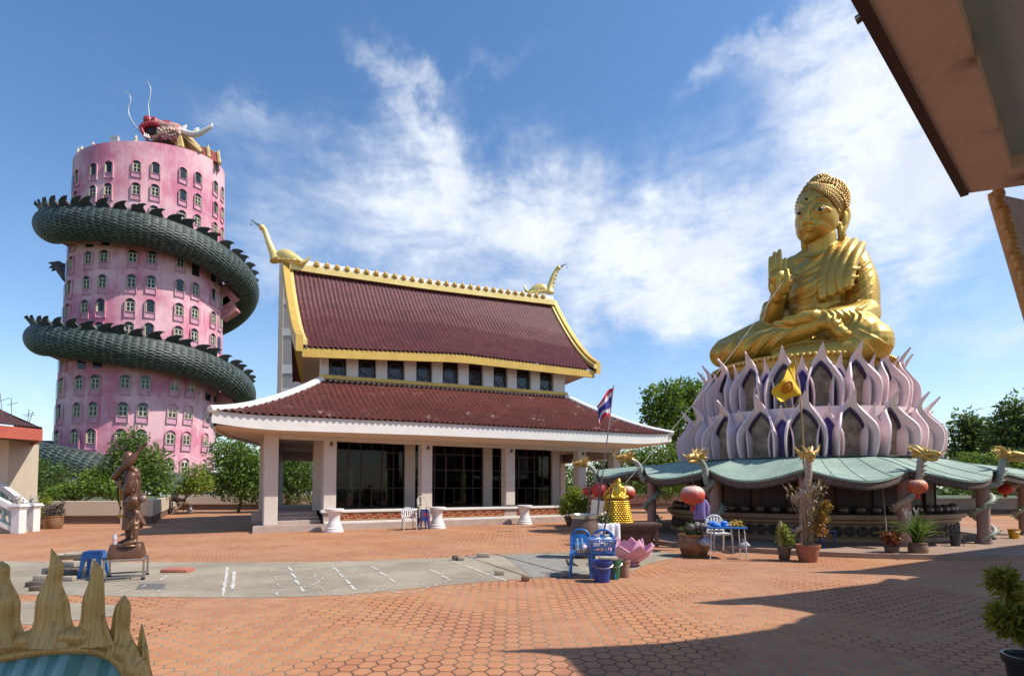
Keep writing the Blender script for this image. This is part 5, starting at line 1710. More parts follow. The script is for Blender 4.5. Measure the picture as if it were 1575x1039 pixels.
# left arm (picture right)
S.limb([(1312, 405, .42), (1323, 440, .65), (1328, 480, .9)], [.50, .54, .48], m=12)
S.limb([(1328, 484, 1.0), (1312, 488, 1.65), (1284, 488, 2.1), (1264, 487, 2.2)], [.5, .42, .32, .22], m=12)
# lap hand
S.limb([(1264, 486, 2.2), (1248, 487, 2.3), (1236, 489, 2.3)], [.19, .22, .2], m=8)
for i, (x, y) in enumerate(((1206, 491), (1204, 494), (1208, 497), (1214, 499))):
    S.limb([(1240, 487 + i * 2.4, 2.35 - .03 * i), (1222, 488.5 + i * 2.6, 2.38), (x, y, 2.25)], [.085, .08, .055], m=7)
S.limb([(1250, 484, 2.3), (1238, 482, 2.4), (1226, 485, 2.42)], [.09, .085, .06], m=6)
S.limb([(1240, 499, 2.1), (1215, 501, 2.1), (1194, 498, 1.9)], [.15, .16, .1], m=8)
# raised hand: palm, four fingers, thumb
HT = 1.3
S.limb([(1196, 456, HT - .1), (1196.5, 446, HT), (1196, 428, HT)], [.24, .29, .30], m=8, n=14, sq=.5)
S.ell(1196.5, 437, HT, .31, .16, .44)
for x0, y0, x1, y1, r in ((1186, 424, 1184.5, 396.5, .078), (1192.2, 423, 1191, 389.5, .085), (1199, 423, 1199, 385.5, .088), (1205.6, 425, 1207.6, 398.5, .08)):
    S.limb([(x0, y0, HT), (lerp(x0, x1, .5), lerp(y0, y1, .5), HT + .02), (x1, y1, HT - .05)], [r * 1.12, r, r * .72], m=8)
S.limb([(1206, 447, HT + .05), (1211, 432, HT + .15), (1210.5, 416, HT + .12)], [.13, .11, .07], m=8)
# robe fall over the left shoulder
for pts, r in (([(1290, 374, -.1), (1281, 388, .72), (1271, 412, 1.0), (1266, 438, 1.15), (1266, 457, 1.22)], .16), ([(1302, 371, -.1), (1294, 384, .8), (1284, 408, 1.12), (1279, 434, 1.25), (1279, 452, 1.3)], .148),
               ([(1314, 372, -.05), (1307, 383, .85), (1297, 405, 1.2), (1292, 429, 1.32), (1294, 446, 1.36)], .148), ([(1325, 377, .1), (1319, 388, .95), (1311, 407, 1.28), (1306, 427, 1.38), (1304, 440, 1.4)], .148)):
    kf = round((pts[0][0] - 1290) / 12)
    S.limb([(x, y, t + .075 * kf) for x, y, t in pts], [r * .95, r * 1.05, r * 1.05, r * 1.1, r * .95], m=16)
# head
HROTZ = 33
S.ell(1261, 318, .2, .75, .86, .77)
S.ell(1256, 338, .38, .68, .75, .78)
S.ell(1252.5, 352, .5, .57, .58, .46)
S.freeze()
for i in range(9):
    S.line([(1268 - i * .4, 396 + i * 9), (1246, 408 + i * 9.5), (1215, 424 + i * 8.5)], [.02, .05, .025], off=-.005)
for i in range(6):      # sleeve folds of the left arm
    S.line([(1305 + i * 2, 412 + i * 13), (1322, 412 + i * 12.5), (1340, 398 + i * 13)], [.02, .065, .03], off=-.005)
for i in range(6):
    x = 1270 + i * 10.5; S.line([(x - 5, 478), (x + 3, 486), (x - 2, 498)], [.03, .07, .03], off=-.01)
for x0, x1 in ((1205, 1160), (1192, 1142), (1176, 1122), (1158, 1106), (1220, 1180)):
    S.line([(x0, 509), ((x0 + x1) / 2 - 4, 524), (x1, 549)], [.03, .065, .04], off=-.01)
for k_ in range(4):
    S.line([(1300 + k_ * 6, 512 - k_ * 2), (1325 + k_ * 7, 520), (1352 + k_ * 4, 542 - k_ * 4)], [.03, .06, .03], off=-.01)
S.line([(1246, 398), (1235, 397), (1222, 402)], [.03, .05, .03])      # neckline
# face
S.line([(1242.5, 318), (1241, 328), (1239.5, 339)], [.085, .12, .16], off=.05)
S.dot(1239.5, 340.5, .155, .06); S.dot(1234.5, 342, .085, .02); S.dot(1247, 341.5, .11, .02)
S.line([(1246, 318), (1252, 309.5), (1263, 305.5), (1273, 309), (1280, 317)], [.04, .06, .065, .055, .03], off=.01)
S.line([(1239, 318), (1234, 313.5), (1228, 313), (1223, 318)], [.04, .055, .05, .03], off=.01)
S.line([(1252, 322.5), (1261, 318), (1272, 320), (1278, 324)], [.03, .05, .05, .025], off=.03)
S.line([(1253, 324), (1262, 325.5), (1273, 323)], [.03, .05, .03], off=.01)
S.line([(1236, 326), (1230, 324), (1224.5, 328)], [.03, .045, .03], off=.03)
S.line([(1236, 330), (1230, 331.5), (1225, 330)], [.03, .045, .03], off=.01)
S.line([(1236.5, 350.5), (1241, 348.6), (1246, 348.8), (1252, 348), (1258, 345.5)], [.02, .055, .06, .05, .02], off=.025)
S.line([(1238.5, 353.2), (1246, 353.8), (1255, 350)], [.03, .065, .03], off=.02)
S.dot(1245.5, 362, .2, -.13)
# ears
S.limb([(1290, 327, .1), (1296, 320, .05), (1302, 322, -.05), (1304, 332, -.05), (1301, 345, .0), (1297, 354, .08), (1295.5, 365, .1)], [.09, .1, .1, .1, .1, .1, .13], m=18)
S.ell(1297.5, 337, .0, .13, .14, .42)
S.limb([(1291, 345, .15), (1292, 358, .15), (1294, 367, .1)], [.08, .08, .1], m=6)
S.limb([(1232, 358, .1), (1236, 370, .05), (1238, 379, .05)], [.09, .1, .13], m=7)
bud_ = thing('golden_buddha', 'giant golden Buddha statue seated cross legged with raised right hand on the lotus pedestal', 'statue', KC + V((0, 0, 5.8)))
body = S.b.build('body', M_GOLD, bud_, weld=False, recalc=False)
sculpt(body, .026, 3, .5)
# hair of snail curls, knot on the crown
M_HAIRG = mat('hair_gold', (.52, .33, .09), (.36, .21, .05), rough=.45, metal=.55, vs=3)
h = MB()
caps = [(B(1264.5, 314, .02), (.815, .90, .78)), (B(1261.5, 286.5, .0), (.38, .38, .36))]
face = [(B(1261, 318, .2), (.75, .86, .77)), (B(1256, 338, .38), (.68, .75, .78))]
for c, r in caps: h.ball(c, r, 28, M=KM)
for ci, (c, r) in enumerate(caps):
    n = 620 if ci == 0 else 170
    for i in range(n):
        z = 1 - 2 * (i + .5) / n; a = i * 2.39996
        q = V((math.sqrt(1 - z * z) * math.cos(a), math.sqrt(1 - z * z) * math.sin(a), z))
        if q.z < -.55: continue
        p = c + KM @ V((q.x * r[0], q.y * r[1], q.z * r[2]))
        inside = False
        for fc, frr in face:
            l = KM.transposed() @ (p - fc)
            if (l.x / frr[0]) ** 2 + (l.y / frr[1]) ** 2 + (l.z / frr[2]) ** 2 < 1.0: inside = True
        if inside: continue
        h.ball(p, .056, 7)
S2 = Sculpt(B); S2.b.join(S.b); S2.freeze()
S2.b.join(h); S2.freeze()
for k_ in range(1, 7):
    f_ = k_ / 7
    lo = [(1221, 317), (1224, 303), (1232, 294), (1243, 290), (1256, 291), (1268, 297), (1278, 305), (1286, 316), (1290, 326)]
    hi = [(1221, 306), (1226, 293), (1236, 284), (1246, 281), (1260, 283), (1274, 285), (1288, 290), (1299, 302), (1303, 316)]
    q = spline([V((lerp(a[0], c[0], f_), lerp(a[1], c[1], f_), 0)) for a, c in zip(lo, hi)], 36)
    for j, v in enumerate(q):
        p = S2.surf(v.x + (1.3 if k_ % 2 else 0), v.y, .02)
        if p is not None: h.ball(p, .056, 8)
for off_, pts in ((.0, [(1221, 317), (1224, 303), (1232, 294), (1243, 290), (1256, 291), (1268, 297), (1278, 305), (1286, 316), (1290, 326)]),):
    q = spline([V((x, y, 0)) for x, y in pts], 26)
    for v in q:
        p = S2.surf(v.x, v.y, .02)
        if p is not None: h.ball(p, .062, 8)
h.build('hair', M_HAIRG, bud_, ang=80)
for nm, px, py, rr, mm in (('eye', 1262, 321.6, (.15, .06, .055), mat('eye_white', (.55, .5, .42), (.5, .45, .36), rough=.4)), ('eye', 1230, 327.8, (.10, .06, .05), MATS.get('eye_white'))):
    p = S2.surf(px, py, .015); 
    if p is None: continue
    b = MB(); b.ball(p, rr, 12, M=KM); e = b.build(nm, mm, bud_)
    p2 = S2.surf(px - .5, py, .05); b = MB(); b.ball(p2, (.075, .045, .06), 10, M=KM); b.build('pupil', mat('pupil_black', (.01, .008, .006), rough=.3), e)
p = S2.surf(1240, 306, .02); b = MB(); b.ball(p, .05, 10); b.build('forehead_mark', mat('mark_red', (.10, .02, .015), rough=.4), bud_)
# sacred thread from the raised hand down to the front of the small buddha
a_, c_ = B(1205, 432, 1.65), P(962, 742, 17.2)
b = MB(); pts = []
for i in range(25):
    u = i / 24; p = a_.lerp(c_, u); p.z -= .5 * math.sin(PI * u) * .5; pts.append(p)
b.tube(pts, .008, 5)
tag(b.build('sacred_thread', mat('thread_white', (.72, .68, .6), rough=.8), origin=c_), 'long pale thread hanging from the raised golden hand down to the small golden buddha', 'thread')
# ---------------------------------------------------------------- bronze monk on its trolley
M_BRONZE = mat('bronze_paint', (.15, .069, .036), (.10, .045, .026), rough=.38, metal=.35, vs=6, grime=(.26, .15, .09), gamt=.3, gs=9)
M_STEEL = mat('steel_tube', (.42, .37, .33), (.32, .28, .25), rough=.3, metal=.8, vs=8)
M_BLUEP = mat('blue_plastic', (.022, .16, .46), (.018, .135, .40), rough=.35, vs=6, space='obj')
M_NAVYP = mat('navy_plastic', (.02, .05, .20), (.016, .04, .16), rough=.4, vs=6, space='obj')
M_REDP = mat('red_plastic', (.30, .03, .03), (.24, .025, .025), rough=.4, vs=6, space='obj')
M_WHITEP = mat('white_plastic', (.66, .65, .64), (.58, .57, .56), rough=.4, vs=6, space='obj')
SD = 9.85
def SP(px, py, t=0.0):
    return P(px, py, SD - t)
sb = G(196, 888)
trolley = thing('steel_trolley', 'low steel tube trolley carrying the bronze monk statue', 'trolley', P(196, 888, SD - .1) * V((1, 1, 0)).length * 0 + V((P(196, 888, SD).x, SD, 0)))
b = MB()
TCX = SP(194, 888); TCX.z = 0
_rd = V((TCX.x, TCX.y, 0)).normalized(); TRY = Matrix.Rotation(R(-7), 3, 'Z') @ _rd; TRX = V((TRY.y, -TRY.x, 0))
def TQ(x, y, z): return TCX + TRX * x + TRY * y + V((0, 0, z))
ya, yb, x0, x1 = -.30, .30, -.285, .285
zt_, zb_ = .355, .07
for x in (x0, x1):
    for y in (ya, yb): b.tube([TQ(x, y, .03), TQ(x, y, zt_)], .017, 8)
    for z in (zb_, zt_): b.tube([TQ(x, ya, z), TQ(x, yb, z)], .015, 8)
for y in (ya, yb):
    for z in (zb_, zt_): b.tube([TQ(x0 - .02, y, z), TQ(x1 + .02, y, z)], .015, 8)
b.build('tube_frame', M_STEEL, trolley)
for x in (x0, x1):
    for y in (ya, yb):
        b = MB(); b.lathe(TQ(x, y, .025), [(0, -.02), (.025, -.02), (.025, .02), (0, .02)], 10, M=Matrix.Rotation(R(90), 3, 'X')); b.build('caster', mat('caster_black', (.02, .02, .02)), trolley)
monk = thing('monk_statue', 'bronze statue of a walking monk with a rolled umbrella on his shoulder', 'statue', V((SP(196, 870).x, SD, .37)))
b = MB()
qd = lambda w, d, z: [TQ(-w, -d, z), TQ(w, -d, z), TQ(w, d, z), TQ(-w, d, z)]
b.hexa(qd(.275, .27, .372), qd(.225, .22, .63))
b.build('plinth_block', M_BRONZE, monk, bevel=.03, ang=30)
S = Sculpt(SP)
# rocky ground, feet
S.ell(196, 838, .05, .24, .22, .035)
for pts, r in (([(207.5, 833, .14), (198, 834.5, .20), (192, 836, .24)], [.04, .042, .03]), ([(199, 829, -.04), (190, 832.5, .02), (183, 834.5, .05)], [.045, .04, .028])):
    S.limb(pts, r, m=8)
S.limb([(206.5, 834, .12), (208, 822, .12), (208, 806, .08)], [.045, .042, .07], m=8)
S.limb([(198, 831, -.06), (197, 820, -.05), (198, 806, -.02)], [.045, .045, .07], m=8)
# robe skirt, flared behind
S.limb([(203, 782, 0), (203, 797, .0), (203.5, 813.5, .0)], [.13, .15, .16], m=10, n=16, ends=False)
S.limb([(212, 790, .0), (217, 800, .0), (223, 806, .0)], [.07, .06, .025], m=8)
S.limb([(194, 790, .05), (193, 803, .06), (193, 812, .05)], [.05, .05, .045], m=8, ends=False)
# torso and shoulders
S.limb([(203, 786, 0), (202, 762, .0), (201, 742, .0), (202, 727, .0)], [.13, .145, .155, .10], m=12, n=16)
S.limb([(198, 722, .0), (206, 724, .0), (211, 731, .0)], [.06, .085, .06], m=8)
S.limb([(200, 724, .02), (199.5, 716, .04)], [.06, .055], m=4)
S.ell(198, 703.5, -.02, .088, .10, .12); S.ell(195, 709, .0, .066, .08, .07)
# near arm bent up to the shaft, hands
S.limb([(203, 732, .16), (199, 745, .2), (195, 755, .2)], [.085, .08, .075], m=10)
S.limb([(194, 756, .2), (186, 746, .18), (179, 737, .12)], [.065, .048, .034], m=10)
S.limb([(196, 735, -.14), (188, 742, -.06), (178, 735, .02)], [.07, .055, .036], m=10)
S.ell(177.5, 735, .1, .05, .045, .045)
for i in range(4): S.limb([(176 + i * 1.2, 736.5 - i, .14), (174.5 + i * 1.2, 733 - i, .13), (177 + i * 1.1, 730.5 - i, .1)], [.015, .014, .012], m=5)
S.limb([(178.5, 731, .1), (177, 728.5, .12), (179, 727, .12)], [.015, .015, .012], m=5)
# satchel
S.ell(204, 770, .22, .125, .09, .115)
S.limb([(193, 775, .18), (205, 779, .2), (213, 772, .2)], [.05, .06, .05], m=8)
S.limb([(208, 726, .12), (211, 745, .17), (208, 762, .22)], [.018, .018, .018], m=10)
S.freeze()
for x0_, x1_ in ((198, 196), (202, 201), (206, 207), (210, 214), (213, 220)): S.line([(x0_, 786), ((x0_ + x1_) / 2, 798), (x1_, 811)], [.008, .016, .012])
for i in range(5): S.line([(208 + i * .4, 737 + i * 4), (203, 743 + i * 4), (197, 744 + i * 3)], [.006, .013, .006])
for i in range(4): S.line([(190, 745 + i * 9), (193, 752 + i * 9), (199, 754 + i * 9)], [.006, .012, .006])
S.line([(192, 813), (203, 815), (213, 811)], [.014, .018, .014])
S.line([(193, 709), (195, 708.5), (197, 709)], .008, m=5); S.line([(192.5, 712), (191.5, 714), (193, 715)], .012, m=5)
S.dot(203, 707, .022, 0)
bd = S.b.build('body', M_BRONZE, monk, weld=False, recalc=False); sculpt(bd, .0095, 2, .5)
b = MB(); b.tube(spline([SP(174, 736, .15), SP(185, 724, .18), SP(199, 710.5, .19), SP(208, 700, .15), SP(216, 691, .13), SP(224, 683, .12)], 16), [interp(i / 15, [0, .06, .55, .62, .66, 1], [.045, .058, .058, .052, .03, .02]) for i in range(16)], 14)
b.tube([SP(223.5, 683.5, .12), SP(225.5, 681, .12)], .028, 8)
for i in range(12): b.tube([SP(179 + i * 1.8, 730 - i * 1.9, .215), SP(180 + i * 1.8, 731.5 - i * 1.9, .19)], .008, 5)
b.build('rolled_umbrella', M_BRONZE, monk)
b = MB(); b.ball(SP(219.5, 766, .18), (.075, .07, .07), 16); b.lathe(SP(219.5, 766, .18), [(.05, .05), (.06, .075), (.0, .09)], 14); b.build('alms_bowl', mat('bowl_dull', (.26, .19, .15), (.16, .10, .07), rough=.4, metal=.3), monk)
b = MB(); p = SP(207, 765, .335); b.box(p, (.075, .012, .03), rz=-.1); b.build('paper_tag', M_WHITE, monk, smooth=False)
b = MB(); b.tube(spline([SP(184, 750, .2), SP(185, 772, .2), SP(184.5, 790, .2)], 8), .012, 6)
for i in range(6): b.ball(SP(182 + i * 1.3, 793 + (i % 2), .2), .022, 6)
b.build('garland', mat('garland_orange', (.52, .26, .02), (.42, .18, .015)), monk)
b = MB(); b.tube(spline([SP(182, 748, .2), SP(181, 765, .2), SP(187, 783, .2)], 8), .014, 6); b.build('black_ribbon', mat('ribbon_black', (.015, .012, .012)), monk)
bt = thing('water_bottle', 'small clear plastic water bottle standing by the monk statue feet', 'bottle', SP(176.5, 838, .22))
b = MB(); p = SP(176.5, 838, .22); b.lathe(p, [(.03, 0), (.033, .03), (.03, .09), (.033, .14), (.014, .19), (.014, .2)], 12); b.build('bottle_body', mat('clear_plastic', (.55, .56, .6), (.42, .42, .46), rough=.1), bt)
b = MB(); b.lathe(p + V((0, 0, .2)), [(.016, 0), (.016, .022), (0, .024)], 10); b.lathe(p + V((0, 0, .06)), [(.0335, 0), (.0335, .05)], 12); b.build('cap', mat('label_red', (.5, .1, .12), (.55, .5, .5)), bt)

# ---------------------------------------------------------------- plastic stools and chairs
def stool(name, label, loc, rz, m, h=.44, w=.30, group=None):
    t = thing(name, label, 'stool', loc, rz, group)
    b = MB(); b.box((0, 0, h - .02), (w, w, .04)); b.box((0, 0, h - .055), (w + .02, w + .02, .03))
    b.build('seat', m, t, local=True, bevel=.012)
    for sx in (-1, 1):
        for sy in (-1, 1):
            b = MB(); a = V((sx * (w / 2 - .03), sy * (w / 2 - .03), h - .06)); e = V((sx * (w / 2 + .025), sy * (w / 2 + .025), 0))
            b.hexa([e + V((dx * .04, dy * .04, 0)) for dx, dy in ((-.5, -.5), (.5, -.5), (.5, .5), (-.5, .5))], [a + V((dx * .075, dy * .075, 0)) for dx, dy in ((-.5, -.5), (.5, -.5), (.5, .5), (-.5, .5))])
            b.build('leg', m, t, local=True, bevel=.006)
    b = MB()
    for sx in (-1, 1): b.box((sx * (w / 2 + .0), 0, h - .10), (.018, w - .06, .07))
    for sy in (-1, 1): b.box((0, sy * (w / 2 + .0), h - .10), (w - .06, .018, .07))
    b.build('apron', m, t, local=True, smooth=False)
    return t
def chair(name, label, loc, rz, m, arms=False, group=None, w=.44, slots=5):
    """front is -y"""
    t = thing(name, label, 'chair', loc, rz, group)
    b = MB(); rows = []
    for i in range(9):
        v = i / 8; y = lerp(-.21, .20, v)
        rows.append([V((x * w / 2, y, .43 - .018 * math.cos(x * PI / 2) * math.sin(PI * v) - .012 * (1 - v) ** 4)) for x in (-1, -.7, -.35, 0, .35, .7, 1)])
    b.grid(rows); b.build('seat', m, t, local=True, solid=.03, ang=60)
    def leg(x0, y0, z0, x1, y1, r):
        b = MB(); b.tube([(x0, y0, z0), (lerp(x0, x1, .5), lerp(y0, y1, .5), z0 / 2), (x1, y1, 0)], [r, r * .8, r * .62], 8); b.build('leg', m, t, local=True)
    for sx in (-1, 1):
        leg(sx * (w / 2 - .03), -.19, .64 if arms else .43, sx * (w / 2 + .0), -.22, .026)
        leg(sx * (w / 2 - .05), .18, .43, sx * (w / 2 - .02), .27, .028)
    # back: shaped panel with openings
    b = MB(); hb = .37; bw = w / 2 - .02
    def bp(x, z): return V((x, .20 + .10 * (z - .43) / .4 + .03 * (1 - (x / bw) ** 2) * -1 + .02, z))
    outer = []
    n = 18
    for i in range(n + 1):
        a = PI * i / n
        outer.append(bp(bw * math.cos(a) * (1.0 if arms else .97), .62 + (.2 if not arms else .22) * math.sin(a) ** .75))
    path_ = [bp(bw * .92, .43)] + outer + [bp(-bw * .92, .43)]
    b.tube(path_, .022, 8)
    b.tube([bp(-bw * .95, .55 if not arms else .50), bp(0, .55 if not arms else .5), bp(bw * .95, .55 if not arms else .5)], .016, 6)
    if slots:
        for i in range(slots):
            x = lerp(-bw * .7, bw * .7, i / (slots - 1)); ht = .62 + .2 * math.sqrt(max(0, 1 - (x / bw) ** 2)) ** .9
            b.beam(bp(x, .5), bp(x, ht), .045, .012, up=(0, 1, 0))
    else:
        g = []
        for i in range(8):
            z = lerp(.50, .74, i / 7); ww = bw * math.sqrt(max(.05, 1 - max(0, (z - .62) / .22) ** 2)) * .97
            g.append([bp(x * ww, z) for x in (-1, -.6, -.2, .2, .6, 1)])
        b.grid(g); b.grid([[p + V((0, .012, 0)) for p in r] for r in g], flip=True)
    b.build('backrest', m, t, local=True, ang=50)
    if arms:
        for sx in (-1, 1):
            b = MB(); b.tube(spline([(sx * bw * .99, .2, .66), (sx * (w / 2), .0, .655), (sx * (w / 2 - .01), -.16, .645), (sx * (w / 2 - .03), -.2, .62)], 10), .024, 8); b.build('armrest', m, t, local=True)
    return t
stool('plastic_stool', 'blue plastic stool beside the steel trolley of the monk statue', V((G(144, 886).x, G(144, 886).y, .005)), .25, M_BLUEP, h=.46, w=.27)
def gp(px, py, z=0.0): return G(px, py, z)
p = G(629, 814.5); chair('plastic_chair', 'single white plastic armchair by the fret panels of the hall', p, HROT - .1, M_WHITEP, arms=True, w=.5)
# stack of chairs left of the middle white pedestal
p = G(651, 813.5)
z = 0
for i, (m_, lb) in enumerate(((M_NAVYP, 'navy plastic stool at the bottom of the stack by the hall column'), (M_NAVYP, 'navy plastic stool second from the bottom of the stack by the hall column'), (M_REDP, 'red plastic stool in the stack by the hall column'), (M_NAVYP, 'navy plastic stool above the red one in the stack by the hall column'))):
    stool('plastic_stool', lb, p + V((0, 0, i * .105)), HROT + .05 * i, m_, h=.46, w=.30, group='stacked stools by the hall')
chair('plastic_chair', 'cream plastic chair on top of the stool stack by the hall column', p + V((0, 0, .46)), HROT - .15, mat('cream_plastic', (.56, .48, .38), (.46, .38, .28), rough=.45, space='obj'), w=.42, slots=3)

# white pedestals on the plaza edge of the hall
M_PEDW = mat('pedestal_white', (.74, .71, .68), (.68, .64, .6), rough=.6, vs=3, grime=(.5, .42, .35), gamt=.2, gs=3)
for i, (px, py, lb) in enumerate(((514, 820.5, 'left white flared stone pedestal beside the hall steps'), (672.5, 815, 'middle white flared stone pedestal in front of a hall column'), (807, 809, 'right white flared stone pedestal in front of the hall'))):
    p = G(px, py - 3); s = .92
    t = thing('stone_pedestal', lb, 'pedestal', p, group='white pedestals along the hall front')
    b = MB(); b.lathe(p, [(.36 * s, 0), (.36 * s, .06), (.33 * s, .08), (.335 * s, .15), (.29 * s, .18), (.29 * s, .24), (.22 * s, .36), (.21 * s, .52), (.25 * s, .66), (.33 * s, .76)], 32); b.build('shaft', M_PEDW, t, ang=40)
    b = MB(); b.lathe(p, [(.3 * s, .76), (.37 * s, .762), (.37 * s, .84), (.33 * s, .85), (.0, .83)], 32); b.build('top_slab', M_PEDW, t, ang=35)
sh = thing('folded_shoes', 'dark slippers left on the hall plinth beside the right white pedestal', 'slippers', HP(10.2, .2, .76))
b = MB(); 
for dx in (0, .14, .3): b.ball(HP(10.2 + dx, .0, .80), (.06, .12, .05), 8)
b.build('slipper', mat('slipper_dark', (.06, .03, .03)), sh)

# ---------------------------------------------------------------- rubble by the statue, loose bricks
M_BRICKC = mat('brick_grey', (.40, .34, .27), (.27, .22, .17), rough=.9, vs=12, space='obj')
M_BRICKD = mat('brick_dark', (.10, .07, .05), (.16, .12, .09), rough=.9, vs=9, space='obj')
def brick(px, py, L, W_, Hh, rz, m, lb, z=0.006, name='brick', cat='brick', group=None):
    p = G(px, py); p.z = z
    b = MB(); b.box((0, 0, Hh / 2), (L, W_, Hh), taper=.97)
    o = b.build(name, m, local=True, bevel=.008, smooth=True, ang=30); o.location = p; o.rotation_euler = (0, 0, rz)
    return tag(o, lb, cat, group)
brick(700, 861, .13, .1, .1, .3, M_BRICKD, 'small dark brick fragment at the upper edge of the grey yard')
brick(709, 861.5, .14, .1, .08, .1, M_BRICKC, 'pale brick beside the dark fragment at the upper edge of the yard')
brick(743, 857, .3, .12, .1, .05, M_BRICKC, 'long pale brick at the top corner of the slab strip')
brick(768, 884, .17, .1, .09, .1, M_BRICKC, 'pale brick lying in the middle of the slab strip')
brick(808, 893, .13, .1, .08, .2, mat('brick_rust', (.2, .1, .06), (.13, .07, .045), space='obj'), 'rusty brick on the lower edge of the grey yard')
brick(869, 886, .15, .11, .09, -.1, M_BRICKC, 'pale brick by the foot of the blue chairs')
brick(273, 879, .50, .28, .06, .02, mat('slab_red', (.46, .15, .095), (.38, .12, .08), rough=.8, vs=5, space='obj'), 'orange red slab lying on the grey yard right of the trolley', name='stone_slab', cat='slab')
rb = [(66, 893, .26, .12, .1, .1, M_BRICKC, 0, 'pale brick in the rubble nearest the gold crest tips'), (58, 902, .34, .1, .08, .05, M_BRICKD, 0, 'dark plank end at the front of the rubble heap'), (74, 884, .16, .12, .13, .0, M_BRICKC, 0, 'pale block at the left of the rubble heap'),
      (106, 893, .2, .1, .08, .0, M_BRICKC, 0, 'pale brick lying in front of the rubble bowls'), (96, 885, .45, .2, .1, .1, M_BRICKD, 0, 'dark board under the rubble bowls'), (118, 882, .5, .2, .1, .05, M_BRICKD, 0, 'dark board at the right end of the rubble heap'), (60, 908, .25, .09, .07, .15, M_BRICKD, 0, 'small dark offcut at the very front of the rubble'),
      (108, 880, .3, .16, .1, -.1, M_BRICKC, .11, 'pale brick lying on the dark rubble boards'), (132, 872, .4, .16, .05, .05, M_BRICKC, .12, 'thin pale tile on the right rubble board')]
for px, py, L, W_, H_, rz, m_, z, lb in rb: brick(px, py, L, W_, H_, rz, m_, lb, z=z + .006, name='rubble_block', cat='block', group='rubble beside the monk statue')
for px, py, lb in ((105, 876, 'wide grey mortar bowl on the rubble, left one'), (121, 874, 'wide grey mortar bowl on the rubble, next to the trolley')):
    p = G(px, py); p.z = .215
    b = MB(); b.lathe((0, 0, 0), [(.13, 0), (.19, .03), (.23, .09), (.245, .10), (.235, .105), (.2, .06), (0, .04)], 28); o = b.build('mortar_bowl', M_BRICKC, local=True, ang=40); o.location = p; tag(o, lb, 'bowl', 'mortar bowls on the rubble')

# ---------------------------------------------------------------- foreground naga crest
def crest_mat():
    m, k, bs_ = newmat('crest_gold')
    pos = k.n('ShaderNodeNewGeometry').outputs['Position']
    w = k.n('ShaderNodeTexWave', wave_type='BANDS', i={'Vector': k.vm('MULTIPLY', pos, (1.0, .6, .16)), 'Scale': 26.0, 'Distortion': 3.5, 'Detail': 3.0, 'Detail Scale': 2.0})
    n1 = k.noise(pos, 24, 6, .7); n2 = k.noise(pos, 7, 6, .7)
    c = k.mix(k.ss(w.outputs['Fac'], .15, .75), (.63, .385, .125), (.70, .435, .145))
    c = k.mix(k.m('MULTIPLY', k.ss(n2, .45, .7), .6), c, (.55, .30, .085))
    c = k.mix(k.m('MULTIPLY', k.ss(n1, .58, .72), .7), c, (.17, .10, .05))
    k.link(c, bs_.inputs['Base Color']); bs_.inputs['Roughness'].default_value = .38; bs_.inputs['Metallic'].default_value = .2
    h = k.m('ADD', k.m('MULTIPLY', w.outputs['Fac'], 1.0), k.m('MULTIPLY', n1, .4))
    bp = k.n('ShaderNodeBump', i={'Height': h, 'Strength': .6, 'Distance': .004}); k.link(bp.outputs[0], bs_.inputs['Normal'])
    return m
M_CREST = crest_mat()
ND = 1.32
naga = thing('naga_balustrade', 'teal naga balustrade head with gold flame crest in the near left corner', 'balustrade', P(100, 1039, ND) * 1.0)
naga.location.z = 0
def loft(b, left, right, d0, thick=.75, n=22, m=16, lean=0.0, ridges=0):
    """left/right edges as picture points at distance d0; elliptical sections between them"""
    L = spline([P(x, y, d0) for x, y in left], n); Rr = spline([P(x, y, d0) for x, y in right], n)
    rows = []
    for i, (a, c) in enumerate(zip(L, Rr)):
        ctr = (a + c) / 2; h = (c - a) / 2; w = h.length
        row = []
        for j in range(m):
            th = 2 * PI * j / m
            rr = 1 + (.075 * math.cos(th * ridges) if ridges else 0)
            row.append(ctr + h * math.cos(th) * rr + V((0, -1, 0)) * math.sin(th) * w * thick * rr + V((0, lean * i / n, 0)))
        rows.append(row)
    b.grid(rows, cu=True); k_ = len(b.v)
    b.f.append(tuple(range(k_ - m * n, k_ - m * n + m))); b.f.append(tuple(range(k_ - m, k_)))
def zc4(l): return [(x / 3.75, y / 3.75 + 820) for x, y in l]
spk = [([(-160, 640), (-120, 480), (-90, 340), (-40, 230), (5, 158)], [(150, 640), (100, 520), (100, 390), (50, 270), (50, 190), (12, 158)]),
       ([(140, 640), (205, 520), (220, 380), (262, 280), (288, 190), (294, 86)], [(470, 640), (405, 520), (388, 400), (352, 290), (362, 180), (300, 86)]),
       ([(420, 640), (470, 500), (482, 380), (522, 260), (530, 200), (540, 150)], [(650, 640), (604, 500), (598, 380), (596, 280), (585, 200), (546, 150)]),
       ([(590, 680), (640, 560), (656, 470), (672, 410), (712, 356)], [(800, 700), (748, 580), (748, 500), (750, 410), (722, 356)]),
       ([(730, 830), (775, 740), (795, 650), (802, 590), (814, 522)], [(880, 850), (862, 760), (852, 670), (836, 590), (822, 522)])]
for i, (l, r_) in enumerate(spk):
    b = MB(); loft(b, zc4(l), zc4(r_), ND + (0, 0, .01, .03, .05)[i], thick=.55, m=40, ridges=10); b.build('crest_flame', M_CREST, naga, ang=80, recalc=True)
b = MB()
band = [(-200, 700), (0, 650), (150, 622), (300, 600), (450, 592), (600, 610), (700, 660), (770, 760), (830, 880)]
bp_ = spline([P(x / 3.75, y / 3.75 + 820, ND + (.0 if x < 600 else .03)) for x, y in band], 40)
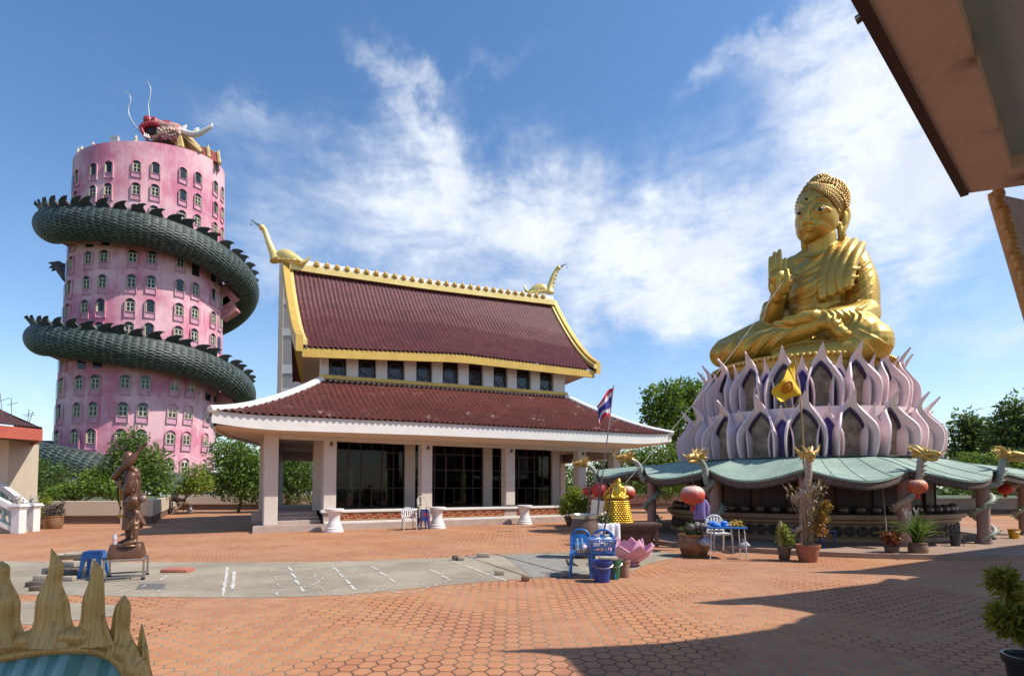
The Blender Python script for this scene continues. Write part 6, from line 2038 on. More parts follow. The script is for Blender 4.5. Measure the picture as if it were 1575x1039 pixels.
b.tube(bp_, [.024 + .003 * math.sin(i * 1.3) for i in range(40)], 14); b.tube([p + V((0, -.012, -.026)) for p in bp_], .012, 10)
b.build('crest_band', M_CREST, naga)
def teal_mat():
    m, k, bs_ = newmat('teal_glaze')
    pos = k.n('ShaderNodeNewGeometry').outputs['Position']
    w = k.n('ShaderNodeTexWave', wave_type='BANDS', i={'Vector': k.vm('MULTIPLY', pos, (1.0, .0, .75)), 'Scale': 6.2, 'Distortion': 1.2, 'Detail': 2.0})
    n1 = k.noise(pos, 20, 5, .6); n2 = k.noise(pos, 9, 6, .7)
    c = k.mix(k.ss(w.outputs['Fac'], .35, .65), (.10, .26, .24), (.22, .40, .40))
    c = k.mix(k.m('MULTIPLY', k.ss(n1, .5, .8), .4), c, (.05, .14, .13))
    c = k.mix(k.ss(n2, .69, .72), c, (.02, .018, .015))
    k.link(c, bs_.inputs['Base Color']); bs_.inputs['Roughness'].default_value = .35
    bp = k.n('ShaderNodeBump', i={'Height': w.outputs['Fac'], 'Strength': .5, 'Distance': .01}); k.link(bp.outputs[0], bs_.inputs['Normal'])
    return m
b = MB(); rows = []
for i in range(14):
    u = i / 13
    rows.append([p + V((0, -.015 - .15 * math.sin(u * PI * .5), -.03 - .55 * u)) + V((0, 0, .25 * (1 - math.cos(u * PI * .5)) * .3)) for p in bp_])
for i in range(10):
    u = i / 9; rows.insert(0, [p + V((0, .16 * u + .0, -.03 - .5 * u * u)) for p in bp_])
b.grid(rows); b.build('neck', teal_mat(), naga, ang=80)
b = MB(); c0 = P(40, 1039, ND + .12); b.box((c0.x, c0.y + .05, .45), (.75, .22, .9)); b.build('pier', M_WHITE, naga, smooth=False, bevel=.02)
# ---------------------------------------------------------------- left pavilion corner and its stair
M_FASR = mat('fascia_red', (.46, .10, .06), (.38, .075, .045), rough=.6, vs=1.5, grime=(.2, .06, .045), gamt=.25, gs=2, streak=True)
pav = thing('pavilion', 'cream pavilion with red fascia and tiled roof cut by the left edge', 'pavilion', V((P(-30, 800, 21).x, 22, 0)))
D0 = 20.5
b = MB()
f0, f1 = P(-120, 640, D0 - 2.5), P(66, 660, D0)
lo = lambda p, h: V((p.x, p.y, p.z - h))
f0.z = f1.z + .12
b.hexa([lo(f0, .46), lo(f1, .42), lo(f1, .42) + V((-.1, .09, 0)), lo(f0, .46) + V((-.1, .09, 0))], [f0, f1, f1 + V((-.1, .09, 0)), f0 + V((-.1, .09, 0))])
e1 = f1 + V((-5.6, 5.6, 0))
b.hexa([lo(f1, .42), lo(e1, .42), lo(e1, .42) + V((-.1, 0, 0)), lo(f1, .42) + V((-.1, 0, 0))], [f1, e1, e1 + V((-.1, 0, 0)), f1 + V((-.1, 0, 0))])
b.build('fascia', M_FASR, pav, smooth=False)
b = MB(); rows = []
for i in range(13):
    u = i / 12; row = []
    for j in range(61):
        w = j / 60; p = f1.lerp(f0, w)
        row.append(V((p.x - 3.9 * u, p.y + 2.5 * u, lerp(f1.z, f0.z, w) + .04 + 1.05 * (.6 * u + .4 * u * u) + .05 * abs(math.sin(j * PI / 2)))))
    rows.append(row)
b.poly([f1 + V((0, 0, .04)), e1 + V((0, 0, .04)), rows[-1][0]])
b.grid(rows); b.build('roof', tile_mat('pavilion_tile', (.15, .06, .045), (.10, .045, .035), (.3, .2, .16), .4), pav, ang=50)
b = MB(); b.poly([lo(f0, .40), lo(f1, .36), lo(e1, .36), lo(e1, .36) + V((-8, 0, 0))]); b.build('soffit', M_BROWND, pav, smooth=False)
b = MB(); w0 = P(-90, 800, D0 - .6), P(9, 800, D0 + .35)
b.hexa([(w0[0].x, w0[0].y, 0), (w0[1].x, w0[1].y, 0), (w0[1].x - 1, w0[1].y + 2.5, 0), (w0[0].x, w0[0].y + 2, 0)], [(w0[0].x, w0[0].y, f1.z - .35), (w0[1].x, w0[1].y, f1.z - .35), (w0[1].x - 1, w0[1].y + 2.5, f1.z - .35), (w0[0].x, w0[0].y + 2, f1.z - .35)])
b.build('wall', M_PARA, pav, smooth=False)
b = MB(); b.hexa([(w0[0].x, w0[0].y - .02, 1.45), (w0[1].x, w0[1].y - .02, 1.45), (w0[1].x, w0[1].y + .0, 1.45), (w0[0].x, w0[0].y + .0, 1.45)], [(w0[0].x, w0[0].y - .02, 1.62), (w0[1].x, w0[1].y - .02, 1.62), (w0[1].x, w0[1].y + .0, 1.62), (w0[0].x, w0[0].y + .0, 1.62)])
b.build('wall_band', mat('band_rose', (.46, .26, .22), (.5, .4, .33)), pav, smooth=False)
for i, (x, y, h) in enumerate(((4, 640, 1.0), (18, 640, .75), (42, 652, .6), (44, 652, .5))):
    b = MB(); p = P(x, y, D0 + 1.5); b.tube([p, p + V((.1 * (i - 1.5), 0, h))], .012, 5); b.tube([p + V((-.2, 0, h * .6)), p + V((.25, 0, h * .75))], .01, 5); b.build('roof_wire', mat('wire_dark', (.1, .09, .085)), pav)
M_MINT = mat('mint_glaze', (.22, .40, .34), (.30, .48, .42), rough=.3, vs=6)
M_STW = mat('stair_white', (.74, .72, .70), (.66, .64, .61), rough=.55, vs=2.5, grime=(.45, .4, .34), gamt=.18, gs=3)
M_LION = mat('lion_stone', (.42, .38, .33), (.28, .24, .2), rough=.8, vs=12)
bal = thing('stair_balustrade', 'white stair balustrade with mint glazed balusters and lion topped posts at the left edge', 'balustrade', G(30, 818))
def newel(px, py, dz=0.0, w=.30, h=.93):
    p = G(px, py); b = MB()
    b.box(p + V((0, 0, h / 2)), (w, w, h)); b.build('newel_post', M_STW, bal, smooth=False, bevel=.015)
    b = MB(); b.box(p + V((0, 0, h + .03)), (w + .14, w + .14, .06)); b.box(p + V((0, 0, h + .085)), (w + .08, w + .08, .05)); b.box(p + V((0, 0, h - .05)), (w + .05, w + .05, .05)); b.build('post_cap', M_STW, bal, smooth=False, bevel=.01)
    z0 = h + .11
    b = MB(); q = p + V((0, 0, z0))
    b.ball(q + V((0, 0, .08)), (.10, .12, .10), 10); b.ball(q + V((0, -.04, .19)), (.085, .09, .09), 10); b.ball(q + V((0, -.12, .17)), (.045, .05, .04), 8)
    for sx in (-1, 1): b.ball(q + V((sx * .06, -.03, .27)), .028, 6); b.tube([q + V((sx * .06, -.08, .1)), q + V((sx * .065, -.11, 0))], [.035, .03], 6)
    b.tube(spline([q + V((0, .1, .05)), q + V((0, .17, .12)), q + V((0, .13, .2))], 6), [.03, .03, .03, .025, .02, .01], 6)
    b.build('lion_finial', M_LION, bal)
    return p
n1 = newel(28, 820); n2 = newel(50, 817)
def rail(p, dx, dy, dz):
    a = p + V((-.12, .0, .86)); e = a + V((dx, dy, dz))
    b = MB(); b.beam(a, e, .20, .22); b.build('hand_rail', M_STW, bal, smooth=False, bevel=.02)
    b = MB(); b.beam(a + V((0, 0, -.72)), e + V((0, 0, -.72)), .22, .16); b.build('base_rail', M_STW, bal, smooth=False)
    for i in range(7):
        c = a.lerp(e, (i + .6) / 8) + V((0, 0, -.66)); b = MB()
        b.lathe(c, [(.05, 0), (.075, .05), (.045, .12), (.08, .28), (.06, .38), (.045, .46), (.07, .56)], 10); b.build('baluster', M_MINT, bal)
rail(n1, -1.9, -.2, 1.0); rail(n2, -2.0, .5, 1.15)
b = MB(); 
for i in range(6): b.box(n1 + V((-.35 - .32 * i, .35, .09 + .16 * i)), (.32, .55, .18 + .0 * i)); b.box(n1 + V((-.35 - .32 * i, .35, (.16 * i) / 2)), (.318, .54, .16 * i + .01))
b.build('stair_flight', M_STEP, bal, smooth=False)

# ---------------------------------------------------------------- pots
M_TERRA = mat('terracotta', (.36, .13, .07), (.28, .10, .055), rough=.7, vs=8, grime=(.42, .3, .22), gamt=.3, gs=8, space='obj')
M_POTBR = mat('pot_brown', (.26, .14, .07), (.18, .095, .05), rough=.5, vs=7, grime=(.36, .24, .13), gamt=.4, gs=7, space='obj')
M_POTDK = mat('pot_dark', (.09, .05, .035), (.13, .08, .055), rough=.55, vs=7, grime=(.22, .15, .1), gamt=.4, gs=6, space='obj')
M_SOIL = mat('soil', (.05, .035, .025), rough=1, vs=20)
def pot(name, label, loc, r, h, m, prof=None, rim=True, cat='potted plant'):
    t = thing(name, label, cat, loc)
    pr = prof or [(.66, 0), (.72, .04), (.92, .6), (1.0, .88), (1.06, .9), (1.07, 1.0), (.95, 1.0), (.92, .9)]
    b = MB(); b.lathe((0, 0, 0), [(a * r, z * h) for a, z in pr], 28); b.build('pot', m, t, local=True, ang=40)
    b = MB(); b.lathe((0, 0, h * .9), [(r * .93, 0), (0, .01)], 20); b.build('soil', M_SOIL, t, local=True)
    return t
def foliage(t, name, blobs, n, size, m, seed, **kw):
    V_, Fq = leaf_cloud([(V(c) + t.location, (r, r, r) if not hasattr(r, '__len__') else r) for c, r in blobs], n, size, np.random.default_rng(seed), **kw)
    return mesh_np(name, V_, Fq, m, parent=t)
def stems(t, pts, r, m, name='stem'):
    b = MB()
    for l in pts: b.tube(spline(l, 7), [lerp(r, r * .35, i / 6) for i in range(7)], 6)
    return b.build(name, m, t, local=True)
# left pots
p = G(83, 812.5); t = pot('planter_pot', 'ribbed brown pot with a grey dried ball shrub by the left parapet', p, .30, .52, M_POTBR, [(.78, 0), (.84, .05), (.96, .4), (1.0, .7), (.98, .86), (1.04, .9), (1.04, 1), (.92, 1), (.9, .9)])
foliage(t, 'dry_shrub', [((-.02, 0, .72), (.33, .3, .26)), ((.1, 0, .64), (.25, .25, .18)), ((.30, 0, .98), (.06, .06, .16))], 2600, .07, mat('dry_grey', (.20, .16, .125), (.13, .10, .08), rough=.95, vs=9), 3, shell=.1)
stems(t, [[(0, 0, .45), (.02, 0, .7), (.1, 0, .9)], [(0, 0, .45), (.2, 0, .75), (.3, 0, 1.1)]], .03, M_BARK)
p = G(64, 811); t = pot('planter_pot', 'low brown pot with thin green plant behind the lion topped post', p, .24, .34, M_POTBR)
foliage(t, 'leaves', [((.05, 0, .65), (.18, .15, .25)), ((.12, 0, 1.05), (.2, .15, .16)), ((0, 0, .9), (.12, .1, .15))], 700, .09, M_LYEL, 4, shell=.1); stems(t, [[(0, 0, .3), (.05, 0, .7), (.12, 0, 1.1)], [(0, 0, .3), (-.05, 0, .6), (0, 0, .95)]], .012, M_BARK)
# dark little table with goods by the parapet corner
p = G(277, 789); t = thing('goods_table', 'dark metal table with bundles and baskets at the parapet corner', 'table', p)
b = MB(); b.box(p + V((0, 0, .62)), (.75, .6, .04)); b.build('tabletop', M_BRICKD, t, smooth=False)
for sx in (-1, 1):
    for sy in (-1, 1): b = MB(); b.tube([p + V((sx * .34, sy * .26, 0)), p + V((sx * .34, sy * .26, .62))], .02, 6); b.build('leg', M_BRICKD, t)
b = MB(); b.box(p + V((0, 0, .25)), (.7, .56, .02)); b.build('shelf', M_BRICKD, t, smooth=False)
for dx, dz, r, lb, m_ in ((-.2, .84, .2, 'brown bundle on the dark table at the parapet corner', M_BARK), (.18, .80, .16, 'dark wicker basket on the dark table at the parapet corner', M_BRICKD), (-.42, .95, .24, 'dry brushwood bundle behind the dark table', mat('brush_dry', (.12, .075, .05), (.2, .13, .09)))):
    b = MB(); c = p + V((dx, 0, dz)); b.ball((0, 0, 0), (r, r * .8, r * .85), 12)
    for i in range(14): a = i * 2.4; b.tube([(math.cos(a) * r * .5, math.sin(a) * r * .4, r * .3), (math.cos(a) * r * 1.1, math.sin(a) * r * .9, r * .75)], .012, 4)
    tag(b.build('goods_bundle', m_, origin=c, local=True), lb, 'bundle')
c = G(293, 789) + V((0, 0, .0)); b = MB(); b.lathe((0, 0, 0), [(.16, 0), (.2, .1), (.17, .28), (.06, .4), (.1, .5)], 14, wob=lambda w, i: 1 + .08 * math.sin(w * 5 + i)); tag(b.build('plastic_bag', M_WHITEP, origin=c, local=True), 'white knotted plastic bag on the ground by the dark table', 'bag')

# yellow-green bush by the hall's right end
p = G(884, 808); t = pot('potted_bush', 'yellow green bush in a low pot at the right end of the hall', p, .45, .4, M_POTDK, cat='potted bush')
foliage(t, 'leaves', [((0, 0, .75), (.55, .5, .4)), ((-.25, 0, 1.05), (.4, .35, .35)), ((.25, 0, 1.1), (.42, .35, .38)), ((0, 0, 1.4), (.32, .3, .3)), ((.4, -.1, .75), (.35, .3, .35)), ((-.4, 0, .7), (.35, .3, .3))], 3600, .11, M_LYEL, 11, shell=.2)
stems(t, [[(0, 0, .35), (.05 * i, .02, .8), (.12 * i, 0, 1.4)] for i in (-3, -1, 0, 2, 3)], .02, M_BARK)

# ---------------------------------------------------------------- offerings corner
M_TABLEW = mat('table_wood', (.13, .065, .045), (.09, .045, .03), rough=.5, vs=5)
def at(px, py, d): return P(px, py, d)
tp = P(960, 803, 15.6); zt = tp.z
tab = thing('altar_table', 'dark red wooden table carrying the small golden buddha', 'table', V((tp.x, 15.6, 0)))
b = MB(); b.box((tp.x + .05, 15.6, zt - .04), (1.75, 1.1, .08)); b.box((tp.x + .05, 15.6, zt - .12), (1.6, 1.0, .1)); b.build('tabletop', M_TABLEW, tab, smooth=False, bevel=.01)
b = MB(); b.box((tp.x + .05, 15.6 - .36, (zt - .2) / 2 + .02), (1.35, .06, zt - .22)); [b.box((tp.x + .05 + x_, 15.6 - .40, (zt - .2) / 2 + .02), (.36, .03, zt - .4)) for x_ in (-.44, 0, .44)]; b.build('front_panel', mat('panel_carved', (.16, .075, .05), (.09, .04, .028), rough=.6, vs=9, bump=.8, bs=22), tab, smooth=False)
for sx in (-.7, .8):
    for sy in (-.42, .42): b = MB(); b.box((tp.x + sx, 15.6 + sy, (zt - .16) / 2), (.09, .09, zt - .16)); b.build('leg', M_TABLEW, tab, smooth=False)
bz = thing('small_golden_buddha', 'small golden seated buddha on a woven gold base upon the altar table', 'statue', V((P(949, 803, 15.5).x, 15.5, zt)))
c = V((P(949, 803, 15.5).x, 15.5, zt + .003))
M_GOLDB = mat('bright_gold', (.72, .45, .05), (.58, .33, .03), rough=.3, metal=.55, vs=8)
b = MB()
nz = 11
for i in range(nz):
    z0 = .62 * i / nz; z1 = .62 * (i + 1) / nz
    r = lerp(.42, .30, (i + .5) / nz)
    for j in range(30):
        a = 2 * PI * (j + .5 * (i % 2)) / 30
        b.ball(c + V((r * math.cos(a), r * math.sin(a), (z0 + z1) / 2)), (.045, .045, .026), 6, M=Matrix.Rotation(a, 3, 'Z'))
b.lathe(c, [(.44, 0), (.44, .04), (.40, .05), (.30, .6), (.32, .62), (.0, .63)], 32)
b.build('woven_base', M_GOLDB, bz)
S = Sculpt(lambda px, py, t: P(px, py, 15.5 - t))
S.ell(950, 765, .05, .27, .2, .085); S.ell(938, 764, .12, .12, .1, .07); S.ell(961, 764, .12, .12, .1, .07)
S.limb([(950, 764, 0), (950, 756, 0), (951, 749, 0)], [.15, .14, .12], m=8); S.limb([(944, 751, 0), (951, 748, 0), (958, 751, 0)], [.065, .08, .07], m=6)
S.limb([(958, 751, 0), (961, 757, .05), (955, 763, .15)], [.06, .055, .04], m=7); S.limb([(944, 752, 0), (940, 758, .08), (941, 764, .14)], [.06, .05, .04], m=7)
S.limb([(951.5, 749, 0), (951.5, 744, .0)], [.06, .05], m=4); S.ell(951.5, 741.5, .0, .075, .08, .09); S.ell(951.5, 737, -.01, .045, .045, .04)
S.freeze(); S.dot(949, 742, .018, .01)
S.line([(955, 749), (953, 756), (952, 761)], .02, m=6)
bd = S.b.build('body', M_GOLDB, bz, weld=False, recalc=False); sculpt(bd, .014, 2)
b = MB()      # flame shaped back plate beside the figure
for i in range(5): b.tube(spline([c + V((-.26 + .05 * i, .12, .6)), c + V((-.32 + .06 * i, .12, .78 + .04 * i)), c + V((-.25 + .06 * i, .12, .92 + .07 * i))], 6), [.05, .05, .045, .035, .02, .004], 6)
b.build('flame_plate', mat('flame_orange', (.60, .25, .03), (.5, .2, .02), rough=.4, metal=.3), bz)
fl = thing('flower_bunch', 'cream flowers with green leaves at the foot of the small golden buddha', 'flowers', V((P(929, 803, 15.1).x, 15.1, zt)))
foliage(fl, 'leaves', [((0, 0, .1), (.14, .1, .1))], 200, .08, M_LDARK, 21); b = MB()
for i in range(9): b.ball(fl.location + V((random.uniform(-.13, .13), random.uniform(-.1, .05), random.uniform(.08, .3))), .04, 8)
b.build('blossom', mat('blossom_cream', (.66, .6, .45), (.6, .5, .35)), fl)
# white cloth over the front of the table
b = MB(); rows = []
a0, a1 = P(912, 803, 15.0), P(953, 803, 15.0)
for i in range(10):
    u = i / 9; row = []
    for j in range(28):
        v = j / 27; p = a0.lerp(a1, v)
        w = .03 * math.sin(v * 21 + 1.5 * math.sin(v * 8)) * u
        drop = (.34 + .12 * math.sin(v * 7 + 1)) * max(0, u - .35) / .65
        row.append(V((p.x - .12 * max(0, u - .4) * (1 - v), 15.3 - .35 * min(1, u / .35) - w - .12 * max(0, u - .35), zt + .012 - drop + .01 * math.sin(v * 30 + u * 5))))
    rows.append(row)
b.grid(rows); o = b.build('table_cloth', mat('cloth_white', (.70, .68, .70), (.62, .60, .63), rough=.9, vs=5), origin=V((a0.x, 15.0, zt)), solid=.008, ang=180); tag(o, 'crumpled white cloth hanging over the front of the altar table', 'cloth')
# big jar with a metal basin
p = G(899, 857); t = thing('water_jar', 'large brown glazed jar with a metal basin on top, left of the altar table', 'jar', p)
b = MB(); b.lathe(p, [(.2, 0), (.23, .04), (.31, .3), (.335, .55), (.31, .78), (.27, .86), (.28, .9)], 32); b.build('jar_body', M_POTDK, t, ang=50)
b = MB(); b.lathe(p, [(.22, .9), (.29, .90), (.32, .97), (.34, 1.0), (.32, 1.0), (.27, .93), (0, .92)], 32); b.build('basin', mat('basin_metal', (.6, .58, .55), rough=.25, metal=.9), t)
b = MB(); 
for i, (dx, h) in enumerate(((.1, 1.7), (.28, 1.9), (.42, 1.6))): q = p + V((dx, .5, 0)); b.tube([q, q + V((.12 * (i + 1), .2, h))], .02, 6)
o = b.build('bamboo_stick', mat('stick_dark', (.06, .035, .03)), origin=p + V((.2, .5, 0))); tag(o, 'dark bamboo sticks leaning behind the big water jar', 'sticks')
b = MB(); q = P(908, 805, 16.6); b.hexa([(q.x - .1, 16.6, .1), (q.x + .35, 16.5, .1), (q.x + .35, 16.54, .1), (q.x - .1, 16.64, .1)], [(q.x + .1, 16.9, 1.25), (q.x + .5, 16.8, 1.2), (q.x + .5, 16.84, 1.2), (q.x + .1, 16.94, 1.25)])
tag(b.build('leaning_board', mat('board_pale', (.48, .42, .38), (.38, .32, .28)), origin=(q.x, 16.6, .1), smooth=False), 'pale board leaning behind the water jar', 'board')

# blue chairs, basket, bottles
c1 = G(890, 887.5); c2 = G(919, 889)
c1.z = c2.z = .006
chair('plastic_chair', 'blue plastic chair holding bottles and a small grey block, left of its pair', c1 + V((.05, .1, 0)), -.12, M_BLUEP, w=.40, slots=0, group='blue chairs by the lotus')
chair('plastic_chair', 'blue plastic chair holding the light blue basket', c2 + V((.12, .12, 0)), -.18, M_BLUEP, w=.42, slots=0, group='blue chairs by the lotus')
M_BASK = mat('basket_blue', (.14, .26, .58), (.11, .21, .5), rough=.4, vs=6)
bc = c2 + V((.08, .02, .445)); t = thing('plastic_basket', 'light blue openwork plastic basket filled with clear bags on the blue chair', 'basket', bc)
b = MB(); w0, d0, w1, d1, hh = .40, .26, .47, .32, .24
def ringp(u, z): 
    w, d = lerp(w0, w1, u), lerp(d0, d1, u); return [bc + V((x * w / 2, y * d / 2, z)) for x, y in ((-1, -1), (1, -1), (1, 1), (-1, 1), (-1, -1))]
b.tube(ringp(1, hh), .018, 6); b.tube(ringp(0, .01), .012, 6); b.tube(ringp(.5, hh * .5), .01, 6); b.tube(ringp(.85, hh * .85), .012, 6)
lo_, hi_ = ringp(0, .01), ringp(1, hh)
for k_ in range(4):
    for i in range(11): b.tube([lo_[k_].lerp(lo_[k_ + 1], i / 10), hi_[k_].lerp(hi_[k_ + 1], i / 10)], .008, 5)
b.box(bc + V((0, 0, .008)), (w0, d0, .012)); b.build('basket_frame', M_BASK, t)
M_FILM = mat('bag_film', (.58, .60, .66), (.45, .47, .55), rough=.25, vs=12)
def bag(c, r, lb, seed, m=None):
    rr = random.Random(seed); b = MB(); b.lathe((0, 0, 0), [(r * .5, 0), (r * .95, r * .3), (r, r * .8), (r * .6, r * 1.3), (r * .25, r * 1.5), (r * .45, r * 1.85)], 18, wob=lambda w, i: 1 + .13 * math.sin(w * 4 + i * 1.7 + seed) + .08 * math.sin(w * 9 + seed))
    o = b.build('plastic_bag', m or M_FILM, origin=c, local=True); return tag(o, lb, 'bag')
bag(bc + V((-.08, 0, .08)), .13, 'clear crumpled bag inside the light blue basket, left', 1); bag(bc + V((.1, .02, .1)), .12, 'pale crumpled bag inside the light blue basket, right', 2, M_WHITEP)
bag(c1 + V((.13, .25, .47)), .06, 'pink and white bag against the back of the left blue chair', 5, mat('bag_pink', (.62, .35, .38), (.66, .6, .6)))
for i, (dx, dy) in enumerate(((-.03, .03), (.06, .08))):
    q = c1 + V((.02 + dx, .08 + dy, .44)); t = thing('water_bottle', ['clear blue water bottle nearer the front on the left blue chair', 'clear blue water bottle farther back on the left blue chair'][i], 'bottle', q)
    b = MB(); b.lathe(q, [(.032, 0), (.035, .03), (.032, .1), (.034, .15), (.015, .2), (.015, .21)], 12); b.build('bottle_body', mat('bottle_blue', (.18, .36, .55), (.3, .46, .6), rough=.12), t)
    b = MB(); b.lathe(q + V((0, 0, .21)), [(.017, 0), (.017, .025), (0, .027)], 10); b.build('cap', M_WHITEP, t)
b = MB(); b.box((0, 0, .035), (.24, .12, .07)); o = b.build('foam_block', M_BRICKC, local=True, bevel=.01); o.location = c1 + V((.08, -.06, .44)); tag(o, 'small grey block on the front of the left blue chair seat', 'block')
# pink lotus
lp = G(966, 869); lp.z = .006
lot = thing('lotus_ornament', 'large pink concrete lotus flower on the ground right of the blue chairs', 'lotus', lp)
M_LPINK = mat('lotus_pink', (.58, .26, .36), (.66, .38, .46), rough=.6, vs=3)
def lotus_petal(az, tilt, L, w):
    b = MB(); rows = []; n = 12
    for i in range(n + 1):
        u = i / n; ww = w * interp(u, [0, .2, .45, .7, .88, 1], [.45, .85, 1.0, .72, .34, .02])
        rr = .10 + L * (u * math.sin(tilt) + .16 * math.sin(PI * u)); z = .05 + L * u * math.cos(tilt)
        rows.append([V((x * ww / 2, -rr + .10 * (x * x) * (ww / w) * L * .6, z)) for x in (-1, -.66, -.33, 0, .33, .66, 1)])
    b.grid(rows); o = b.build('petal', M_LPINK, lot, local=True, solid=.025, ang=60); o.rotation_euler = (0, 0, az); return o
for i in range(8): lotus_petal(2 * PI * i / 8 + .25, R(48), .60, .50)
for i in range(6): lotus_petal(2 * PI * i / 6 + .6, R(22), .54, .42)
b = MB(); b.lathe((0, 0, 0), [(.2, 0), (.24, .06), (.12, .1), (0, .1)], 20); b.build('base', M_LPINK, lot, local=True)
# buckets
def bucket(px, py, r, h, m, lb, fill=None, handle=True):
    p = G(px, py); p.z = .006; t = thing('bucket', lb, 'bucket', p)
    b = MB(); b.lathe((0, 0, 0), [(r * .78, 0), (r * .8, .02), (r * .97, h - .05), (r * 1.05, h - .045), (r * 1.06, h), (r * .96, h), (r * .9, h - .06), (r * .76, .03), (0, .03)], 28); b.build('pail', m, t, local=True, ang=35)
    if handle: b = MB(); b.tube([(r * 1.02 * math.cos(a), -r * .5 * math.sin(a) - r * .55, h - .06 - .06 * math.sin(a)) for a in np.linspace(0, PI, 12)], .008, 6); b.build('handle', M_STEEL, t, local=True)
    if fill: b = MB(); b.lathe((0, 0, h - .07), [(r * .9, 0), (0, .015)], 20); b.build('contents', fill, t, local=True)
    return p
pb = bucket(926, 894, .165, .36, mat('bucket_blue', (.02, .045, .26), (.016, .035, .2), rough=.4, vs=9), 'dark blue bucket, nearest of the three by the blue chairs', M_REDP)
bucket(944, 889.5, .125, .33, mat('bucket_green', (.02, .14, .065), (.016, .1, .05), rough=.4, vs=9), 'green bucket between the blue and the brown one', M_WHITEP)
bucket(959.5, 887, .115, .31, mat('bucket_brown', (.36, .2, .14), (.2, .11, .08), rough=.8, vs=5), 'stained brown bucket right of the green one', M_BRICKC, False)
b = MB(); b.box((0, 0, .03), (.3, .16, .05)); o = b.build('folded_box', mat('card_pale', (.5, .42, .32), (.4, .32, .24)), local=True, bevel=.01); o.location = pb + V((.12, .03, .36)); tag(o, 'crumpled pale carton lying across the blue bucket', 'carton')
# dove
dv = G(878, 873); dv.z = .006
b = MB(); b.ball(dv + V((0, 0, .085)), (.085, .05, .05), 12, M=Matrix.Rotation(R(-18), 3, 'Y')); b.ball(dv + V((-.075, 0, .145)), .03, 10); b.tube([dv + V((-.05, 0, .1)), dv + V((-.075, 0, .14))], [.035, .025], 8)
b.tube([dv + V((.05, 0, .075)), dv + V((.16, 0, .035))], [.035, .012], 8, sq=.4); b.cone(dv + V((-.1, 0, .145)), dv + V((-.125, 0, .14)), .009, .002, 6)
for sy in (-.02, .02): b.tube([dv + V((0, sy, .05)), dv + V((-.01, sy, 0))], .006, 5); b.tube([dv + V((.01, sy, .004)), dv + V((-.04, sy, .004))], .005, 4)
b_ = b.build('dove', mat('dove_brown', (.12, .085, .065), (.07, .05, .04)), origin=dv); sculpt(b_, .006, 2); tag(b_, 'small brown dove standing under the left blue chair', 'bird')

# ---------------------------------------------------------------- lanterns
def lantern_mat(name, c1, c2):
    m, k, b = newmat(name)
    co = k.n('ShaderNodeTexCoord').outputs['Object']
    z = k.n('ShaderNodeSeparateXYZ', i={0: co}).outputs[2]
    f = k.m('ADD', z, k.m('MULTIPLY', k.m('SUBTRACT', k.noise(co, 6, 5, .7), .5), .2))
    c = k.mix(k.ss(f, .0, .17), c1, c2)       # cloth colour mixed paler towards its upper half
    k.link(c, b.inputs['Base Color']); b.inputs['Roughness'].default_value = .55
    return m
M_LAN = lantern_mat('lantern_red', (.46, .035, .03), (.46, .045, .04)); M_LANB = lantern_mat('lantern_pale_top', (.54, .07, .035), (.74, .48, .40)); M_LANO = lantern_mat('lantern_orange', (.58, .11, .035), (.62, .36, .24)); M_LANR = lantern_mat('lantern_scarlet', (.60, .03, .02), (.55, .04, .03))
def lantern(px, py, d, rp, m, lb, tassel=True, hang=.5):
    c = P(px, py, d); r = rp * d / F
    t = thing('paper_lantern', lb, 'lantern', c, group='paper lanterns under the canopy')
    b = MB(); n = 14; b.lathe((0, 0, 0), [(max(.28, math.sin(PI * (.09 + .82 * i / n)) ** .62) * r, -r * .78 * math.cos(PI * (.09 + .82 * i / n))) for i in range(n + 1)], 48, wob=lambda w, i: 1 - .035 * abs(math.sin(w * 8)))
    b.build('globe', m, t, local=True, ang=80)
    for s_ in (-1, 1):
        b = MB(); b.lathe((0, 0, s_ * r * .77), [(r * .3, -r * .04), (r * .32, 0), (r * .3, r * .06), (0, r * .06)], 20)
        b.build('cap', mat('lantern_cap', (.5, .36, .22), (.42, .26, .14), rough=.4), t, local=True)
    b = MB(); b.tube([(0, 0, r * .8), (0, 0, r * .8 + hang)], .006, 5); b.build('cord', M_BRICKD, t, local=True)
    if tassel:
        b = MB(); b.lathe((0, 0, -r * .8), [(r * .12, 0), (r * .2, -r * .1), (r * .26, -r * .5), (r * .2, -r * .55)], 14, wob=lambda w, i: 1 + .06 * math.sin(w * 7)); b.build('tassel', M_LANR if 'orange' in lb else M_LAN, t, local=True)
lantern(904, 755, 20.5, 8, M_LAN, 'small red lantern, leftmost beside the pale green dragon post', False, .4)
lantern(923, 753, 19.6, 13.5, M_LAN, 'big deep red lantern next to the small leftmost one', False, .5)
lantern(964, 757, 17.6, 13, M_LANB, 'pale topped pink and red lantern right behind the small golden buddha', False, .5)
lantern(1065.5, 761, 13.9, 18, M_LANB, 'large pale topped red lantern hanging over the big planter', True, .4)
lantern(1411, 748, 13.6, 13.5, M_LANO, 'orange lantern with pale top beside the tall grassy pot', True, .12)
lantern(1546, 751, 17.5, 10, M_LANR, 'small scarlet lantern at the right edge above the yellow bucket', True, .35)

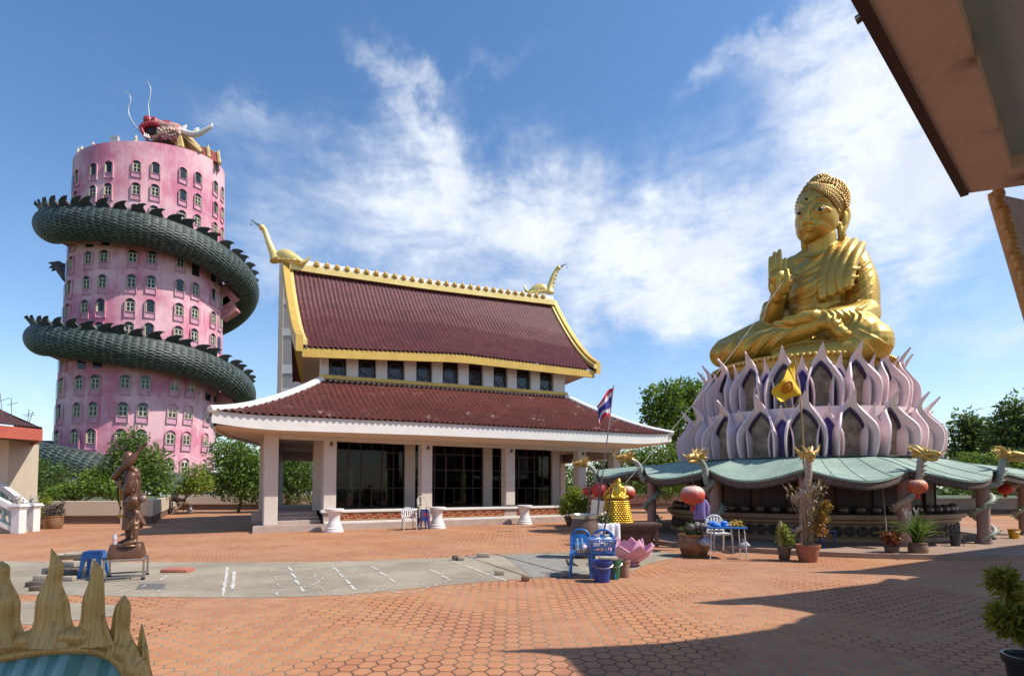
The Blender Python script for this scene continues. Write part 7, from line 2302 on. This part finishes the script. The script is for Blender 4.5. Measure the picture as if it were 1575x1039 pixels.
# ---------------------------------------------------------------- in front of the pedestal
M_GLAZE = mat('pot_glaze', (.30, .13, .045), (.10, .05, .035), rough=.3, vs=4.5, grime=(.05, .03, .025), gamt=.5, gs=5, space='obj')
p = G(1068, 855); t = pot('planter_pot', 'big round glazed brown planter with rockery under the large lantern', p, .37, .52, M_GLAZE, [(.68, 0), (.75, .05), (.98, .45), (1.0, .7), (.94, .9), (1.02, .94), (1.03, 1), (.92, 1), (.9, .92)])
b = MB()
for i in range(9): b.ball((random.uniform(-.2, .2), random.uniform(-.15, .15), .55 + random.uniform(0, .18)), (.1, .09, .1), 8)
b.build('rockery', mat('rock_dark', (.07, .065, .06), (.14, .13, .12), vs=14), t, local=True)
foliage(t, 'leaves', [((-.05, 0, .62), (.22, .18, .14))], 260, .08, M_LDARK, 31)
cl = P(1086, 785, 14.9)
b = MB(); b.lathe((0, 0, 0), [(.08, .34), (.13, .30), (.15, .05), (.17, -.22), (.15, -.24)], 24, wob=lambda w, i: 1 + .10 * math.sin(w * 6 + i)); b.beam((0, -.15, .25), (0, -.18, -.22), .02, .02)
for sx in (-1, 1): b.tube(spline([(sx * .11, 0, .27), (sx * .18, -.05, .1), (sx * .16, -.1, -.1)], 8), [.07, .07, .065, .06, .06, .055, .05, .045], 8)
b.tube([(0, 0, .3), (0, 0, .42)], .02, 6); cl.x = P(1077, 785, 14.9).x
tag(b.build('hanging_shirt', mat('cloth_lilac', (.27, .21, .46), (.21, .16, .37), rough=.9, vs=6), origin=cl, local=True), 'lilac shirt hanging below the large lantern behind the big planter', 'shirt')
# blue folding table, white chair behind it
tb = G(1116, 858); t = thing('folding_table', 'blue topped folding table right of the big planter', 'table', tb, -.08)
b = MB(); b.box((0, 0, .70), (.84, .5, .035)); b.build('tabletop', M_BLUEP, t, local=True, bevel=.008)
for sx in (-1, 1):
    for sy in (-1, 1): b = MB(); b.tube([(sx * .36, sy * .2, .69), (sx * .40, sy * .22, .0)], .013, 8); b.build('leg', mat('leg_white', (.6, .6, .64), rough=.4), t, local=True)
chair('plastic_chair', 'white slatted plastic armchair tucked behind the blue folding table', tb + V((.02, .42, .1)), .05, M_WHITEP, arms=True, w=.46)
q = tb + V((-.12, -.02, .72)); b = MB()
for i in range(8): b.ball((random.uniform(-.18, .18), random.uniform(-.08, .08), random.uniform(.02, .09)), (.09, .07, .055), 10)
tag(b.build('cloth_bundle', mat('cloth_blue', (.03, .16, .55), (.06, .26, .7), rough=.6, vs=14), origin=q, local=True), 'bright blue crumpled cloth on the folding table', 'cloth')
q = tb + V((.26, .02, .72)); fl = thing('garland_tray', 'row of yellow flower garlands on the right of the folding table', 'garlands', q)
b = MB()
for i in range(46): b.ball(q + V((random.uniform(-.2, .16), random.uniform(-.12, .12), random.uniform(.02, .13))), .022, 6)
b.build('garland', mat('marigold', (.55, .36, .03), (.42, .24, .02), vs=15), fl); b = MB(); b.box(q + V((0, 0, .008)), (.4, .28, .014)); b.build('tray', M_TABLEW, fl, smooth=False)
bag(tb + V((-.46, -.05, .28)), .14, 'milky plastic bag hanging from the left side of the folding table', 7, mat('film_milky', (.40, .36, .40), (.32, .28, .32), rough=.35)); bag(tb + V((.38, -.12, .22)), .12, 'milky plastic bag hanging from the right side of the folding table', 8, MATS['film_milky'])
p = G(1271, 848); p.z = .106; chair('plastic_chair', 'dark blue plastic chair in the shade behind the terracotta pot', p + V((0, .15, 0)), .3, M_NAVYP, w=.40, slots=0)
# potted plants
p = G(1206.5, 861); t = pot('potted_plant', 'brown pot with upright yellow green cactus left of the terracotta pot', p, .145, .30, M_POTDK)
b = MB(); 
for pts, r in (([(-.06, 0, .25), (-.1, 0, .55), (-.07, 0, .88)], .05), ([(.03, 0, .25), (.05, 0, .45), (.0, 0, .66)], .045), ([(.1, -.02, .25), (.13, -.02, .4)], .05), ([(0, .05, .25), (.1, .05, .5), (.06, .05, .72)], .04)):
    q = spline(pts, 10); b.tube(q, [r * (.85 + .25 * math.sin(i * 1.1)) * (1 if i < 9 else .4) for i in range(10)], 8)
b.build('cactus_stem', mat('cactus', (.22, .20, .05), (.30, .24, .08), vs=6), t, local=True); foliage(t, 'leaves', [((.13, -.02, .45), (.09, .08, .13)), ((-.05, 0, .5), (.1, .08, .22)), ((.03, 0, .62), (.1, .08, .15))], 330, .08, M_LYEL, 41, shell=.2)
p = G(1242.5, 863); t = pot('potted_plant', 'wide terracotta pot with dry branches and orange leaves at the front post', p, .245, .37, M_TERRA)
rr = random.Random(9); br = []
for i in range(30):
    x = rr.uniform(-.1, .12); top = rr.uniform(1.2, 2.0); dx = rr.uniform(-.55, .55) if i > 8 else rr.uniform(-.12, .12)
    br.append([(x, rr.uniform(-.06, .06), .3), (x + dx * .25, rr.uniform(-.1, .05), top * .6), (x + dx, rr.uniform(-.2, .1), top)])
stems(t, br, .012, mat('twig_dry', (.34, .25, .16), (.24, .16, .1)), 'dry_branch')
foliage(t, 'dry_leaves', [((-.35, -.1, 1.55), (.2, .1, .12)), ((.05, -.05, 1.2), (.14, .1, .4)), ((.2, -.1, 1.6), (.2, .1, .15)), ((0, -.1, .8), (.1, .08, .3))], 170, .12, M_LDRY, 43, shell=.1, aspect=.22, droop=.4)
foliage(t, 'orange_leaves', [((.25, -.1, .95), (.15, .12, .14)), ((.34, -.1, 1.2), (.1, .08, .15)), ((.18, -.1, .75), (.14, .1, .1)), ((.3, -.05, .62), (.08, .06, .08))], 420, .10, M_LORANGE, 44, shell=.1)
p = G(1372, 857); t = pot('potted_plant', 'dark pot with bushy red leaved plant left of the tall grassy pot', p, .15, .26, M_POTDK)
foliage(t, 'leaves', [((0, 0, .4), (.2, .18, .12)), ((-.08, 0, .5), (.13, .12, .1)), ((.1, 0, .47), (.12, .12, .1))], 620, .075, M_LRED, 45, shell=.2)
p = G(1412.5, 857); t = pot('potted_plant', 'rounded tan pot with tall grassy green leaves', p, .20, .34, M_POTBR, [(.66, 0), (.8, .08), (1.0, .45), (1.0, .7), (.88, .93), (.95, .96), (.95, 1), (.85, 1)])
def blades(t, n, hmin, hmax, spread, m, seed, name='leaves', z0=.3, w=.028):
    r_ = random.Random(seed); b = MB()
    for i in range(n):
        a = r_.uniform(0, 2 * PI); L = r_.uniform(hmin, hmax); sp = r_.uniform(.08, 1) * spread; dr = V((math.cos(a), math.sin(a), 0)); sd = V((-dr.y, dr.x, 0)); b0 = V((r_.uniform(-.07, .07), r_.uniform(-.07, .07), z0))
        rows = []
        for k_ in range(7):
            u = k_ / 6; p_ = b0 + dr * sp * L * u ** 1.6 + V((0, 0, L * (u - .55 * sp * u ** 2.4))); ww = w * (1 - u) ** .6 + .002
            rows.append([p_ - sd * ww / 2, p_ + V((0, 0, -.006)), p_ + sd * ww / 2])
        b.grid(rows)
    return b.build(name, m, t, local=True, recalc=False)
blades(t, 130, .45, .95, .85, M_LMID, 46); blades(t, 26, .5, .8, 1.25, M_LYEL, 47, 'pale_leaves')
b = MB()
for x, z in ((-.28, 1.05), (-.05, 1.1), (-.22, .98)): 
    for i in range(6): b.tube([(x, -.05, z - .15), (x + random.uniform(-.08, .08), -.05 + random.uniform(-.05, .05), z + random.uniform(-.02, .1))], [.006, .01], 4)
b.build('seed_head', mat('seed_pale', (.56, .5, .44), (.46, .4, .34)), t, local=True)
p = G(1560, 833.5); p.z = 0
t = thing('bucket', 'yellow plastic bucket on the platform kerb at the right edge', 'bucket', V((p.x, p.y, .0)))
kz = .117 if abs((p - KC).length - PR) < .4 else (.106 if (p - KC).length < PR else .0)
t.location.z = kz
b = MB(); b.lathe((0, 0, 0), [(.105, 0), (.11, .01), (.14, .25), (.15, .255), (.15, .28), (.135, .28), (.10, .02), (0, .02)], 24); b.build('pail', mat('bucket_yellow', (.66, .34, .01), (.58, .29, .01), rough=.4, vs=8), t, local=True, ang=35)
b = MB(); b.tube([(.145 * math.cos(a), -.08 * math.sin(a) - .07, .24 - .03 * math.sin(a)) for a in np.linspace(0, PI, 10)], .006, 5); b.build('handle', M_STEEL, t, local=True)
p = G(1470, 846); p.z = .106; t = thing('waste_bin', 'small dark bin with a thin stick beside it under the right side of the canopy', 'bin', p)
b = MB(); b.lathe((0, 0, 0), [(.1, 0), (.12, .27), (.125, .3), (.11, .3), (.09, .02), (0, .02)], 18); b.build('bin_body', mat('bin_dark', (.045, .045, .05)), t, local=True, ang=35); b = MB(); b.tube([(.2, 0, 0), (.22, 0, .3)], .012, 6); b.tube([(.15, 0, .3), (.3, 0, .31)], .01, 6); b.build('stick', M_BARK, t, local=True)
a = G(1366, 850); a.z = .1; e = P(1357, 742, 14.4); b = MB(); b.tube([a, e], .014, 6); tag(b.build('bamboo_pole', mat('pole_tan', (.32, .24, .17)), origin=a), 'thin tan pole leaning under the canopy left of the red plant', 'pole')
# alms bowls along the ledge
bw = None
M_ALMS = mat('alms_metal', (.10, .075, .06), (.18, .13, .1), rough=.35, metal=.5, vs=9, space='obj')
for i in range(30):
    a = -84 + i * 5.8
    if bw is None:
        b = MB(); b.lathe((0, 0, 0), [(.06, 0), (.13, .06), (.145, .13), (.11, .2), (.12, .21), (.09, .235), (.03, .26), (0, .27)], 16); bw = b.build('alms_bowl', M_ALMS, local=True, ang=50); o = bw
    else: o = bw.copy(); COL.objects.link(o)
    o.location = K(a, 4.2, .865); tag(o, 'dark metal alms bowl standing in the row on the ledge under the canopy', 'bowl', 'alms bowls on the pedestal ledge')

# ---------------------------------------------------------------- flags
def cloth_flag(rows_fn, nu, nv, name, m, parent=None):
    b = MB(); b.grid([[rows_fn(i / nu, j / nv) for i in range(nu + 1)] for j in range(nv + 1)]); return b.build(name, m, parent, ang=180, solid=.008)
fd = 20.0
f0 = P(926, 740, fd); f1 = P(944, 592, fd)
fg = thing('thai_flag', 'red white and blue striped flag on a thin leaning pole right of the hall roof', 'flag', V((f0.x, fd, f0.z)))
b = MB(); b.tube([P(922, 770, fd), f1], .022, 8); b.build('flag_pole', mat('pole_grey', (.42, .32, .28), rough=.5), fg)
def flag_mat():
    m, k, b = newmat('flag_stripes'); 
    uv = k.n('ShaderNodeUVMap').outputs[0]; v = k.n('ShaderNodeSeparateXYZ', i={0: uv}).outputs[1]
    d = k.m('ABSOLUTE', k.m('SUBTRACT', v, .5))
    c = k.mix(k.m('GREATER_THAN', d, 1 / 6), (.04, .04, .26), (.70, .66, .68)); c = k.mix(k.m('GREATER_THAN', d, 1 / 3), c, (.55, .03, .06))
    k.link(c, b.inputs['Base Color']); b.inputs['Roughness'].default_value = .85; return m
# hoist along the pole, cloth hanging and folding to the left
def fp_(u, v):
    h = P(943.6, 596, fd).lerp(P(938, 640, fd), v)
    L = 36 * u * fd / F
    return h + V((-L * (.95 - .35 * v) * (1 - .25 * u), .10 * math.sin(u * 9 + v * 2), -L * (.55 + .4 * u - .55 * v) * .9 + .05 * math.sin(u * 7 + v * 5)))
me_rows = [[fp_(i / 18, j / 14) for i in range(19)] for j in range(15)]
b = MB(); b.grid(me_rows); o = b.build('flag_cloth', flag_mat(), fg, weld=False, recalc=False, ang=180)
ul = o.data.uv_layers.new(name='UVMap')
for l in o.data.loops: i = l.vertex_index; ul.data[l.index].uv = ((i % 19) / 18, (i // 19) / 14)
yd = 13.85
ft = thing('yellow_flag', 'yellow flag with a red wheel drooping from a thin pole over the lotus petals', 'flag', V((P(1237, 720, yd).x, yd, 2.2)))
b = MB(); b.tube(spline([P(1237, 740, yd), P(1236, 690, yd), P(1233, 640, yd), P(1229, 600, yd), P(1221, 548, yd)], 14), .02, 8); b.build('flag_pole', mat('pole_gold', (.4, .27, .12), (.3, .18, .08)), ft)
_ya, _yb, _yc, _yd = P(1222, 551, yd), P(1229.5, 607, yd), P(1197, 619, yd - .15), P(1187, 601, yd - .1)
def yf(u, v):
    p = _ya.lerp(_yb, v).lerp(_yd.lerp(_yc, v), u)
    return p + V((.02 * math.sin(v * 8 + u * 3), .08 * math.sin(u * 7 + v * 4) - .05 * u, .035 * math.sin(u * 8 + v * 5) * u))
M_YF = mat('flag_yellow', (.80, .50, .02), (.74, .44, .015), rough=.8, vs=3)
b = MB(); rows = [[yf(i / 16, j / 14) for i in range(17)] for j in range(15)]; b.grid(rows); b.build('flag_cloth', M_YF, ft, ang=180, solid=.006)
b = MB(); pr = [yf(.5 + .2 * math.cos(2 * PI * i / 16), .55 + .2 * math.sin(2 * PI * i / 16)) + V((0, -.02, 0)) for i in range(17)]; b.tube(pr, .014, 5)
for i in range(0, 8): b.tube([yf(.5, .55) + V((0, -.02, 0)), pr[i * 2]], .008, 4)
b.build('wheel_emblem', mat('emblem_red', (.5, .12, .01)), ft)
b = MB(); b.tube(spline([P(1226, 606, yd), P(1212, 612, yd), P(1207, 620, yd), P(1214, 628, yd), P(1224, 622, yd), P(1228, 612, yd)], 16), .009, 5); b.build('tie_cord', M_GOLDH, ft)

# ---------------------------------------------------------------- croton in the near right corner
cp = V((ray(1592, 1050)[0] * 4.15, 4.15, 0)); t = pot('potted_plant', 'leafy yellow green croton in a black pot in the near right corner', cp, .185, .36, mat('pot_black', (.012, .012, .014), (.02, .02, .022), rough=.35), [(.72, 0), (.9, .8), (1.0, .82), (1.03, .92), (1.03, 1), (.93, 1), (.9, .9)])
rr = random.Random(4); st = []; bl = []
for i in range(12):
    a = i * 2.4; r_ = .06 + .12 * (i % 4) / 3; top = .55 + .36 * rr.random(); e = (math.cos(a) * r_ * 1.5, math.sin(a) * r_ * 1.3, top)
    st.append([(math.cos(a) * .04, math.sin(a) * .04, .3), (math.cos(a) * r_ * .6, math.sin(a) * r_ * .6, .5), e]); bl.append((V(e) + V((0, 0, .0)), (.085, .085, .075)))
stems(t, st, .009, M_BARK)
V_, Fq = leaf_cloud([(c + cp, r) for c, r in bl], 2600, .095, np.random.default_rng(51), shell=.1, aspect=.26, droop=.1); mesh_np('leaves', V_, Fq, M_CROTON, parent=t)

# ---------------------------------------------------------------- gatehouse over the viewer: eave, trim, stepped roof
M_EAVE = mat('eave_paint', (.88, .70, .62), (.80, .62, .54), rough=.8, vs=3, grime=(.12, .085, .07), gamt=.62, gs=1.7)
M_CEIL = mat('ceiling_grey', (.60, .76, .86), (.54, .69, .79), rough=.8, vs=3, grime=(.12, .1, .08), gamt=.26, gs=4)
gate = thing('gatehouse', 'gatehouse roof corner with stained soffit hanging in from the upper right', 'gatehouse', (4.5, 1.0, 0))
def HZ(px, py, z): 
    a, c = ray(px, py); d = (z - CAMZ) / c; return V((a * d, d, z))
ez_ = 3.2
A0, A1 = HZ(1490, 297, ez_), HZ(1335, 0, ez_); dA = (A1 - A0).normalized(); A2 = A0 + dA * 6.5
E1 = HZ(1575, 285, ez_); dE = (E1 - A0).normalized()
B0, B1 = HZ(1556, 260, ez_), HZ(1470, 0, ez_); B0b = B0 + dE * 4; dB = (B1 - B0).normalized(); B2 = B0 + dB * 6.5
E2 = A0 + dE * 4.5
up = V((0, 0, .14))
b = MB()
b.hexa([A2, A0, B0, B2], [p + up for p in (A2, A0, B0, B2)]); b.hexa([A0, E2, B0b, B0], [p + up for p in (A0, E2, B0b, B0)])
b.build('soffit_beam', M_EAVE, gate, smooth=False)
b = MB(); nA = V((dA.y, -dA.x, 0)); 
if nA.x > 0: nA = -nA
b.hexa([A2 + V((0, 0, -.01)), A0 + V((0, 0, -.01)), A0 + nA * .035 + V((0, 0, -.01)), A2 + nA * .035 + V((0, 0, -.01))], [p + V((0, 0, .2)) for p in (A2, A0, A0 + nA * .035, A2 + nA * .035)])
b.build('edge_strip', mat('edge_brown', (.10, .045, .035), (.07, .035, .03)), gate, smooth=False)
b = MB(); b.poly([p + V((0, 0, .07)) for p in (B2, B0, B0b, B0b + dB * 6.5)]); b.build('ceiling', M_CEIL, gate, smooth=False)
b = MB(); q = A0 + dA * ((HZ(1345, 32, ez_) - A0).length); b.tube([q + V((0, 0, .05)), q + nA * .065 + V((0, 0, .035))], .015, 10); b.build('drain_spout', M_STEEL, gate)
# carved trim and panel running down from the soffit
t0, t1 = P(1527, 293, 2.95), P(1588, 500, 2.95)
b = MB(); rr = random.Random(2); n = 26
for i in range(n):
    u = i / n; p = t0.lerp(t1, u) + V((.012, 0, 0)); b.ball(p + V((rr.uniform(-.008, .008), -.012, 0)), (.028, .022, .024 + .012 * (i % 3)), 8)
b.tube([t0 + V((.02, .02, 0)), t1 + V((.02, .02, 0))], .026, 8)
b.build('carved_trim', mat('trim_gilt', (.62, .32, .10), (.46, .22, .07), rough=.5, metal=.2, vs=20), gate, ang=80)
b = MB(); w_ = V((1.6, .5, 0)); b.hexa([t1 + V((.04, .03, 0)), t1 + w_, t1 + w_ + V((0, .05, 0)), t1 + V((.04, .08, 0))], [t0 + V((.04, .03, 0)), t0 + w_, t0 + w_ + V((0, .05, 0)), t0 + V((.04, .08, 0))])
b.build('panel', mat('panel_rose', (.60, .50, .49), (.52, .42, .41), rough=.85, vs=4, grime=(.05, .04, .035), gamt=.25, gs=5, streak=True), gate, smooth=False)
b = MB(); b.box((5.2, 2.2, 1.6), (.5, .5, 3.2)); b.box((5.2, -2.2, 1.6), (.5, .5, 3.2)); b.box((1.4, -2.4, 1.6), (.5, .5, 3.2)); b.build('pillar', M_COLUMN, gate, smooth=False)
# stepped roof: three flat verge slabs with hooked finials (only their shadow reaches the picture)
def lift(px, py, z): 
    p = G(px, py); return p + SUN * (z / SUN.z)
def liftg(x, y, z): return V((x, y, 0)) + SUN * (z / SUN.z)
zA, zB, zC = 6.4, 6.9, 7.4
slabs = [
    (zA, [lift(x, y, zA) for x, y in ((770, 1002), (830, 998), (900, 996), (1034, 989), (1150, 975), (1205, 966), (1218, 959), (1234, 958), (1244, 950), (1272, 942), (1308, 941), (1337, 946))] + [liftg(9, 7.4, zA), liftg(9, -4, zA), liftg(-3.2, -4, zA), liftg(-3.2, 3.2, zA), liftg(-.4, 3.9, zA)] + [lift(x, y, zA) for x, y in ((925, 1062), (910, 1039), (884, 1010), (840, 1004))]),
    (zB, [lift(x, y, zB) for x, y in ((1075, 927), (1122, 922), (1200, 915), (1277, 906), (1360, 896), (1374, 889), (1388, 890), (1396, 895), (1407, 889), (1445, 884))] + [liftg(13, 10.3, zB), liftg(13, 5, zB), liftg(7, 5.2, zB)] + [lift(x, y, zB) for x, y in ((1337, 950), (1280, 947), (1236, 938), (1174, 929), (1120, 930))]),
    (zC, [lift(x, y, zC) for x, y in ((1246, 880), (1329, 876), (1432, 862), (1500, 853), (1575, 843))] + [liftg(19, 16.5, zC), liftg(19, 8, zC), liftg(11, 8, zC)] + [lift(x, y, zC) for x, y in ((1445, 888), (1381, 884), (1310, 882))])]
for z, pts in slabs:
    b = MB(); b.prism(pts, V((0, 0, .12))); b.build('roof_slab', M_TILE_U, gate, smooth=False)
